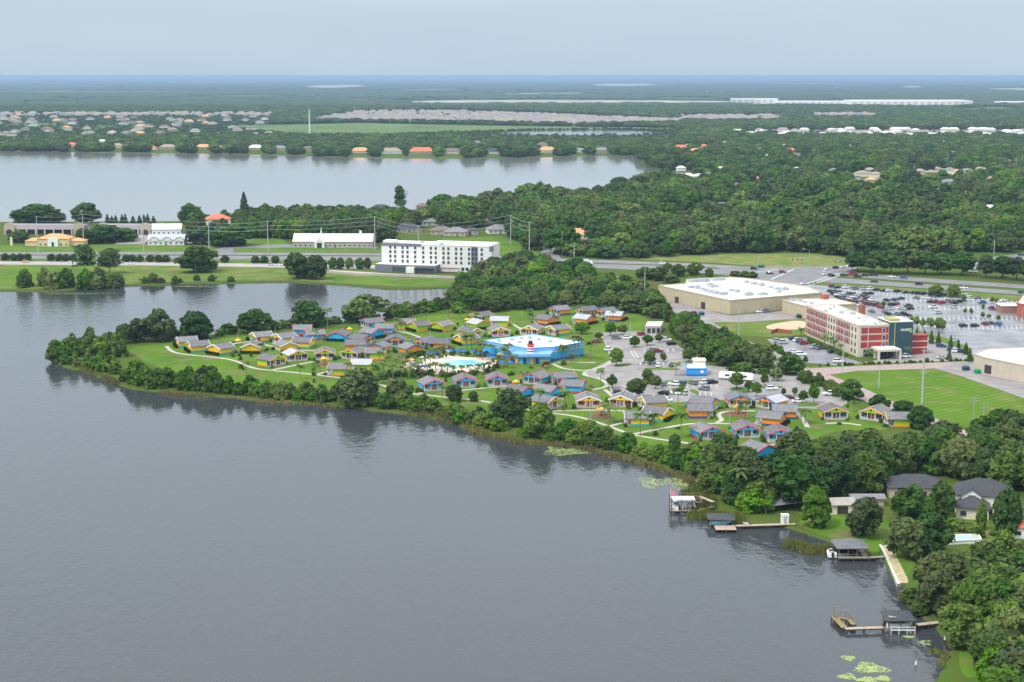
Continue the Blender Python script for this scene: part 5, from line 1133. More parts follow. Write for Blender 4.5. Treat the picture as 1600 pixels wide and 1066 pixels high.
along([(1205, 545), (1225, 555), (1255, 566)], 13, 1, 1, (2.2, 3.2), (1.8, 3), 'clipped shrub along the hotel lot', 'hotel lot shrubs')
along([(1262, 533), (1290, 546), (1320, 558)], 14, 1, 1, (2, 3), (1.2, 2.2), 'planting shrub at the foot of the red hotel', 'hotel foundation shrubs')
along([(1275, 573), (1330, 571), (1400, 568.5), (1515, 564)], 26, .5, .5, (1.6, 2.6), (1.0, 1.7), 'low hedge shrub along the brick road edge', 'brick road edging')
along([(1140, 580), (1175, 583), (1205, 586)], 10, 1, 1, (3, 5), (2, 3.4), 'shrub on the entrance road verge', 'entrance shrubs')
along([(780, 585), (820, 590), (880, 590), (905, 588)], 14, 4, 5, (1.6, 2.6), (.8, 1.5), 'small flower bed shrub on the lobby lawn', 'lobby lawn shrubs')
along([(1486, 822), (1530, 836), (1560, 836)], 10, 2, 2, (4, 6), (2.5, 4), 'garden shrub before the cream house', 'garden shrubs')
along([(1412, 930), (1425, 942), (1445, 958)], 8, 1.5, 1.5, (3, 5), (2, 4), 'waterside shrub below the seawall', 'waterside shrubs')
o = shrub(G(853, 574), 4, 2.6, 'dark red leaved bush beside the lobby path'); o.data = o.data.copy(); o.data.materials.clear(); o.data.materials.append(leafmat('red_leaves', (.16, .02, .02), (.24, .05, .03)))

# planting beside the cottages
for (cx, cy), cdat in zip(CPOS, COTTAGES):
    for k in range(2):
        a = R(cdat[2]) + (-.9 if k else .75) - math.pi / 2 + pr.uniform(-.25, .25); d_ = pr.uniform(6.0, 7.2)
        shrub(Vector((cx + d_ * math.cos(a), cy + d_ * math.sin(a), 0)), pr.uniform(1.2, 2.6), pr.uniform(.9, 2.2), '%s planted shrub at the %s cottage %s' % (('left', 'right')[k], cdat[3], ' '.join(cdat[5].split()[:9])), 'planting beside the cottages', pr.choice(('shrub', 'light', 'oak')))
LW = [(p.x, p.y) for p in GP(LAWN)]; got_ = 0; RP = []
while got_ < 34:
    q = G(pr.uniform(330, 1340), pr.uniform(500, 690))
    if not inpoly(np.array([q.x]), np.array([q.y]), LW)[0] or any(math.hypot(q.x - a, q.y - b) < 8.5 for a, b in CPOS): continue
    if any(inpoly(np.array([q.x]), np.array([q.y]), P)[0] for P in EXCL[5:] if P[0] != (LW[0][0], LW[0][1])): continue
    RP.append(q); got_ += 1
for i, q in enumerate(sorted(RP, key=lambda q: q.x / q.y)):
    h = pr.uniform(5, 9.5); r_ = max(1.9, h * .36); t = empty('palm_tree', (q.x, q.y, 0), pr.uniform(0, 6.28), label='%s small garden palm from the left on the resort lawns' % ordn(i), cat='palm tree', group='garden palms')
    obj('trunk', PTR, t, sc=(.8, .8, h - r_ * .35)); obj('fronds', pr.choice(PALM), t, (.02, 0, h - r_ * .4), sc=r_)
for i in range(170):
    q = G(pr.uniform(360, 1330), pr.uniform(500, 690))
    if inpoly(np.array([q.x]), np.array([q.y]), LW)[0] and not any(math.hypot(q.x - a, q.y - b) < 6.5 for a, b in CPOS): PLANT.append((q.y, q.x, pr.uniform(.6, 2.2), pr.uniform(1, 2.8)))
along([(640, 586), (680, 588), (730, 588), (765, 583), (776, 574)], 30, 2, 2, (1.8, 3.2), (1.2, 2.6), 'tropical shrub along the pool deck edge', 'pool planting')
along([(640, 562), (670, 555), (720, 552), (770, 556)], 18, 2, 3, (2, 3.4), (1.4, 2.8), 'tropical shrub behind the pool', 'planting behind the pool')
along([(560, 598), (600, 592), (640, 584), (660, 590)], 22, 5, 8, (2.2, 4), (1.5, 3.2), 'undergrowth shrub in the palm grove', 'palm grove undergrowth', 'light')
# ---- woods: points over open country, the nearest ones trees of their own, the rest one forest
def scatter(px=None, wpoly=None, sp=9.5, jit=.42):
    W = wpoly or [(p.x, p.y) for p in GP(px)]
    xs = [p[0] for p in W]; ys = [p[1] for p in W]
    X, Y = np.meshgrid(np.arange(min(xs), max(xs), sp), np.arange(min(ys), max(ys), sp)); X, Y = X.ravel(), Y.ravel()
    X = X + RNG.uniform(-jit * sp, jit * sp, X.shape); Y = Y + RNG.uniform(-jit * sp, jit * sp, Y.shape)
    k = inpoly(X, Y, W); return X[k], Y[k]
def clear_of(X, Y, excl=True, houses=True):
    k = np.ones(X.shape, bool)
    if excl:
        for P in EXCL:
            xs = [p[0] for p in P]; ys = [p[1] for p in P]
            m = (X > min(xs) - 1) & (X < max(xs) + 1) & (Y > min(ys) - 1) & (Y < max(ys) + 1) & k
            if m.any(): ii = np.where(m)[0]; k[ii] &= ~inpoly(X[ii], Y[ii], P)
    if houses:
        for hx_, hy_, hw_, hd, cl in HOUSES:
            s = X - hx_ * (Y / hy_)                      # along the line of view from the lake
            k &= ~((np.abs(s) < hw_) & (Y < hy_ + hd / 2 + 3) & (Y > hy_ - hd / 2 - cl))
    return k
ZN = []
def zone(px, sp, hr, wr, label, group, excl=True):
    X, Y = scatter(px, sp=sp); k = clear_of(X, Y, excl); X, Y = X[k], Y[k]; n = len(X)
    h = RNG.uniform(*hr, n); ZN.append((X, Y, h, h * RNG.uniform(*wr, n), label, group))
zone([(700, 470), (722, 446), (735, 432), (790, 424), (850, 422), (905, 428), (940, 452), (962, 470), (1000, 470), (1030, 480), (1060, 502), (1030, 508), (1005, 498), (975, 492), (940, 486), (900, 480), (840, 484), (770, 490), (715, 494)], 8.4, (5.5, 11.5), (.9, 1.5), 'dark tree in the wood behind the resort cottages', 'wood behind the cottages')
zone([(735, 440), (790, 430), (850, 428), (880, 434), (880, 446), (800, 452), (740, 462)], 11.5, (11, 15.5), (.8, 1.1), 'tall dark tree in the heart of the resort wood', 'wood behind the cottages')
zone([(1050, 506), (1085, 503), (1112, 528), (1150, 545), (1195, 567), (1225, 578), (1150, 575), (1108, 568), (1085, 548), (1060, 530)], 7.5, (6, 9.5), (.95, 1.4), 'tree in the belt between parking lot and service road', 'belt beside the lot')
zone([(1105, 752), (1139, 748), (1165, 765), (1200, 765), (1232, 735), (1300, 722), (1340, 722), (1380, 726), (1460, 722), (1520, 706), (1570, 688), (1700, 700), (1700, 790), (1590, 775), (1500, 756), (1480, 745), (1375, 745), (1350, 772), (1290, 785), (1260, 780), (1200, 797), (1150, 792), (1125, 775)], 7.6, (9, 13), (.85, 1.25), 'leafy tree in the dense wood above the docks', 'wood above the docks')
zone([(1428, 932), (1480, 928), (1535, 918), (1550, 902), (1600, 893), (1720, 890), (1720, 1180), (1520, 1180), (1528, 1060), (1552, 1020), (1545, 995), (1500, 990), (1462, 965), (1432, 945)], 7.4, (8.5, 12), (.85, 1.2), 'leafy tree in the wood at the lower right corner', 'lower right wood')
zone([(290, 366), (345, 372), (440, 372), (455, 378), (600, 380), (625, 374), (690, 374), (690, 362), (740, 358), (745, 345), (690, 340), (640, 352), (600, 345), (540, 345), (420, 348), (340, 354)], 9, (11, 16), (.85, 1.15), 'oak in the belt behind the church hall', 'oaks behind the church')
zone([(695, 352), (720, 350), (760, 348), (800, 346), (815, 352), (800, 366), (770, 348), (720, 358)], 9, (15, 21), (.9, 1.2), 'tall oak on the far lake shore behind the white hotel', 'tall lake shore oaks')
zone([(790, 345), (850, 338), (960, 322), (1080, 300), (1120, 300), (1080, 330), (960, 350), (860, 372), (812, 376)], 9.5, (13, 19), (.9, 1.2), 'tall oak in the wood across the highway', 'wood across the highway')
STRIP = [(p.x, p.y) for p in GP([(-200, 410), (800, 410), (846, 400), (812, 379), (790, 366), (700, 352), (660, 338), (-200, 352)])]
back = GP([(815, 396), (846, 401), (880, 405), (985, 405), (1345, 420), (1600, 440), (1760, 452)]); far_y = 6200
W = [(p.x, p.y) for p in back] + [(far_y * .36, far_y), (-far_y * .36, far_y), (-1300 * .36, 1300)]
for d0, d1, sp, hr in ((0, 1700, 12.5, (11, 19)), (1700, 2350, 12.5, (9, 16)), (2350, 3600, 13, (8, 13)), (3600, 6200, 18, (7, 12))):
    X, Y = scatter(wpoly=W, sp=sp); k = (Y >= d0) & (Y < d1) & ~inpoly(X, Y, STRIP) & (np.abs(X) < Y * .355 + 20); X, Y = X[k], Y[k]
    k = clear_of(X, Y); X, Y = X[k], Y[k]; small = np.zeros(X.shape, bool)
    for P, keep in (([(470, 190), (560, 174), (700, 171.5), (900, 178), (1062, 186), (1065, 194), (900, 197), (760, 194), (560, 191)], .05), ([(-60, 177), (430, 177), (420, 214), (-60, 222)], .34), ([(1150, 203), (1660, 202.5), (1660, 213), (1350, 216), (1250, 216), (1160, 208)], .14), ([(1060, 180), (1222, 180), (1222, 191), (1060, 191)], .12), ([(1268, 178), (1374, 178), (1374, 185), (1268, 185)], .15), ([(745, 208), (1050, 208), (1050, 220), (745, 220)], .3)):
        m = inpoly(X, Y, [(p.x, p.y) for p in GP(P)]); k = ~m | (RNG.random(X.shape) < keep); X, Y = X[k], Y[k]; small = small[k] | m[k] 
    for P in ([(735, 202), (1062, 202), (1062, 224), (735, 224)], [(340, 195), (735, 195), (735, 217), (340, 217)], [(-60, 219), (40, 219), (40, 228), (-60, 228)]): small |= inpoly(X, Y, [(p.x, p.y) for p in GP(P)])
    h = RNG.uniform(*hr, X.shape) * np.where(small, .38, 1); w = h * RNG.uniform(1.0, 1.6, X.shape) * (1 if d0 < 2350 else 1.35 if d0 < 3600 else 2.0)
    if d0 < 2350:                                        # uneven canopy: low thickets between the tall oaks
        wv = np.sin(X / 31 + 1.7 * np.sin(Y / 47)) + np.sin(Y / 39 + X / 83) + RNG.normal(0, .5, X.shape); f_ = np.where(wv > .75, .5, np.where(wv < -1.2, 1.2, 1.0)); h = h * f_; w = w * np.sqrt(f_)
    ZN.append((X, Y, h, w, 'oak in the dense wood beyond the highway', 'dense wood beyond the highway'))
ALL = []
for X, Y, h, w, lab, grp in ZN: ALL += [(y, x, hh, ww, lab, grp) for x, y, hh, ww in zip(X, Y, h, w)]
ALL.sort(key=lambda a: math.hypot(a[0], a[1]) / a[2] + (0 if abs(a[1]) < a[0] * .345 else 1e5))
HAND = sum(1 for o in COL.objects if o.get('category') == 'tree'); NIND = max(60, 298 - HAND)
NEAR = [a for a in ALL[:NIND]]; REST = ALL[NIND:]
NEAR.sort(key=lambda a: a[1] / a[0]); nt = {}
for y, x, h, w, lab, grp in NEAR:
    nt[lab] = nt.get(lab, 0) + 1; lab = '%s from the left: %s' % (ordn(nt[lab] - 1), lab)
    tree(Vector((x, y, 0)), w, h, lab, grp, 'oak', random.choice(('wood_leaf', 'wood_leaf', 'oak', 'light' if 'lower right' in grp else 'oak', 'light' if h < 10.5 else 'wood_leaf')))
# the rest: one forest drawn by geometry nodes from the same tree crowns
def forest(name, pts, label, sources=None):
    me = bpy.data.meshes.new(name); me.from_pydata([(x, y, 0) for y, x, *_ in pts], [], [])
    n = len(pts)
    at = me.attributes.new('tree_scale', 'FLOAT_VECTOR', 'POINT'); at.data.foreach_set('vector', np.array([(p[3], p[3], p[2]) for p in pts], 'f').ravel())
    at = me.attributes.new('tree_turn', 'FLOAT_VECTOR', 'POINT'); at.data.foreach_set('vector', np.array([(0, 0, a) for a in RNG.uniform(0, 6.28, n)], 'f').ravel())
    at = me.attributes.new('tree_kind', 'INT', 'POINT'); at.data.foreach_set('value', RNG.integers(0, 9, n).astype('i'))
    o = obj(name, me); tag(o, label, kind='stuff')
    ng = bpy.data.node_groups.new(name, 'GeometryNodeTree')
    ng.interface.new_socket('Geometry', in_out='INPUT', socket_type='NodeSocketGeometry'); ng.interface.new_socket('Geometry', in_out='OUTPUT', socket_type='NodeSocketGeometry')
    N = ng.nodes; L_ = ng.links; gi = N.new('NodeGroupInput'); go = N.new('NodeGroupOutput')
    jg = N.new('GeometryNodeJoinGeometry')
    seen = {}
    for q in COL.objects:
        if q.name.startswith('crown') and q.data and q.parent and q.parent.get('category') == 'tree' and q.data.materials[0].name in ('oak_leaves', 'mixed_leaves', 'fresh_leaves') and len(q.data.polygons) > 3000: seen.setdefault(q.data.name, q)
    def na(nm, ty):
        a = N.new('GeometryNodeInputNamedAttribute'); a.data_type = ty; a.inputs['Name'].default_value = nm; return a.outputs['Attribute']
    kd, tn, scl = na('tree_kind', 'INT'), na('tree_turn', 'FLOAT_VECTOR'), na('tree_scale', 'FLOAT_VECTOR')
    pool_ = list(seen.values()); by = lambda nm: [q for q in pool_ if q.data.materials[0].name == nm]
    src = (sources or by('oak_leaves')[:3] + by('mixed_leaves')[:4] + by('fresh_leaves')[:2])[:9]
    for i in range(9):
        q = src[i % len(src)]
        oi = N.new('GeometryNodeObjectInfo'); oi.inputs['Object'].default_value = q; oi.inputs['As Instance'].default_value = False; oi.transform_space = 'ORIGINAL'
        ip = N.new('GeometryNodeInstanceOnPoints'); cp = N.new('FunctionNodeCompare'); cp.data_type = 'INT'; cp.operation = 'EQUAL'; cp.inputs[3].default_value = i
        L_.new(kd, cp.inputs[2]); L_.new(cp.outputs[0], ip.inputs['Selection'])
        L_.new(gi.outputs[0], ip.inputs['Points']); L_.new(oi.outputs['Geometry'], ip.inputs['Instance'])
        L_.new(tn, ip.inputs['Rotation']); L_.new(scl, ip.inputs['Scale']); L_.new(ip.outputs[0], jg.inputs[0])
    L_.new(jg.outputs[0], go.inputs[0])
    md = o.modifiers.new('trees', 'NODES'); md.node_group = ng; return o
sh = {}
for q in COL.objects:
    if q.name.startswith('shrub') and q.type == 'MESH' and q.data.materials[0].name != 'red_leaves': sh.setdefault(q.data.name, q)
forest('small_planting', PLANT, 'low ornamental planting around cottages, pool, lobby and hotel', list(sh.values())[::max(1, len(sh) // 9)])
X, Y = scatter([(885, 428), (950, 430), (1012, 445), (1015, 462), (970, 478), (940, 470), (905, 480), (880, 462)], sp=6); k = RNG.random(X.shape) < .75; X, Y = X[k], Y[k]
forest('scrub', [(y, x, RNG.uniform(1.6, 4.2), RNG.uniform(4, 8)) for x, y in zip(X, Y)], 'tangled light green scrub between the wood and the store', [q for q in sh.values() if q.data.materials[0].name in ('fresh_leaves', 'shrub_leaves')][:6])
forest('forest', REST, 'dense green woods stretching from the highway to the far plain')
# far plain: low dark clumps of wood to the horizon
fw = MB(); iv, if_ = ico(); fr = random.Random(4); FV = []; FF = []
FC = [(min(G(*q).x for q in P), max(G(*q).x for q in P), min(G(*q).y for q in P), max(G(*q).y for q in P)) for P in FARC]
kk = 0
for i in range(15000):
    d = 6000 + 27000 * fr.random() ** 1.7; x = d * fr.uniform(-.36, .36); a = fr.uniform(50, 200) * (d / 9000); b = fr.uniform(40, 120); h = fr.uniform(8, 17)
    wv = math.sin(x / 1300 + 2 * math.sin(d / 2100)) + math.sin(d / 700 + x / 2600) + .8 * math.sin(x / 520 - d / 1900)
    if wv < -.55 and fr.random() > .12: continue
    if any(x0 - a < x < x1 + a and y0 - 20 * d / 120 * .6 < d < y1 + b for x0, x1, y0, y1 in FC): continue
    FV.append(iv * np.array((a, b, h)) + np.array((x, d, 0))); FF += [tuple(k + len(iv) * kk for k in f) for f in if_]; kk += 1
FV = np.concatenate(FV).tolist()
me = bpy.data.meshes.new('distant_woods'); me.from_pydata(FV, [], FF); me.materials.append(mat('distant_foliage', (.022, .045, .016), 1, c2=(.04, .07, .022), scale=.01)); o = obj('distant_woods', me); tag(o, 'dark blue green woodland fading to the horizon', kind='stuff')

# ---- reeds and lily pads
def reeds(px, n, depth, h, label, inner=0.0):
    P = GP(px); mb = MB(); seg = [(P[i], P[i + 1], (P[i + 1] - P[i]).length) for i in range(len(P) - 1)]; T = sum(s[2] for s in seg); r = random.Random(len(px) + n)
    CL = [(r.random(), r.uniform(-1, 1), r.uniform(.55, 1.25)) for _ in range(max(6, n // 22))]
    for k in range(n):
        cu, cv, ch = r.choice(CL); u = min(max(cu * T + r.gauss(0, 1.1), 0), T * .999)
        for a, b, L_ in seg:
            if u <= L_: break
            u -= L_
        p = a + (b - a) * min(1, u / max(.01, L_)); d = (b - a).normalized(); q = Vector((d.y, -d.x, 0)); v = max(-1, min(1, cv + r.gauss(0, .3)))
        x, y = p.x + q.x * v * depth + r.uniform(-.4, .4), p.y + q.y * v * depth + r.uniform(-.4, .4)
        a = r.uniform(0, 6.28); w = r.uniform(.10, .22); hh = r.uniform(*h) * (1.15 - .5 * abs(v)) * ch; lx, ly = r.uniform(-.35, .35), r.uniform(-.35, .35)
        c, s = math.cos(a) * w, math.sin(a) * w
        mb.add([(x - c, y - s, WZ - .1), (x + c, y + s, WZ - .1), (x + lx + c * .3, y + ly + s * .3, WZ + hh), (x + lx - c * .3, y + ly - s * .3, WZ + hh)], [(0, 1, 2, 3)])
    o = obj('reeds', mb, m=M['reed']); return tag(o, label, kind='stuff')
reeds([(128, 577), (160, 588), (185, 600)], 900, 1.6, (1.2, 2.2), 'pale reeds at the waterline of the point')
reeds([(250, 612), (296, 617), (330, 618)], 600, 1.3, (1.0, 1.8), 'thin reeds below the shore clump')
reeds([(400, 626), (482, 630), (533, 634)], 700, 1.0, (.8, 1.6), 'thin reeds below the curving path shore')
reeds([(640, 646), (680, 652), (710, 658), (735, 668), (750, 676), (775, 682), (812, 689), (850, 694)], 1900, 1.4, (1.0, 2.2), 'brown green reeds along the middle shore')
reeds([(850, 692), (912, 699), (940, 708), (982, 716), (1030, 731), (1066, 744), (1090, 758)], 2100, 1.4, (1.0, 2.2), 'brown green reeds along the right shore')
reeds([(1085, 765), (1100, 785), (1090, 800), (1105, 810), (1140, 808), (1165, 812)], 3000, 4.0, (1.0, 2.4), 'tall olive reeds between the first two docks')
reeds([(1232, 848), (1255, 855), (1280, 860), (1298, 858)], 1500, 3.0, (.9, 2.0), 'rounded brown reed bed before the lakeside lawn')
reeds([(1456, 1012), (1478, 1018), (1482, 1040)], 900, 1.5, (.2, .5), 'low drowned weed at the lower right shore')
def lilies(cx, cy, rx, ry, n, label):
    mb = MB(); r = random.Random(int(cx)); c0 = G(cx, cy)
    a0 = abs(G(cx + rx, cy).x - c0.x); b0 = abs(G(cx, cy - ry).y - c0.y)
    for k in range(n):
        t = r.uniform(0, 6.28); q0 = r.random()
        q = q0 ** .62 * (1 + .25 * math.sin(3 * t + cx)); x, y = c0.x + a0 * q * math.cos(t), c0.y + b0 * q * math.sin(t); s = r.uniform(.14, .26); a = r.uniform(0, 6)
        mb.add([(x, y, WZ + .012)] + [(x + s * math.cos(a + j * .9), y + s * math.sin(a + j * .9), WZ + .012 + .015 * r.random()) for j in range(7)], [(0, j, j + 1) for j in range(1, 7)])
    o = obj('lily_pads', mb, m=M['lily']); return tag(o, label, kind='stuff')
for a in [(1360, 1040, 26, 8, 430, 'largest lily pad patch at the lower right'), (1326, 1024, 10, 4, 120, 'small lily patch above the largest'), (1324, 1053, 14, 4.5, 170, 'lily patch left below the largest'), (1355, 1058, 14, 4, 220, 'lily patch below the largest'), (1380, 1056, 12, 4, 220, 'lily patch right below the largest'), (1019, 751, 22, 8, 420, 'lily patch on open water left of the first dock'), (1062, 752, 20, 10, 480, 'lily field against the reeds'), (888, 701, 42, 8, 1000, 'pale lily field below the yellow cottages'), (1420, 991, 9, 1.6, 90, 'lilies under the last boat lift'), (1445, 1000, 10, 4, 60, 'scattered lilies near the lower shore'), (300, 446, 60, 1.2, 500, 'thin lily line along the road side pond edge'), (120, 457, 70, 1.2, 500, 'thin lily line before the dark thicket'), (1090, 775, 14, 5, 260, 'lilies behind the first dock')]:
    lilies(*a)
# ------------------------------------------------------------------ vehicles
def loft(sec):
    """sections along x: (x, half width, z0, z1, top half width)"""
    mb = MB(); v = []
    for x, w, z0, z1, wt in sec: v += [(x, -w, z0), (x, w, z0), (x, w, z0 + (z1 - z0) * .6), (x, wt, z1), (x, -wt, z1), (x, -w, z0 + (z1 - z0) * .6)]
    n = len(sec); f = []
    for i in range(n - 1):
        for j in range(6): f.append((6 * i + j, 6 * i + (j + 1) % 6, 6 * i + 6 + (j + 1) % 6, 6 * i + 6 + j))
    f += [(5, 4, 3, 2, 1, 0), tuple(6 * (n - 1) + j for j in range(6))]
    return mb.add(v, f)
CARB = {
 'sedan': ([(-2.3, .78, .35, .8, .7), (-2.1, .9, .28, .95, .82), (-1.2, .91, .28, 1.0, .84), (1.1, .91, .28, .95, .84), (2.0, .88, .28, .78, .78), (2.3, .75, .35, .62, .65)], [(-1.75, .80, .95, .97, .80), (-1.0, .74, .95, 1.42, .62), (.35, .74, .95, 1.42, .62), (1.2, .80, .93, .95, .80)], (-.85, .25, 1.42, .64)),
 'suv': ([(-2.3, .82, .4, 1.0, .78), (-2.2, .94, .33, 1.12, .88), (1.0, .95, .33, 1.1, .88), (2.1, .92, .33, .98, .82), (2.35, .8, .4, .8, .7)], [(-2.2, .86, 1.08, 1.12, .86), (-2.0, .8, 1.08, 1.72, .68), (.35, .8, 1.08, 1.72, .68), (1.15, .86, 1.05, 1.08, .86)], (-1.9, .25, 1.72, .70)),
 'pickup': ([(-2.8, .88, .45, 1.05, .88), (-.6, .95, .4, 1.1, .9), (1.5, .95, .4, 1.12, .88), (2.5, .92, .4, 1.05, .82), (2.8, .82, .45, .9, .72)], [(-.9, .86, 1.08, 1.12, .86), (-.75, .8, 1.08, 1.8, .7), (.75, .8, 1.08, 1.8, .7), (1.5, .86, 1.1, 1.12, .86)], (-.7, .7, 1.8, .72))}
WH = MB().tube((0, -.11, 0), (0, .11, 0), .34, .34, 10).mesh('wheel', M['black'])
CARM = {}
def car_meshes(kind, paint):
    k = (kind, paint.name)
    if k not in CARM:
        b, g, (x0, x1, z, w) = CARB[kind]
        body = loft(b); body.box((x0 + x1) / 2, 0, z - .02, x1 - x0 + .1, 2 * w - .04, .06)
        if kind == 'pickup': body.box(-1.75, 0, 1.06, 1.9, 1.5, .02)
        sm = loft(b); sm.box((x0 + x1) / 2, 0, z - .02, x1 - x0 + .1, 2 * w - .04, .06); n1 = len(sm.f)
        sm.add(loft(g).v, loft(g).f); n2 = len(sm.f)
        for sx in (-1.35, 1.35):
            for sy in (-.82, .82): t = MB().tube((sx, sy - .11, .34), (sx, sy + .11, .34), .34, .34, 8); sm.add(t.v, t.f)
        one = sm.mesh('car', [paint, M['glass'], M['black']])
        for i, p_ in enumerate(one.polygons): p_.material_index = 0 if i < n1 else 1 if i < n2 else 2
        CARM[k] = (body.mesh('body', paint), loft(g).mesh('window_glass', M['glass']), one)
    return CARM[k]
PAINT = {k: mat('paint_' + k, c, .3, spec=.5) for k, c in dict(white=(.78, .78, .78), silver=(.45, .47, .48), grey=(.16, .17, .18), black=(.012, .013, .015), red=(.28, .018, .022), maroon=(.16, .015, .03), navy=(.02, .035, .11), blue=(.04, .13, .32), yellow=(.75, .36, .02), green=(.03, .10, .07)).items()}
CARS = []
def car(px, py, col, kind='sedan', hd=0.0, where='', parts=False, z=.1): CARS.append((px, py, col, kind, hd, where, parts, z))
W1 = 'along the top row of the shopping lot'
for px, py, c, k in [(1257, 445, 'white', 'pickup'), (1300, 449, 'maroon', 'suv'), (1308, 450.5, 'black', 'sedan'), (1322, 450.5, 'white', 'suv'), (1336, 452.5, 'grey', 'suv'), (1350, 453, 'silver', 'suv'), (1360, 453, 'white', 'suv'), (1369, 454, 'black', 'sedan'), (1381, 455.5, 'black', 'sedan'), (1389, 455.5, 'white', 'suv'), (1402, 457, 'black', 'suv'), (1415, 458.5, 'black', 'sedan'), (1426, 459, 'black', 'sedan'), (1434, 460, 'black', 'suv'), (1443, 460.5, 'black', 'suv'), (1455, 461.5, 'black', 'suv'), (1467, 463, 'black', 'sedan'), (1476, 462.5, 'navy', 'suv'), (1500, 465, 'grey', 'suv'), (1511, 464.5, 'white', 'suv'), (1527, 467, 'grey', 'sedan'), (1550, 469, 'silver', 'sedan'), (1568, 471, 'white', 'sedan')]: car(px, py, c, k, .5, W1)
W2 = 'in the middle of the shopping lot'
for px, py, c, k in [(1352, 460, 'black', 'sedan'), (1360, 460, 'black', 'sedan'), (1432, 467, 'grey', 'sedan'), (1447, 467, 'white', 'sedan'), (1385, 470.5, 'black', 'sedan'), (1397, 470, 'black', 'sedan'), (1454, 473, 'black', 'sedan'), (1462, 473.5, 'red', 'suv'), (1471.5, 475, 'red', 'suv'), (1480, 472.5, 'grey', 'suv'), (1490, 475, 'black', 'suv'), (1498, 473.5, 'black', 'pickup'), (1512, 470, 'white', 'suv'), (1535, 474.5, 'blue', 'pickup'), (1458, 481.5, 'white', 'pickup'), (1489, 481.5, 'silver', 'suv'), (1466, 490.5, 'silver', 'sedan'), (1550, 484, 'maroon', 'pickup'), (1419, 480, 'black', 'pickup'), (1422, 484, 'black', 'suv'), (1403, 482.5, 'white', 'sedan'), (1410, 484, 'silver', 'sedan'), (1393, 478, 'black', 'suv'), (1400, 477, 'red', 'suv'), (1410, 492, 'black', 'suv'), (1402, 493, 'grey', 'suv'), (1418, 494, 'black', 'sedan'), (1391, 484, 'silver', 'sedan'), (1383, 489, 'grey', 'sedan'), (1362, 488, 'grey', 'sedan'), (1376, 482, 'red', 'suv'), (1388, 492, 'black', 'sedan'), (1505, 511, 'black', 'suv'), (1523, 511, 'black', 'suv'), (1539, 508, 'maroon', 'suv'), (1548, 506.5, 'black', 'sedan'), (1559, 508.5, 'blue', 'suv'), (1470, 513, 'black', 'suv'), (1408, 468, 'navy', 'sedan')]: car(px, py, c, k, pr.choice((.45, 2.0, 2.05)), W2)
W3 = 'in the packed rows beside the brick pier'
for i in range(44):
    u, v = i % 9, i // 9; px = 1296 + u * 7.2 + v * 6 + pr.uniform(-1, 1); py = 456.5 + v * 4.6 + u * 1.1 + pr.uniform(-.4, .4)
    if py > 479: continue
    car(px, py, pr.choice(('white', 'white', 'silver', 'grey', 'black', 'black', 'red', 'maroon', 'navy')), pr.choice(('sedan', 'suv', 'suv')), 2.0 + pr.uniform(-.05, .05), W3)
W4 = 'on the highway by the junction'
for px, py, c, k, h in [(1293, 422, 'white', 'sedan', .7), (1306, 420, 'black', 'suv', .6), (1317, 419, 'white', 'sedan', .6), (1327, 417, 'white', 'sedan', .6), (1287, 429.5, 'white', 'suv', 1.2), (1299, 432, 'black', 'suv', -.3), (1318, 431.5, 'black', 'sedan', -.15), (1328, 431.5, 'red', 'pickup', -.15), (1334, 428.5, 'maroon', 'suv', -.15), (1340, 433.5, 'black', 'suv', -.15), (1352, 431.8, 'black', 'sedan', -.15), (1365, 431.5, 'black', 'pickup', -.15), (1393, 433.8, 'white', 'sedan', -.2), (1366, 441.5, 'maroon', 'sedan', -.2), (1223, 427, 'maroon', 'suv', 0), (1203, 428.5, 'black', 'sedan', -.4), (1412, 435.5, 'blue', 'suv', -.2), (1436, 445.5, 'black', 'suv', -.2), (1506, 451.5, 'white', 'sedan', -.2), (1597, 459, 'green', 'suv', -.2), (1178, 421.5, 'black', 'suv', 0), (1088, 416, 'white', 'sedan', 0), (1035, 413, 'white', 'suv', 0)]: car(px, py, c, k, h, W4)
W5 = 'on the frontage road at the left'
for px, py, c, k in [(40, 410.5, 'yellow', 'suv'), (111, 411.5, 'white', 'sedan'), (204, 413, 'white', 'sedan'), (424, 415, 'silver', 'suv'), (436, 415.5, 'white', 'sedan'), (448, 415.8, 'black', 'suv'), (520, 420, 'white', 'suv'), (540, 420.5, 'white', 'sedan'), (552, 421, 'silver', 'suv')]: car(px, py, c, k, 0, W5)
W6 = 'in the resort parking lots'
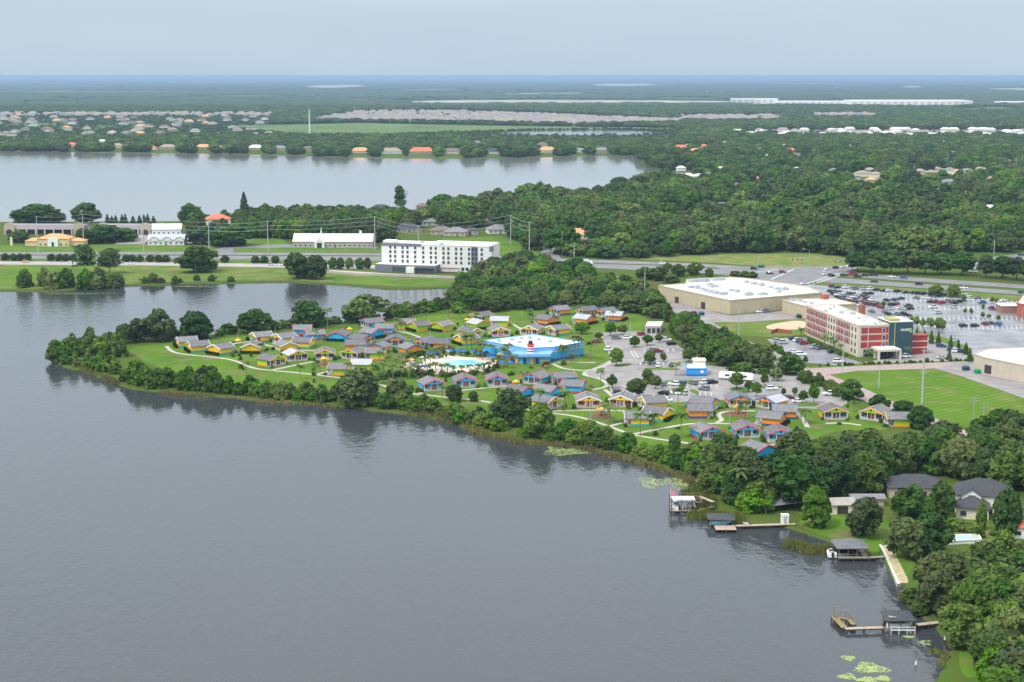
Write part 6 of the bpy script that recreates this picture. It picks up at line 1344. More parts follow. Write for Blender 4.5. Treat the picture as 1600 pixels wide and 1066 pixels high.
for px, py, c, k, h in [(967, 616, 'navy', 'suv', .25), (1035, 603, 'grey', 'suv', 1.9), (1053, 602.5, 'white', 'suv', 2.6), (1063, 602, 'navy', 'suv', 2.6), (1083, 601, 'grey', 'suv', 2.0), (1102, 600, 'white', 'suv', .6), (1113, 599.8, 'black', 'suv', .4), (1037, 617, 'black', 'suv', 2.5), (1055, 616.5, 'white', 'suv', 2.7), (1066, 617, 'silver', 'suv', 2.4), (1100, 610, 'grey', 'suv', 2.6), (1010, 625.5, 'black', 'suv', 2.7), (1020, 625, 'white', 'suv', 2.6), (1041, 627, 'white', 'sedan', 2.6), (963, 530, 'grey', 'suv', 0), (981, 530, 'white', 'suv', .2), (1002, 524, 'red', 'suv', .8), (1031, 530.5, 'silver', 'sedan', .3), (1041, 533, 'white', 'suv', .3), (1049, 539.5, 'black', 'suv', .3), (1019, 549.5, 'grey', 'sedan', .2), (1028, 551, 'maroon', 'suv', .2), (1024, 549, 'silver', 'suv', .2), (1011, 567.5, 'silver', 'sedan', 0), (1020, 568, 'silver', 'suv', 0), (1028, 573.5, 'white', 'suv', 1.5), (1049, 573, 'black', 'suv', 1.4), (932, 536, 'red', 'suv', .2), (952, 548.5, 'white', 'suv', .3), (1206, 609.5, 'white', 'suv', .08), (1297, 618, 'white', 'pickup', .08), (1232, 623.5, 'maroon', 'sedan', -.1), (1247, 629.5, 'white', 'sedan', .05)]: car(px, py, c, k, h, W6, True, .12)
W7 = 'in the lots beside the red hotel'
for px, py, c, k, h in [(1239, 531.5, 'black', 'suv', .6), (1246, 534, 'white', 'suv', .6), (1251, 536, 'navy', 'suv', .6), (1256, 538.5, 'red', 'suv', .3), (1273, 544, 'silver', 'suv', .6), (1281, 546, 'grey', 'suv', .6), (1215, 535, 'silver', 'suv', .3), (1224, 537, 'silver', 'suv', .3), (1240, 552, 'white', 'sedan', 0), (1252, 556, 'white', 'suv', 0), (1310, 567, 'white', 'suv', 0), (1300, 552, 'navy', 'suv', .6), (1414, 559.5, 'white', 'pickup', .1), (1471, 543, 'navy', 'suv', -.3), (1488, 549, 'navy', 'suv', -.3), (1495, 551, 'white', 'suv', -.3), (1504, 551.5, 'navy', 'suv', -.3), (1491, 533.5, 'silver', 'sedan', 0), (1472, 561, 'silver', 'sedan', 0)]: car(px, py, c, k, h, W7, True, .14)
for px, py, c in ((1189, 489, 'white'), (1197, 488.5, 'grey')): car(px, py, c, 'pickup', .4, 'behind the large tan store')
for px, py, c, k in ((1510, 425, 'black', 'suv'), (1520, 426, 'silver', 'pickup'), (1568, 433, 'silver', 'sedan'), (1596, 400, 'navy', 'suv')): car(px, py, c, k, -.1, 'beyond the roadside oaks')
for px, py, c in ((232, 381, 'maroon'), (205, 377, 'white'), (345, 383, 'red')): car(px, py, c, 'sedan', 0, 'by the offices left of the church')
cc = {}
for px, py, c, k, h, where, parts, z in sorted(CARS, key=lambda a: a[0]):
    p = G(px, py); key = (c, where); cc[key] = cc.get(key, 0) + 1
    lab = '%s %s %s from the left %s' % (ordn(cc[key] - 1), c, 'car' , where)
    bm_, gm, one = car_meshes(k, PAINT[c])
    if parts:
        t = empty('parked_car', (p.x, p.y, z), h, label=lab, cat='car', group='cars ' + where)
        obj('body', bm_, t); obj('window_glass', gm, t)
        for sx in (-1.4, 1.42):
            for sy in (-.82, .82): obj('wheel', WH, t, (sx, sy, .34))
    else: tag(obj('car', one, None, (p.x, p.y, z), h), lab, 'car', 'cars ' + where)
# flatbed truck with a white box body on the highway
p = G(912, 414.5); t = empty('box_truck', (p.x, p.y, .07), -.12, label='white and blue truck with open bed on the highway', cat='truck')
obj('cab', loft([(3.2, 1.2, .6, 2.9, 1.1), (5.2, 1.2, .6, 2.7, 1.05), (5.8, 1.15, .6, 1.7, 1.0)]), t, m=PAINT['white']); obj('cargo_box', MB().box(.9, 0, .9, 4.4, 2.5, 2.8), t, m=mat('truck_blue_white', (.52, .60, .74), .5)); obj('bed', MB().box(-3.6, 0, .9, 5, 2.4, .25), t, m=MATS['dark_frame'])
for x in (-5.8, -4.4, -3, -1.6):
    for y in (-1.1, 1.1): obj('stake', MB().box(x, y, 1.15, .12, .1, 1.9), t, m=MATS['dark_frame'])
for x in (-4.6, -.5, 4.3):
    for y in (-1.0, 1.0): obj('wheel', WH, t, (x, y, .5), sc=1.45)
# white trailers at the lower lot
for px, py, lab in ((1137, 593, 'left of the two white camper trailers by the lot trees'), (1164, 595, 'right of the two white camper trailers by the lot trees')):
    p = G(px, py); t = empty('camper_trailer', (p.x, p.y, .12), -.35, label=lab, cat='trailer', group='camper trailers')
    obj('body', loft([(-3.4, 1.15, .6, 2.6, .9), (-3.0, 1.2, .5, 3.0, 1.0), (2.6, 1.2, .5, 3.0, 1.0), (3.4, 1.15, .7, 2.3, .9)]), t, m=M['white'])
    obj('window', MB().box(0, -1.2, 1.5, 1.8, .1, .7), t, m=M['glass'])
    for y in (-1, 1): obj('wheel', WH, t, (-.4, y, .34))
for px, py, lab, rz in ((211, 374, 'white motor boat parked left of the white office', .1), (190, 375.5, 'white boat on a trailer beside the parking oak', .0)):
    p = G(px, py); t = empty('parked_boat', (p.x, p.y, .1), rz, label=lab, cat='boat'); obj('hull', loft([(-5, 1.4, .9, 2.1, 1.5), (2, 1.5, .7, 2.1, 1.6), (6, .2, 1.5, 2.4, .2)]), t, m=M['white']); obj('cabin', MB().box(-.5, 0, 2.1, 4, 2, 1.3), t, m=M['white']); obj('trailer', MB().box(0, 0, .3, 9, 1.6, .3), t, m=M['steel'])

# ------------------------------------------------------------------ poles, wires, signals
def pole(px, base, top, label, r=.28, arms=(), m=None, name='utility_pole', group='utility poles'):
    p = G(px, base); h = hgt(px, base, top); t = empty(name, (p.x, p.y, 0), 0, label=label, cat='pole', group=group)
    obj('shaft', MB().tube((0, 0, 0), (0, 0, h), r, r * .55, 8), t, m=m or M['steel'])
    for z, w in arms: obj('crossarm', MB().box(0, 0, h - z, w, .18, .18), t, m=m or M['steel'])
    return Vector((p.x, p.y, h))
pw = mat('weathered_pole', (.30, .29, .27), .9)
WP = [pole(x, b, t_, lab, .38, ((.5, 2.2),)) for x, b, t_, lab in ((60, 402, 338, 'tall steel pole before the bank'), (131, 383, 334, 'steel pole right of the bank'), (225, 397, 336, 'steel pole before the white arched office'), (327, 391.5, 347, 'steel pole before the dark oaks'), (419, 394, 345, 'steel pole left of the church hall'), (586, 390.5, 338, 'steel pole at the right end of the church'), (654, 392, 352, 'steel pole behind the white hotel'), (798, 382, 336, 'steel pole right of the hillside lawn'), (827, 398, 347, 'tall pole at the side road'))]
for i, (x, b, t_, lab, ar) in enumerate([(965, 464, 431, 'steel pole in the scrub left of the store', ((.4, 1.8),)), (1007, 476, 418, 'tall steel pole at the store corner', ()), (1065, 503, 443, 'tall pole before the store wall', ()), (1154, 534, 478, 'tall pole on the vacant lot', ()), (1316.5, 580.5, 513, 'tall pole before the red hotel corner', ()), (1373, 607, 570, 'short steel pole in the mown field', ()), (1521, 657, 621, 'wooden pole with crossarm above the right wood', ((.4, 3.2), (1.2, 2.4))), (1537, 650, 629, 'second wooden pole with crossarm above the right wood', ((.4, 3.4),)), (727, 352, 315, 'pole among the far lake shore oaks', ()), (876, 330, 304, 'pole at the lake end of the wood', ()), (878, 399, 362, 'pole right of the side road', ()), (897, 405, 381, 'short pole beside the highway truck', ()), (1004.5, 341, 302, 'pole rising from the left wood', ()), (1297, 328, 298, 'pale pole in the middle of the right wood', ()), (1553, 396, 373, 'lamp pole at the far lot', ()), (1480, 268, 238, 'left of three thin masts in the right wood', ()), (1587, 270, 245, 'middle of three thin masts in the right wood', ()), (1596, 272, 240, 'right of three thin masts in the right wood', ())]):
    pole(x, b, t_, lab, .26 if i < 8 else .3, ar, pw if 'wooden' in lab else None)
P = pole(1440.5, 631, 546, 'thick steel transmission pole standing in the mown field', .4, ((9.0, 2.6), (7.5, 1.8), (.6, 2.0)))
pole(484, 212, 171, 'tall white mast beyond the far lake', 1.6, (), M['white'], 'mast')
for i, (x, b, t_) in enumerate(((672, 533, 513), (698, 551, 520), (372, 534, 519), (430, 521, 510), (815, 494, 484), (985, 527, 498), (998, 577, 560), (1212, 600, 564), (1486, 505, 465), (1489, 540, 500), (1374, 480, 455), (1449, 470, 446), (1596, 520, 480), (1545, 530, 495), (1437, 553, 530), (1467, 560, 540), (780, 636, 612), (1140, 663, 645), (923, 655, 638))):
    p = G(x, b); h = hgt(x, b, t_); t = empty('lamp_post', (p.x, p.y, 0), label='%s slim lamp post from the left across resort and lots' % ordn(sorted((672, 698, 372, 430, 815, 985, 998, 1212, 1486, 1489, 1374, 1449, 1596, 1545, 1437, 1467, 780, 1140, 923)).index(x)), cat='lamp post', group='lamp posts')
    obj('shaft', MB().tube((0, 0, 0), (0, 0, h), .12, .07, 6), t, m=M['steel']); obj('lamp_head', MB().box(.35, 0, h - .05, .9, .35, .16), t, m=MATS['dark_frame'])
def wire(A, B, sag, r=.05):
    mb = MB(); pv = None
    for i in range(9):
        u = i / 8; q = A + (B - A) * u; q = Vector((q.x, q.y, q.z - sag * 4 * u * (1 - u)))
        if pv is not None: mb.tube(pv, q, r, r, 4)
        pv = q
    return mb
k = 0
for A, B in list(zip(WP[:-1], WP[1:])):
    for dz in (.3, 3.2, 6.0):
        o = obj('power_line', wire(A - Vector((0, 0, dz)), B - Vector((0, 0, dz)), 1.2, .07), m=mat('pale_cable', (.42, .44, .45), .6)); k += 1
        tag(o, '%s wire between the steel poles, span %s from the left' % ({.3: 'top', 3.2: 'middle', 6.0: 'bottom'}[dz], ordn((k - 1) // 3)), 'wire', 'power lines')
for (x, b, t_, d, lab) in ((1264, 419, 391, -1, 'signal mast with arm over the left approach'), (1331, 421, 393, -1, 'signal mast with arm over the right approach'), (1184, 423, 401, 1, 'curved street light at the left of the junction')):
    p = G(x, b); h = hgt(x, b, t_); t = empty('signal_mast', (p.x, p.y, 0), label=lab, cat='traffic signal', group='signal masts')
    obj('shaft', MB().tube((0, 0, 0), (0, 0, h), .16, .1, 6), t, m=M['steel']); obj('lamp_arm', MB().tube((0, 0, h), (d * 3.5, 0, h + .8), .07, .05, 5), t, m=M['steel']); obj('lamp_head', MB().box(d * 3.9, 0, h + .75, 1, .4, .15), t, m=M['white'])
    if d < 0:
        obj('signal_arm', MB().tube((0, 0, h * .55), (-11, 0, h * .5), .12, .07, 6), t, m=M['steel'])
        for q in (-4.5, -7.5, -10.5): obj('signal_head', MB().box(q, 0, h * .5 - 1.0, .45, .4, 1.1), t, m=M['black'])
p = G(1189, 428); t = empty('road_sign', (p.x, p.y, 0), label='green road sign on a post at the junction', cat='sign'); obj('post', MB().tube((0, 0, 0), (0, 0, 5.5), .12, .1, 6), t, m=M['steel']); obj('panel', MB().box(0, -.2, 3.6, 4.2, .12, 2.0), t, m=mat('sign_green', (.01, .16, .09), .5))
p = G(18, 384); t = empty('pylon_sign', (p.x, p.y, 0), label='cream pylon sign on the lawn left of the bank', cat='sign'); obj('pillar', MB().box(0, 0, 0, 1.6, .8, 5.6), t, m=wl_c); obj('cap', MB().tube((0, 0, 5.6), (0, 0, 6.3), .8, .3, 8), t, m=wl_w)

# ------------------------------------------------------------------ docks and boathouses
piling = mat('dark_piling', (.07, .055, .045), .9); drf = mat('dark_boathouse_roof', (.055, .06, .065), .8, var=.2, scale=1.2)
def planks(name, A, B, w, z, parent, o, m=None, n=None):
    """deck laid as separate boards across the run A-B"""
    A, B = Vector((A[0], A[1])), Vector((B[0], B[1])); d = B - A; L_ = d.length; d /= L_; n = n or max(2, int(L_ / .9)); rz = math.atan2(d.y, d.x)
    me = MB().box(0, 0, 0, L_ / n - .06, w, .09).mesh('deck_board', m or M['deck'])
    for i in range(n):
        c = A + d * (i + .5) * L_ / n; obj('deck_board', me, parent, (c.x - o.x, c.y - o.y, z), rz)
    obj('deck_beam', MB().box(((A + B) / 2 - Vector((o.x, o.y))).x, ((A + B) / 2 - Vector((o.x, o.y))).y, z - .3, L_, w * .8, .28, rz), parent, m=piling)
    k = max(2, int(L_ / 3.5))
    for i in range(k + 1):
        for s in (-1, 1):
            c = A + d * (i * L_ / k) + Vector((-d.y, d.x)) * s * (w / 2 - .12); obj('piling', MB().tube((c.x - o.x, c.y - o.y, -2.6), (c.x - o.x, c.y - o.y, z + .15), .13, .13, 7), parent, m=piling)
def boat(p, rz, label, colr=None, L_=6.0, cover=None):
    t = empty('motor_boat', (p.x, p.y, p.z), rz, label=label, cat='boat'); s = L_ / 6
    obj('hull', loft([(-3 * s, 1.05, 0, .95, 1.1), (1 * s, 1.1, -.1, 1.0, 1.2), (2.3 * s, .65, .1, 1.1, .75), (3.1 * s, .08, .6, 1.2, .1)]), t, m=colr or M['white']); obj('cockpit', MB().box(-.8 * s, 0, .96, 3.2 * s, 1.5, .06), t, m=cover or mat('boat_interior', (.35, .36, .36), .7)); obj('windscreen', MB().box(.9 * s, 0, 1.0, .1, 1.4, .45), t, m=M['glass']); obj('outboard', MB().box(-3.2 * s, 0, .2, .4, .5, 1.2), t, m=M['black']); return t
def roofed(root, c, w, d, z, eave, rise, rz, m, hip=True, posts=3):
    rf = obj('roof', hipm(w, d, eave, rise, .5), root, (c.x, c.y, 0), rz, m=m)
    for i in range(posts):
        for s in (-1, 1):
            x, y = -w / 2 + .2 + i * (w - .4) / (posts - 1), s * (d / 2 - .2); cx, cy = c.x + x * math.cos(rz) - y * math.sin(rz), c.y + x * math.sin(rz) + y * math.cos(rz)
            obj('post', MB().box(cx, cy, -2.6, .22, .22, eave + 2.5, rz), root, m=M['wood'])
# 1: open boat lift with flat white cover
o = G(1071, 798, WZ); t = empty('covered_boat_lift', (o.x, o.y, 0), 0, label='open boat lift with upper deck railing and pale blue cover', cat='dock')
for x in (-4.2, -1.4, 1.4, 4.2):
    for y in (-3, 3): obj('post', MB().box(x, y, -2.6, .22, .22, 6.3), t, m=piling)
obj('cover', MB().box(-.8, 0, 2.95, 6.6, 4.2, .1), t, m=mat('pale_blue_cover', (.62, .70, .78), .5))
for y in (-3, 3): obj('beam', MB().box(0, y, 2.6, 9, .2, .3), t, m=M['wood']); obj('railing', MB().box(0, y, 3.6, 9, .1, .1), t, m=M['wood'])
for x in (-4.2, 4.2): obj('beam', MB().box(x, 0, 2.6, .2, 6, .3), t, m=M['wood']); obj('railing', MB().box(x, 0, 3.6, .1, 6, .1), t, m=M['wood'])
planks('deck', (o.x - 4.5, o.y - 2.6), (o.x + 4.5, o.y - 2.6), 1.2, .15, t, o); planks('deck', (o.x + 4, o.y - 1.6), (o.x + 8, o.y + 1.6), 1.3, .15, t, o)
planks('deck', (o.x + 4.2, o.y + 3), (o.x + 7.5, o.y - 3), 1.2, 2.7, t, o)
boat(Vector((o.x - 2.4, o.y + .3, .2)), 1.7, 'white boat hanging under the open lift'); boat(Vector((o.x + 1.6, o.y + .4, .2)), 1.6, 'dark covered boat under the open lift', PAINT['grey'])
p = G(1047.5, 797, WZ); fl = empty('flagpole', (p.x, p.y, WZ), label='small flag on a pole at the open boat lift', cat='flag'); obj('pole', MB().tube((0, 0, -1), (0, 0, 6.6), .06, .04, 6), fl, m=M['white'])
fv = [(x * .3, .06 * math.sin(x * 1.5), z) for z in (4.3, 5.6) for x in range(6)]; obj('flag', MB().add(fv, [(i, i + 1, i + 7, i + 6) for i in range(5)]), fl, m=mat('flag_red', (.62, .20, .22), .8))
# 2: low dark canopy with turquoise boat and long walkway
o = G(1130, 825, WZ); t = empty('boathouse', (o.x, o.y, 0), 0, label='low dark roofed boathouse with pale front deck and long walkway', cat='boathouse', group='boathouses')
roofed(t, Vector((-.4, 2.2)), 6.4, 5.0, 0, 1.9, 1.0, -.04, drf)
planks('deck', (o.x - 2.6, o.y - 2.6), (o.x + 3, o.y - 2.6), 4.2, .2, t, o, n=8); a = G(1148, 823, 0); b = G(1243, 820, 0); planks('deck', (a.x, a.y), (b.x, b.y), 1.5, .2, t, o)
a = G(1163, 818, 0); b = G(1169, 822.5, 0); planks('deck', (a.x, a.y), (b.x, b.y), 1.4, .3, t, o)
boat(Vector((o.x - .6, o.y + 1.8, .15)), .1, 'turquoise and white boat under the low dark canopy', mat('turquoise_hull', (.30, .62, .70), .4))
p = G(1226, 819); t = empty('white_shed', (p.x, p.y, .0), .05, label='tall narrow white shed at the shore end of the walkway', cat='shed'); obj('body', MB().box(0, 0, 0, 1.9, 1.6, 2.6), t, m=M['white']); obj('roof', MB().box(0, 0, 2.61, 2.1, 1.8, .12), t, m=M['roofw']); obj('door', MB().box(0, -.83, .1, .9, .05, 2.1), t, m=wl_g)
# 3: hip roofed boathouse
o = G(1329, 872, WZ); t = empty('boathouse', (o.x, o.y, 0), 0, label='grey hip roofed boathouse before the seawall', cat='boathouse', group='boathouses')
roofed(t, Vector((0, 1.2)), 7.4, 6.6, 0, 2.7, 1.6, .02, mat('grey_boathouse_roof', (.13, .135, .14), .8, var=.15, scale=1), posts=4)
planks('deck', (o.x - 3.8, o.y - 2.4), (o.x + 4.2, o.y - 2.4), 1.3, .25, t, o, m=mat('grey_boards', (.30, .27, .24), .9)); planks('deck', (o.x + 3.4, o.y - 1.6), (o.x + 3.4, o.y + 4.2), 1.2, .25, t, o, m=MATS['grey_boards'])
a = G(1355, 873, 0); b = G(1382, 871.5, 0); planks('deck', (a.x, a.y), (b.x, b.y), 1.2, .25, t, o, m=MATS['grey_boards'])
for y in (-2.9,): obj('railing', MB().box(0, y, 1.2, 7.6, .06, .06).box(0, y, .7, 7.6, .06, .06), t, m=M['wood'])
boat(Vector((o.x - .6, o.y + 1.6, .5)), .1, 'dark boat stored inside the hip roofed boathouse', PAINT['black']); boat(Vector((o.x - 4.6, o.y + 1.2, -.3)), 1.5, 'small white boat at the left of the hip roofed boathouse', L_=4)
# 4: last dock
o = G(1404, 985, WZ); t = empty('boathouse', (o.x, o.y, 0), 0, label='dark patched boathouse with white boat lift on the nearest dock', cat='boathouse', group='boathouses')
roofed(t, Vector((.1, 1.4)), 5.6, 5.6, 0, 2.3, 1.3, 0, drf, posts=3)
obj('roof_patch', MB().box(-1.7, -.6, 2.75, 1.5, 1.2, .06, .3), t, m=mat('grey_boards', (.3, .27, .24)))
for x in (-2.3, -.6, 1.2, 2.9): obj('lift_post', MB().box(x, -2.6, -2, .12, .12, 3.3), t, m=M['white'])
obj('lift_beam', MB().box(.3, -2.6, .3, 5.4, .15, .2).box(.3, -2.6, 1.0, 5.4, .08, .1), t, m=M['white'])
boat(Vector((o.x + .2, o.y + .6, .1)), .1, 'white boat raised under the dark patched roof', cover=PAINT['grey'])
a = G(1320, 985, 0); b = G(1380, 983, 0); planks('deck', (a.x, a.y), (b.x, b.y), 1.3, .35, t, o, m=M['deck']); a = G(1431, 979, 0); b = G(1468, 975, 0); planks('deck', (a.x, a.y), (b.x, b.y), 1.4, .35, t, o, m=M['deck'])
o2 = G(1318, 975, WZ); t2 = empty('old_pier', (o2.x, o2.y, 0), 0, label='broken wooden pier end with bare pilings', cat='pier')
old = mat('mossy_planks', (.24, .19, .09), .95, var=.3, scale=2)
a = G(1303, 966, 0); b = G(1320, 984, 0); planks('deck', (a.x, a.y), (b.x, b.y), 1.4, .35, t2, o2, m=old); a = G(1303, 967, 0); b = G(1326, 970, 0); planks('deck', (a.x, a.y), (b.x, b.y), 1.0, .35, t2, o2, m=old); a = G(1326, 970, 0); b = G(1334, 979, 0); planks('deck', (a.x, a.y), (b.x, b.y), 1.1, .35, t2, o2, m=old)
for x, y, h in ((1303, 968, 2.4), (1312, 969, 1.6), (1321, 971, 2.2), (1326, 972, 1.6), (1331, 977, 1.2), (1308, 973, 1.3)):
    p = G(x, y, WZ); obj('bare_piling', MB().tube((p.x - o2.x, p.y - o2.y, -2.5), (p.x - o2.x, p.y - o2.y, h), .14, .12, 7), t2, m=old)
# seawall with pale rubble, docks side garden
sw = obj('seawall', ribbon_mb([G(1375, 852), G(1381, 862), G(1404, 914), G(1418, 911)], .6, .25, 1.6), m=mat('pale_seawall', (.55, .52, .47), .8, var=.1, scale=.8)); tag(sw, 'long pale concrete seawall behind the boathouse', 'wall')
sheet('seawall_terrace', [(1377, 852), (1392, 852), (1420, 908), (1405, 912)], .07, mat('sandy_straw', (.50, .40, .24), 1, c2=(.32, .28, .14), scale=.8))
sr = random.Random(3)
for i in range(26):
    u = sr.random(); p = G(1381 + 26 * u + sr.uniform(0, 7), 858 + 50 * u); s = sr.uniform(.25, .6); iv, if_ = ico()
    q = obj('rock', MB().add((iv * np.array((s, s * .8, s * .5)) * (1 + .2 * np.sin(iv * 5 + i))).tolist(), if_), None, (p.x, p.y, .1), sr.uniform(0, 6), m=mat('pale_rock', (.42, .35, .25), .9, var=.2, scale=2)); tag(q, 'small pale rock lying on the seawall terrace', 'rock', 'rocks on the seawall terrace')
P = GP([(1478, 852), (1533, 849), (1528, 841), (1480, 843)]); pd = Bld('pool_terrace', [(p.x, p.y) for p in P], .9, M['white'], 'raised white pool terrace before the cream house', 'terrace', rm=M['conc'], parapet=.25)
p = pd.P; obj('pool', MB().box(0, 0, 1.03, 5, 2, .03), pd.root, m=mat('pool_blue', (.25, .48, .60), .1))
P = GP([(1196, 803), (1256, 796), (1250, 789), (1196, 795)]); lt = empty('lean_to_roof', (P[0].x, P[0].y, 0), label='low grey lean-to roof under the trees by the walkway', cat='shed')
cpt = [(q.x - P[0].x, q.y - P[0].y) for q in P]
obj('roof', MB().add([(*cpt[0], 1.9), (*cpt[1], 2.0), (*cpt[2], 3.0), (*cpt[3], 2.9), (*cpt[0], 2.05), (*cpt[1], 2.15), (*cpt[2], 3.15), (*cpt[3], 3.05)], [(3, 2, 1, 0), (4, 5, 6, 7), (0, 1, 5, 4), (1, 2, 6, 5), (2, 3, 7, 6), (3, 0, 4, 7)]), lt, m=roof_gy)
for q in cpt: obj('post', MB().box(q[0], q[1], 0, .2, .2, 1.95), lt, m=M['wood'])
for x, y, z, lab in ((1431, 1043, WZ, 'white marker buoy standing off the lower shore'), (1476, 1004, WZ, 'white marker buoy close to the lower shore')):
    p = G(x, y, z); t = empty('marker_buoy', (p.x, p.y, z), label=lab, cat='buoy', group='marker buoys'); obj('pole', MB().tube((0, 0, -1), (0, 0, .7), .06, .06, 6), t, m=piling); obj('float', MB().tube((0, 0, .65), (0, 0, 1.3), .22, .14, 8), t, m=M['white'])
for x, y, c, lab in ((1509, 579, (.02, .06, .08), 'dark blue dumpster behind the tan warehouse'), (1528, 584, (.01, .27, .12), 'bright green dumpster behind the tan warehouse'), (1084, 492, (.10, .015, .04), 'maroon container at the store dock'), (1096, 493, (.02, .07, .10), 'dark blue container at the store dock'), (1249, 497, (.02, .06, .06), 'dark green tank beside the annex'), (1072, 544, (.02, .14, .11), 'green box under the trees at the lot corner')):
    p = G(x, y); t = empty('dumpster', (p.x, p.y, .12), .3, label=lab, cat='dumpster', group='dumpsters'); mm = mat('bin_' + str(x), c, .6); obj('body', loft([(-1.3, 1.0, .1, 1.3, 1.0), (1.3, 1.0, .1, 1.3, 1.0)]), t, m=mm); obj('lid', MB().add([(-1.35, -1.05, 1.3), (1.35, -1.05, 1.3), (1.35, 1.05, 1.7), (-1.35, 1.05, 1.7), (-1.35, -1.05, 1.38), (1.35, -1.05, 1.38), (1.35, 1.05, 1.78), (-1.35, 1.05, 1.78)], [(3, 2, 1, 0), (4, 5, 6, 7), (0, 1, 5, 4), (1, 2, 6, 5), (2, 3, 7, 6), (3, 0, 4, 7)]), t, m=mm)

# ------------------------------------------------------------------ pool and play circles
sheet('pool_deck', [(626, 574), (637, 563), (652, 566), (668, 559), (690, 560), (705, 556), (740, 559), (772, 558), (778, 566), (770, 573), (764, 582), (744, 579), (720, 586), (700, 581), (677, 586), (664, 580), (645, 584), (640, 578)], .09, mat('pink_pool_deck', (.62, .48, .40), .9, var=.1, scale=.4), smooth=1)
pool = sheet('swimming_pool', [(684, 572), (690, 565), (708, 562.5), (732, 562), (752, 565), (760, 569), (752, 573), (735, 571), (716, 573), (700, 576)], .12, mat('swimming_pool_water', (.22, .58, .68), .12, var=.1, scale=.5, spec=.5), smooth=2)
ub = mat('umbrella_blue', (.02, .12, .42), .8); uy = mat('umbrella_yellow', (.80, .42, .04), .8); ur = mat('umbrella_orange', (.75, .30, .14), .8)
US = [(672, 558, ub), (680, 559, ub), (705, 556, ub), (716, 555, ub), (724, 557, ub), (738, 557, ub), (748, 560, ub), (762, 562, ub), (770, 566, ub), (643, 570, ur), (650, 576, ub), (660, 581, ub), (697, 578, ur), (754, 578, ub), (781, 562, ur), (938, 648, uy), (1152, 646, uy), (508, 569, uy), (806, 606, uy), (785, 574, ub), (798, 575, ub), (372, 539, uy), (546, 521, uy), (730, 506, uy)]
cu_ = {}
for x, y, m_ in sorted(US, key=lambda a: a[0]):
    p = G(x, y); c = {'umbrella_blue': 'blue', 'umbrella_yellow': 'yellow', 'umbrella_orange': 'orange'}[m_.name]; cu_[c] = cu_.get(c, 0) + 1
    t = empty('parasol', (p.x, p.y, .1), label='%s %s parasol from the left on the resort grounds' % (ordn(cu_[c] - 1), c), cat='parasol', group='resort parasols'); obj('pole', MB().tube((0, 0, 0), (0, 0, 2.5), .05, .05, 6), t, m=M['white']); obj('canopy', MB().tube((0, 0, 2.1), (0, 0, 2.9), 1.6, .06, 8), t, m=m_)
LG = MB().box(0, 0, .3, .65, 1.5, .1).add([(-.32, .7, .4), (.32, .7, .4), (.32, 1.25, .9), (-.32, 1.25, .9)], [(0, 1, 2, 3)])
for x in (-.28, .28):
    for y in (-.6, .6): LG.box(x, y, 0, .06, .06, .3)
LG = LG.mesh('sun_lounger', mat('lounger_white', (.7, .68, .66), .7)); lr = random.Random(8)
for i in range(46):
    x = lr.uniform(648, 764); y = lr.choice((560.5, 575 + (3 if 690 < x < 750 else 0), 577, 580)) + lr.uniform(-.8, .8)
    tag(obj('sun_lounger', LG, None, (*G(x, y).xy, .11), lr.uniform(-.4, .4)), 'pale sun lounger on the pink pool deck', 'sun lounger', 'sun loungers on the pool deck')
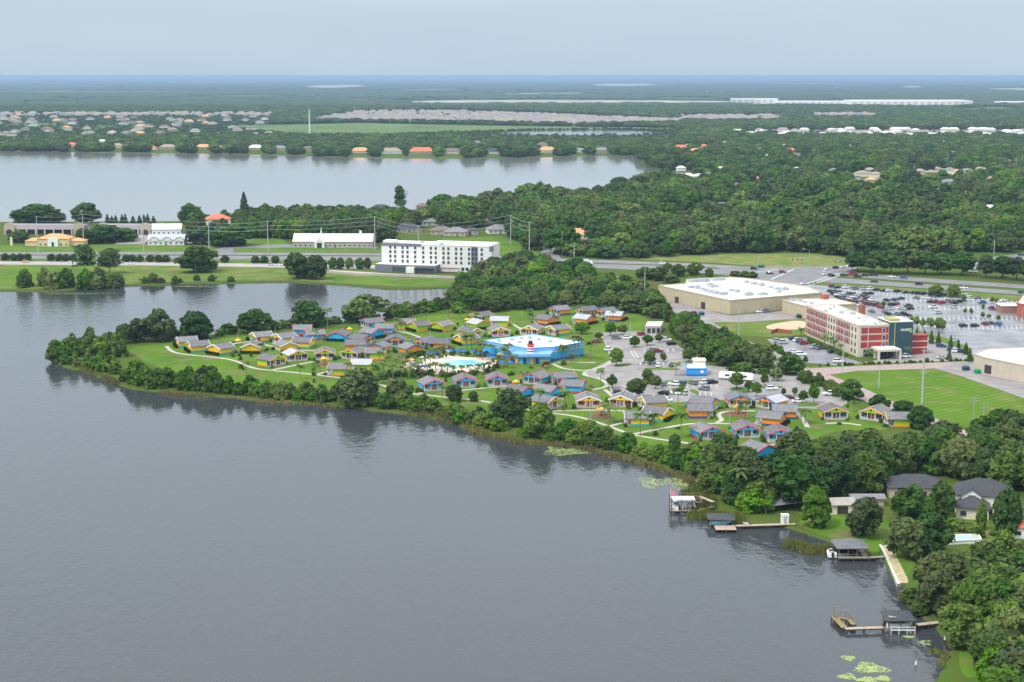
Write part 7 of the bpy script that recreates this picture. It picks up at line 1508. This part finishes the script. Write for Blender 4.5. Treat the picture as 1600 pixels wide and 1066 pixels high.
for x, y, lab in ((938, 650, 'small play frame in the mulch circle by the yellow cottages'), (1152, 647, 'small play frame in the mulch circle by the orange cottages'), (506, 570, 'small play frame in the circle by the lime cottages'), (806, 607, 'small play frame in the circle by the blue cottages')):
    c = G(x, y); sheet('mulch_circle', [(c.x + 4.6 * math.cos(i * .52), c.y + 4.6 * math.sin(i * .52)) for i in range(12)], .085, M['mulch'], world_=True, excl=False)
    t = empty('play_frame', (c.x, c.y, .09), .4, label=lab, cat='play frame', group='play frames')
    for a, b in ((-1, -1), (1, -1), (1, 1), (-1, 1)): obj('post', MB().box(a, b, 0, .15, .15, 2.6), t, m=MATS['orange_door'])
    obj('platform', MB().box(0, 0, 1.2, 2.1, 2.1, .12), t, m=M['wood']); obj('slide', MB().add([(1, -.4, 1.3), (1, .4, 1.3), (3.2, .4, .2), (3.2, -.4, .2), (1, -.4, 1.2), (1, .4, 1.2), (3.2, .4, .1), (3.2, -.4, .1)], [(0, 1, 2, 3), (7, 6, 5, 4), (0, 3, 7, 4), (2, 1, 5, 6), (3, 2, 6, 7), (1, 0, 4, 5)]), t, m=stripe); obj('play_roof', MB().tube((0, 0, 2.6), (0, 0, 3.5), 1.7, .1, 4), t, m=uy)
# garden walls round the hotel lot
for P, h, lab in (([(1205, 522), (1214, 519), (1236, 522)], 1.8, 'low brick red wall at the hotel service yard'),):
    o = obj('garden_wall', ribbon_mb(GP(P), .3, h, h), m=mat('yard_red', (.30, .09, .05), .8)); tag(o, lab, 'wall')
p = G(1444, 553); t = empty('crimson_wing', (p.x, p.y, .1), .1, label='crimson sided low wing right of the dark teal tower', cat='building'); 
obj('wall', MB().box(-3, 2, 0, 8, 5, 8), t, m=redp); obj('roof', MB().box(-3, 2, 8.01, 8.5, 5.5, .3), t, m=redp)
for k in range(2): obj('band', MB().box(-3, -.6, 2.6 + k * 2.8, 8, .3, .5), t, m=cream)

for g_, tx in (('sun loungers on the pool deck', 'pale sun lounger on the pink pool deck'), ('rocks on the seawall terrace', 'small pale rock on the seawall terrace')):
    for i, o in enumerate(sorted([o for o in COL.objects if o.get('group') == g_], key=lambda o: o.location.x / o.location.y)): o['label'] = '%s from the left: %s' % (ordn(i), tx)

# ------------------------------------------------------------------ air between here and the horizon
hz = obj('haze', MB().box(0, 54000, -4.5, 126000, 116000, 129), m=None); hz['kind'] = 'stuff'; hz['label'] = 'thin blue haze over the plain'
hm = bpy.data.materials.new('haze'); hm.use_nodes = True; hn = hm.node_tree.nodes; hn.clear()
pv = hn.new('ShaderNodeVolumePrincipled'); pv.inputs['Color'].default_value = (.42, .60, .82, 1); pv.inputs['Density'].default_value = .000058; pv.inputs['Anisotropy'].default_value = 0.1
ho = hn.new('ShaderNodeOutputMaterial'); hm.node_tree.links.new(pv.outputs[0], ho.inputs['Volume']); hz.data.materials.append(hm)
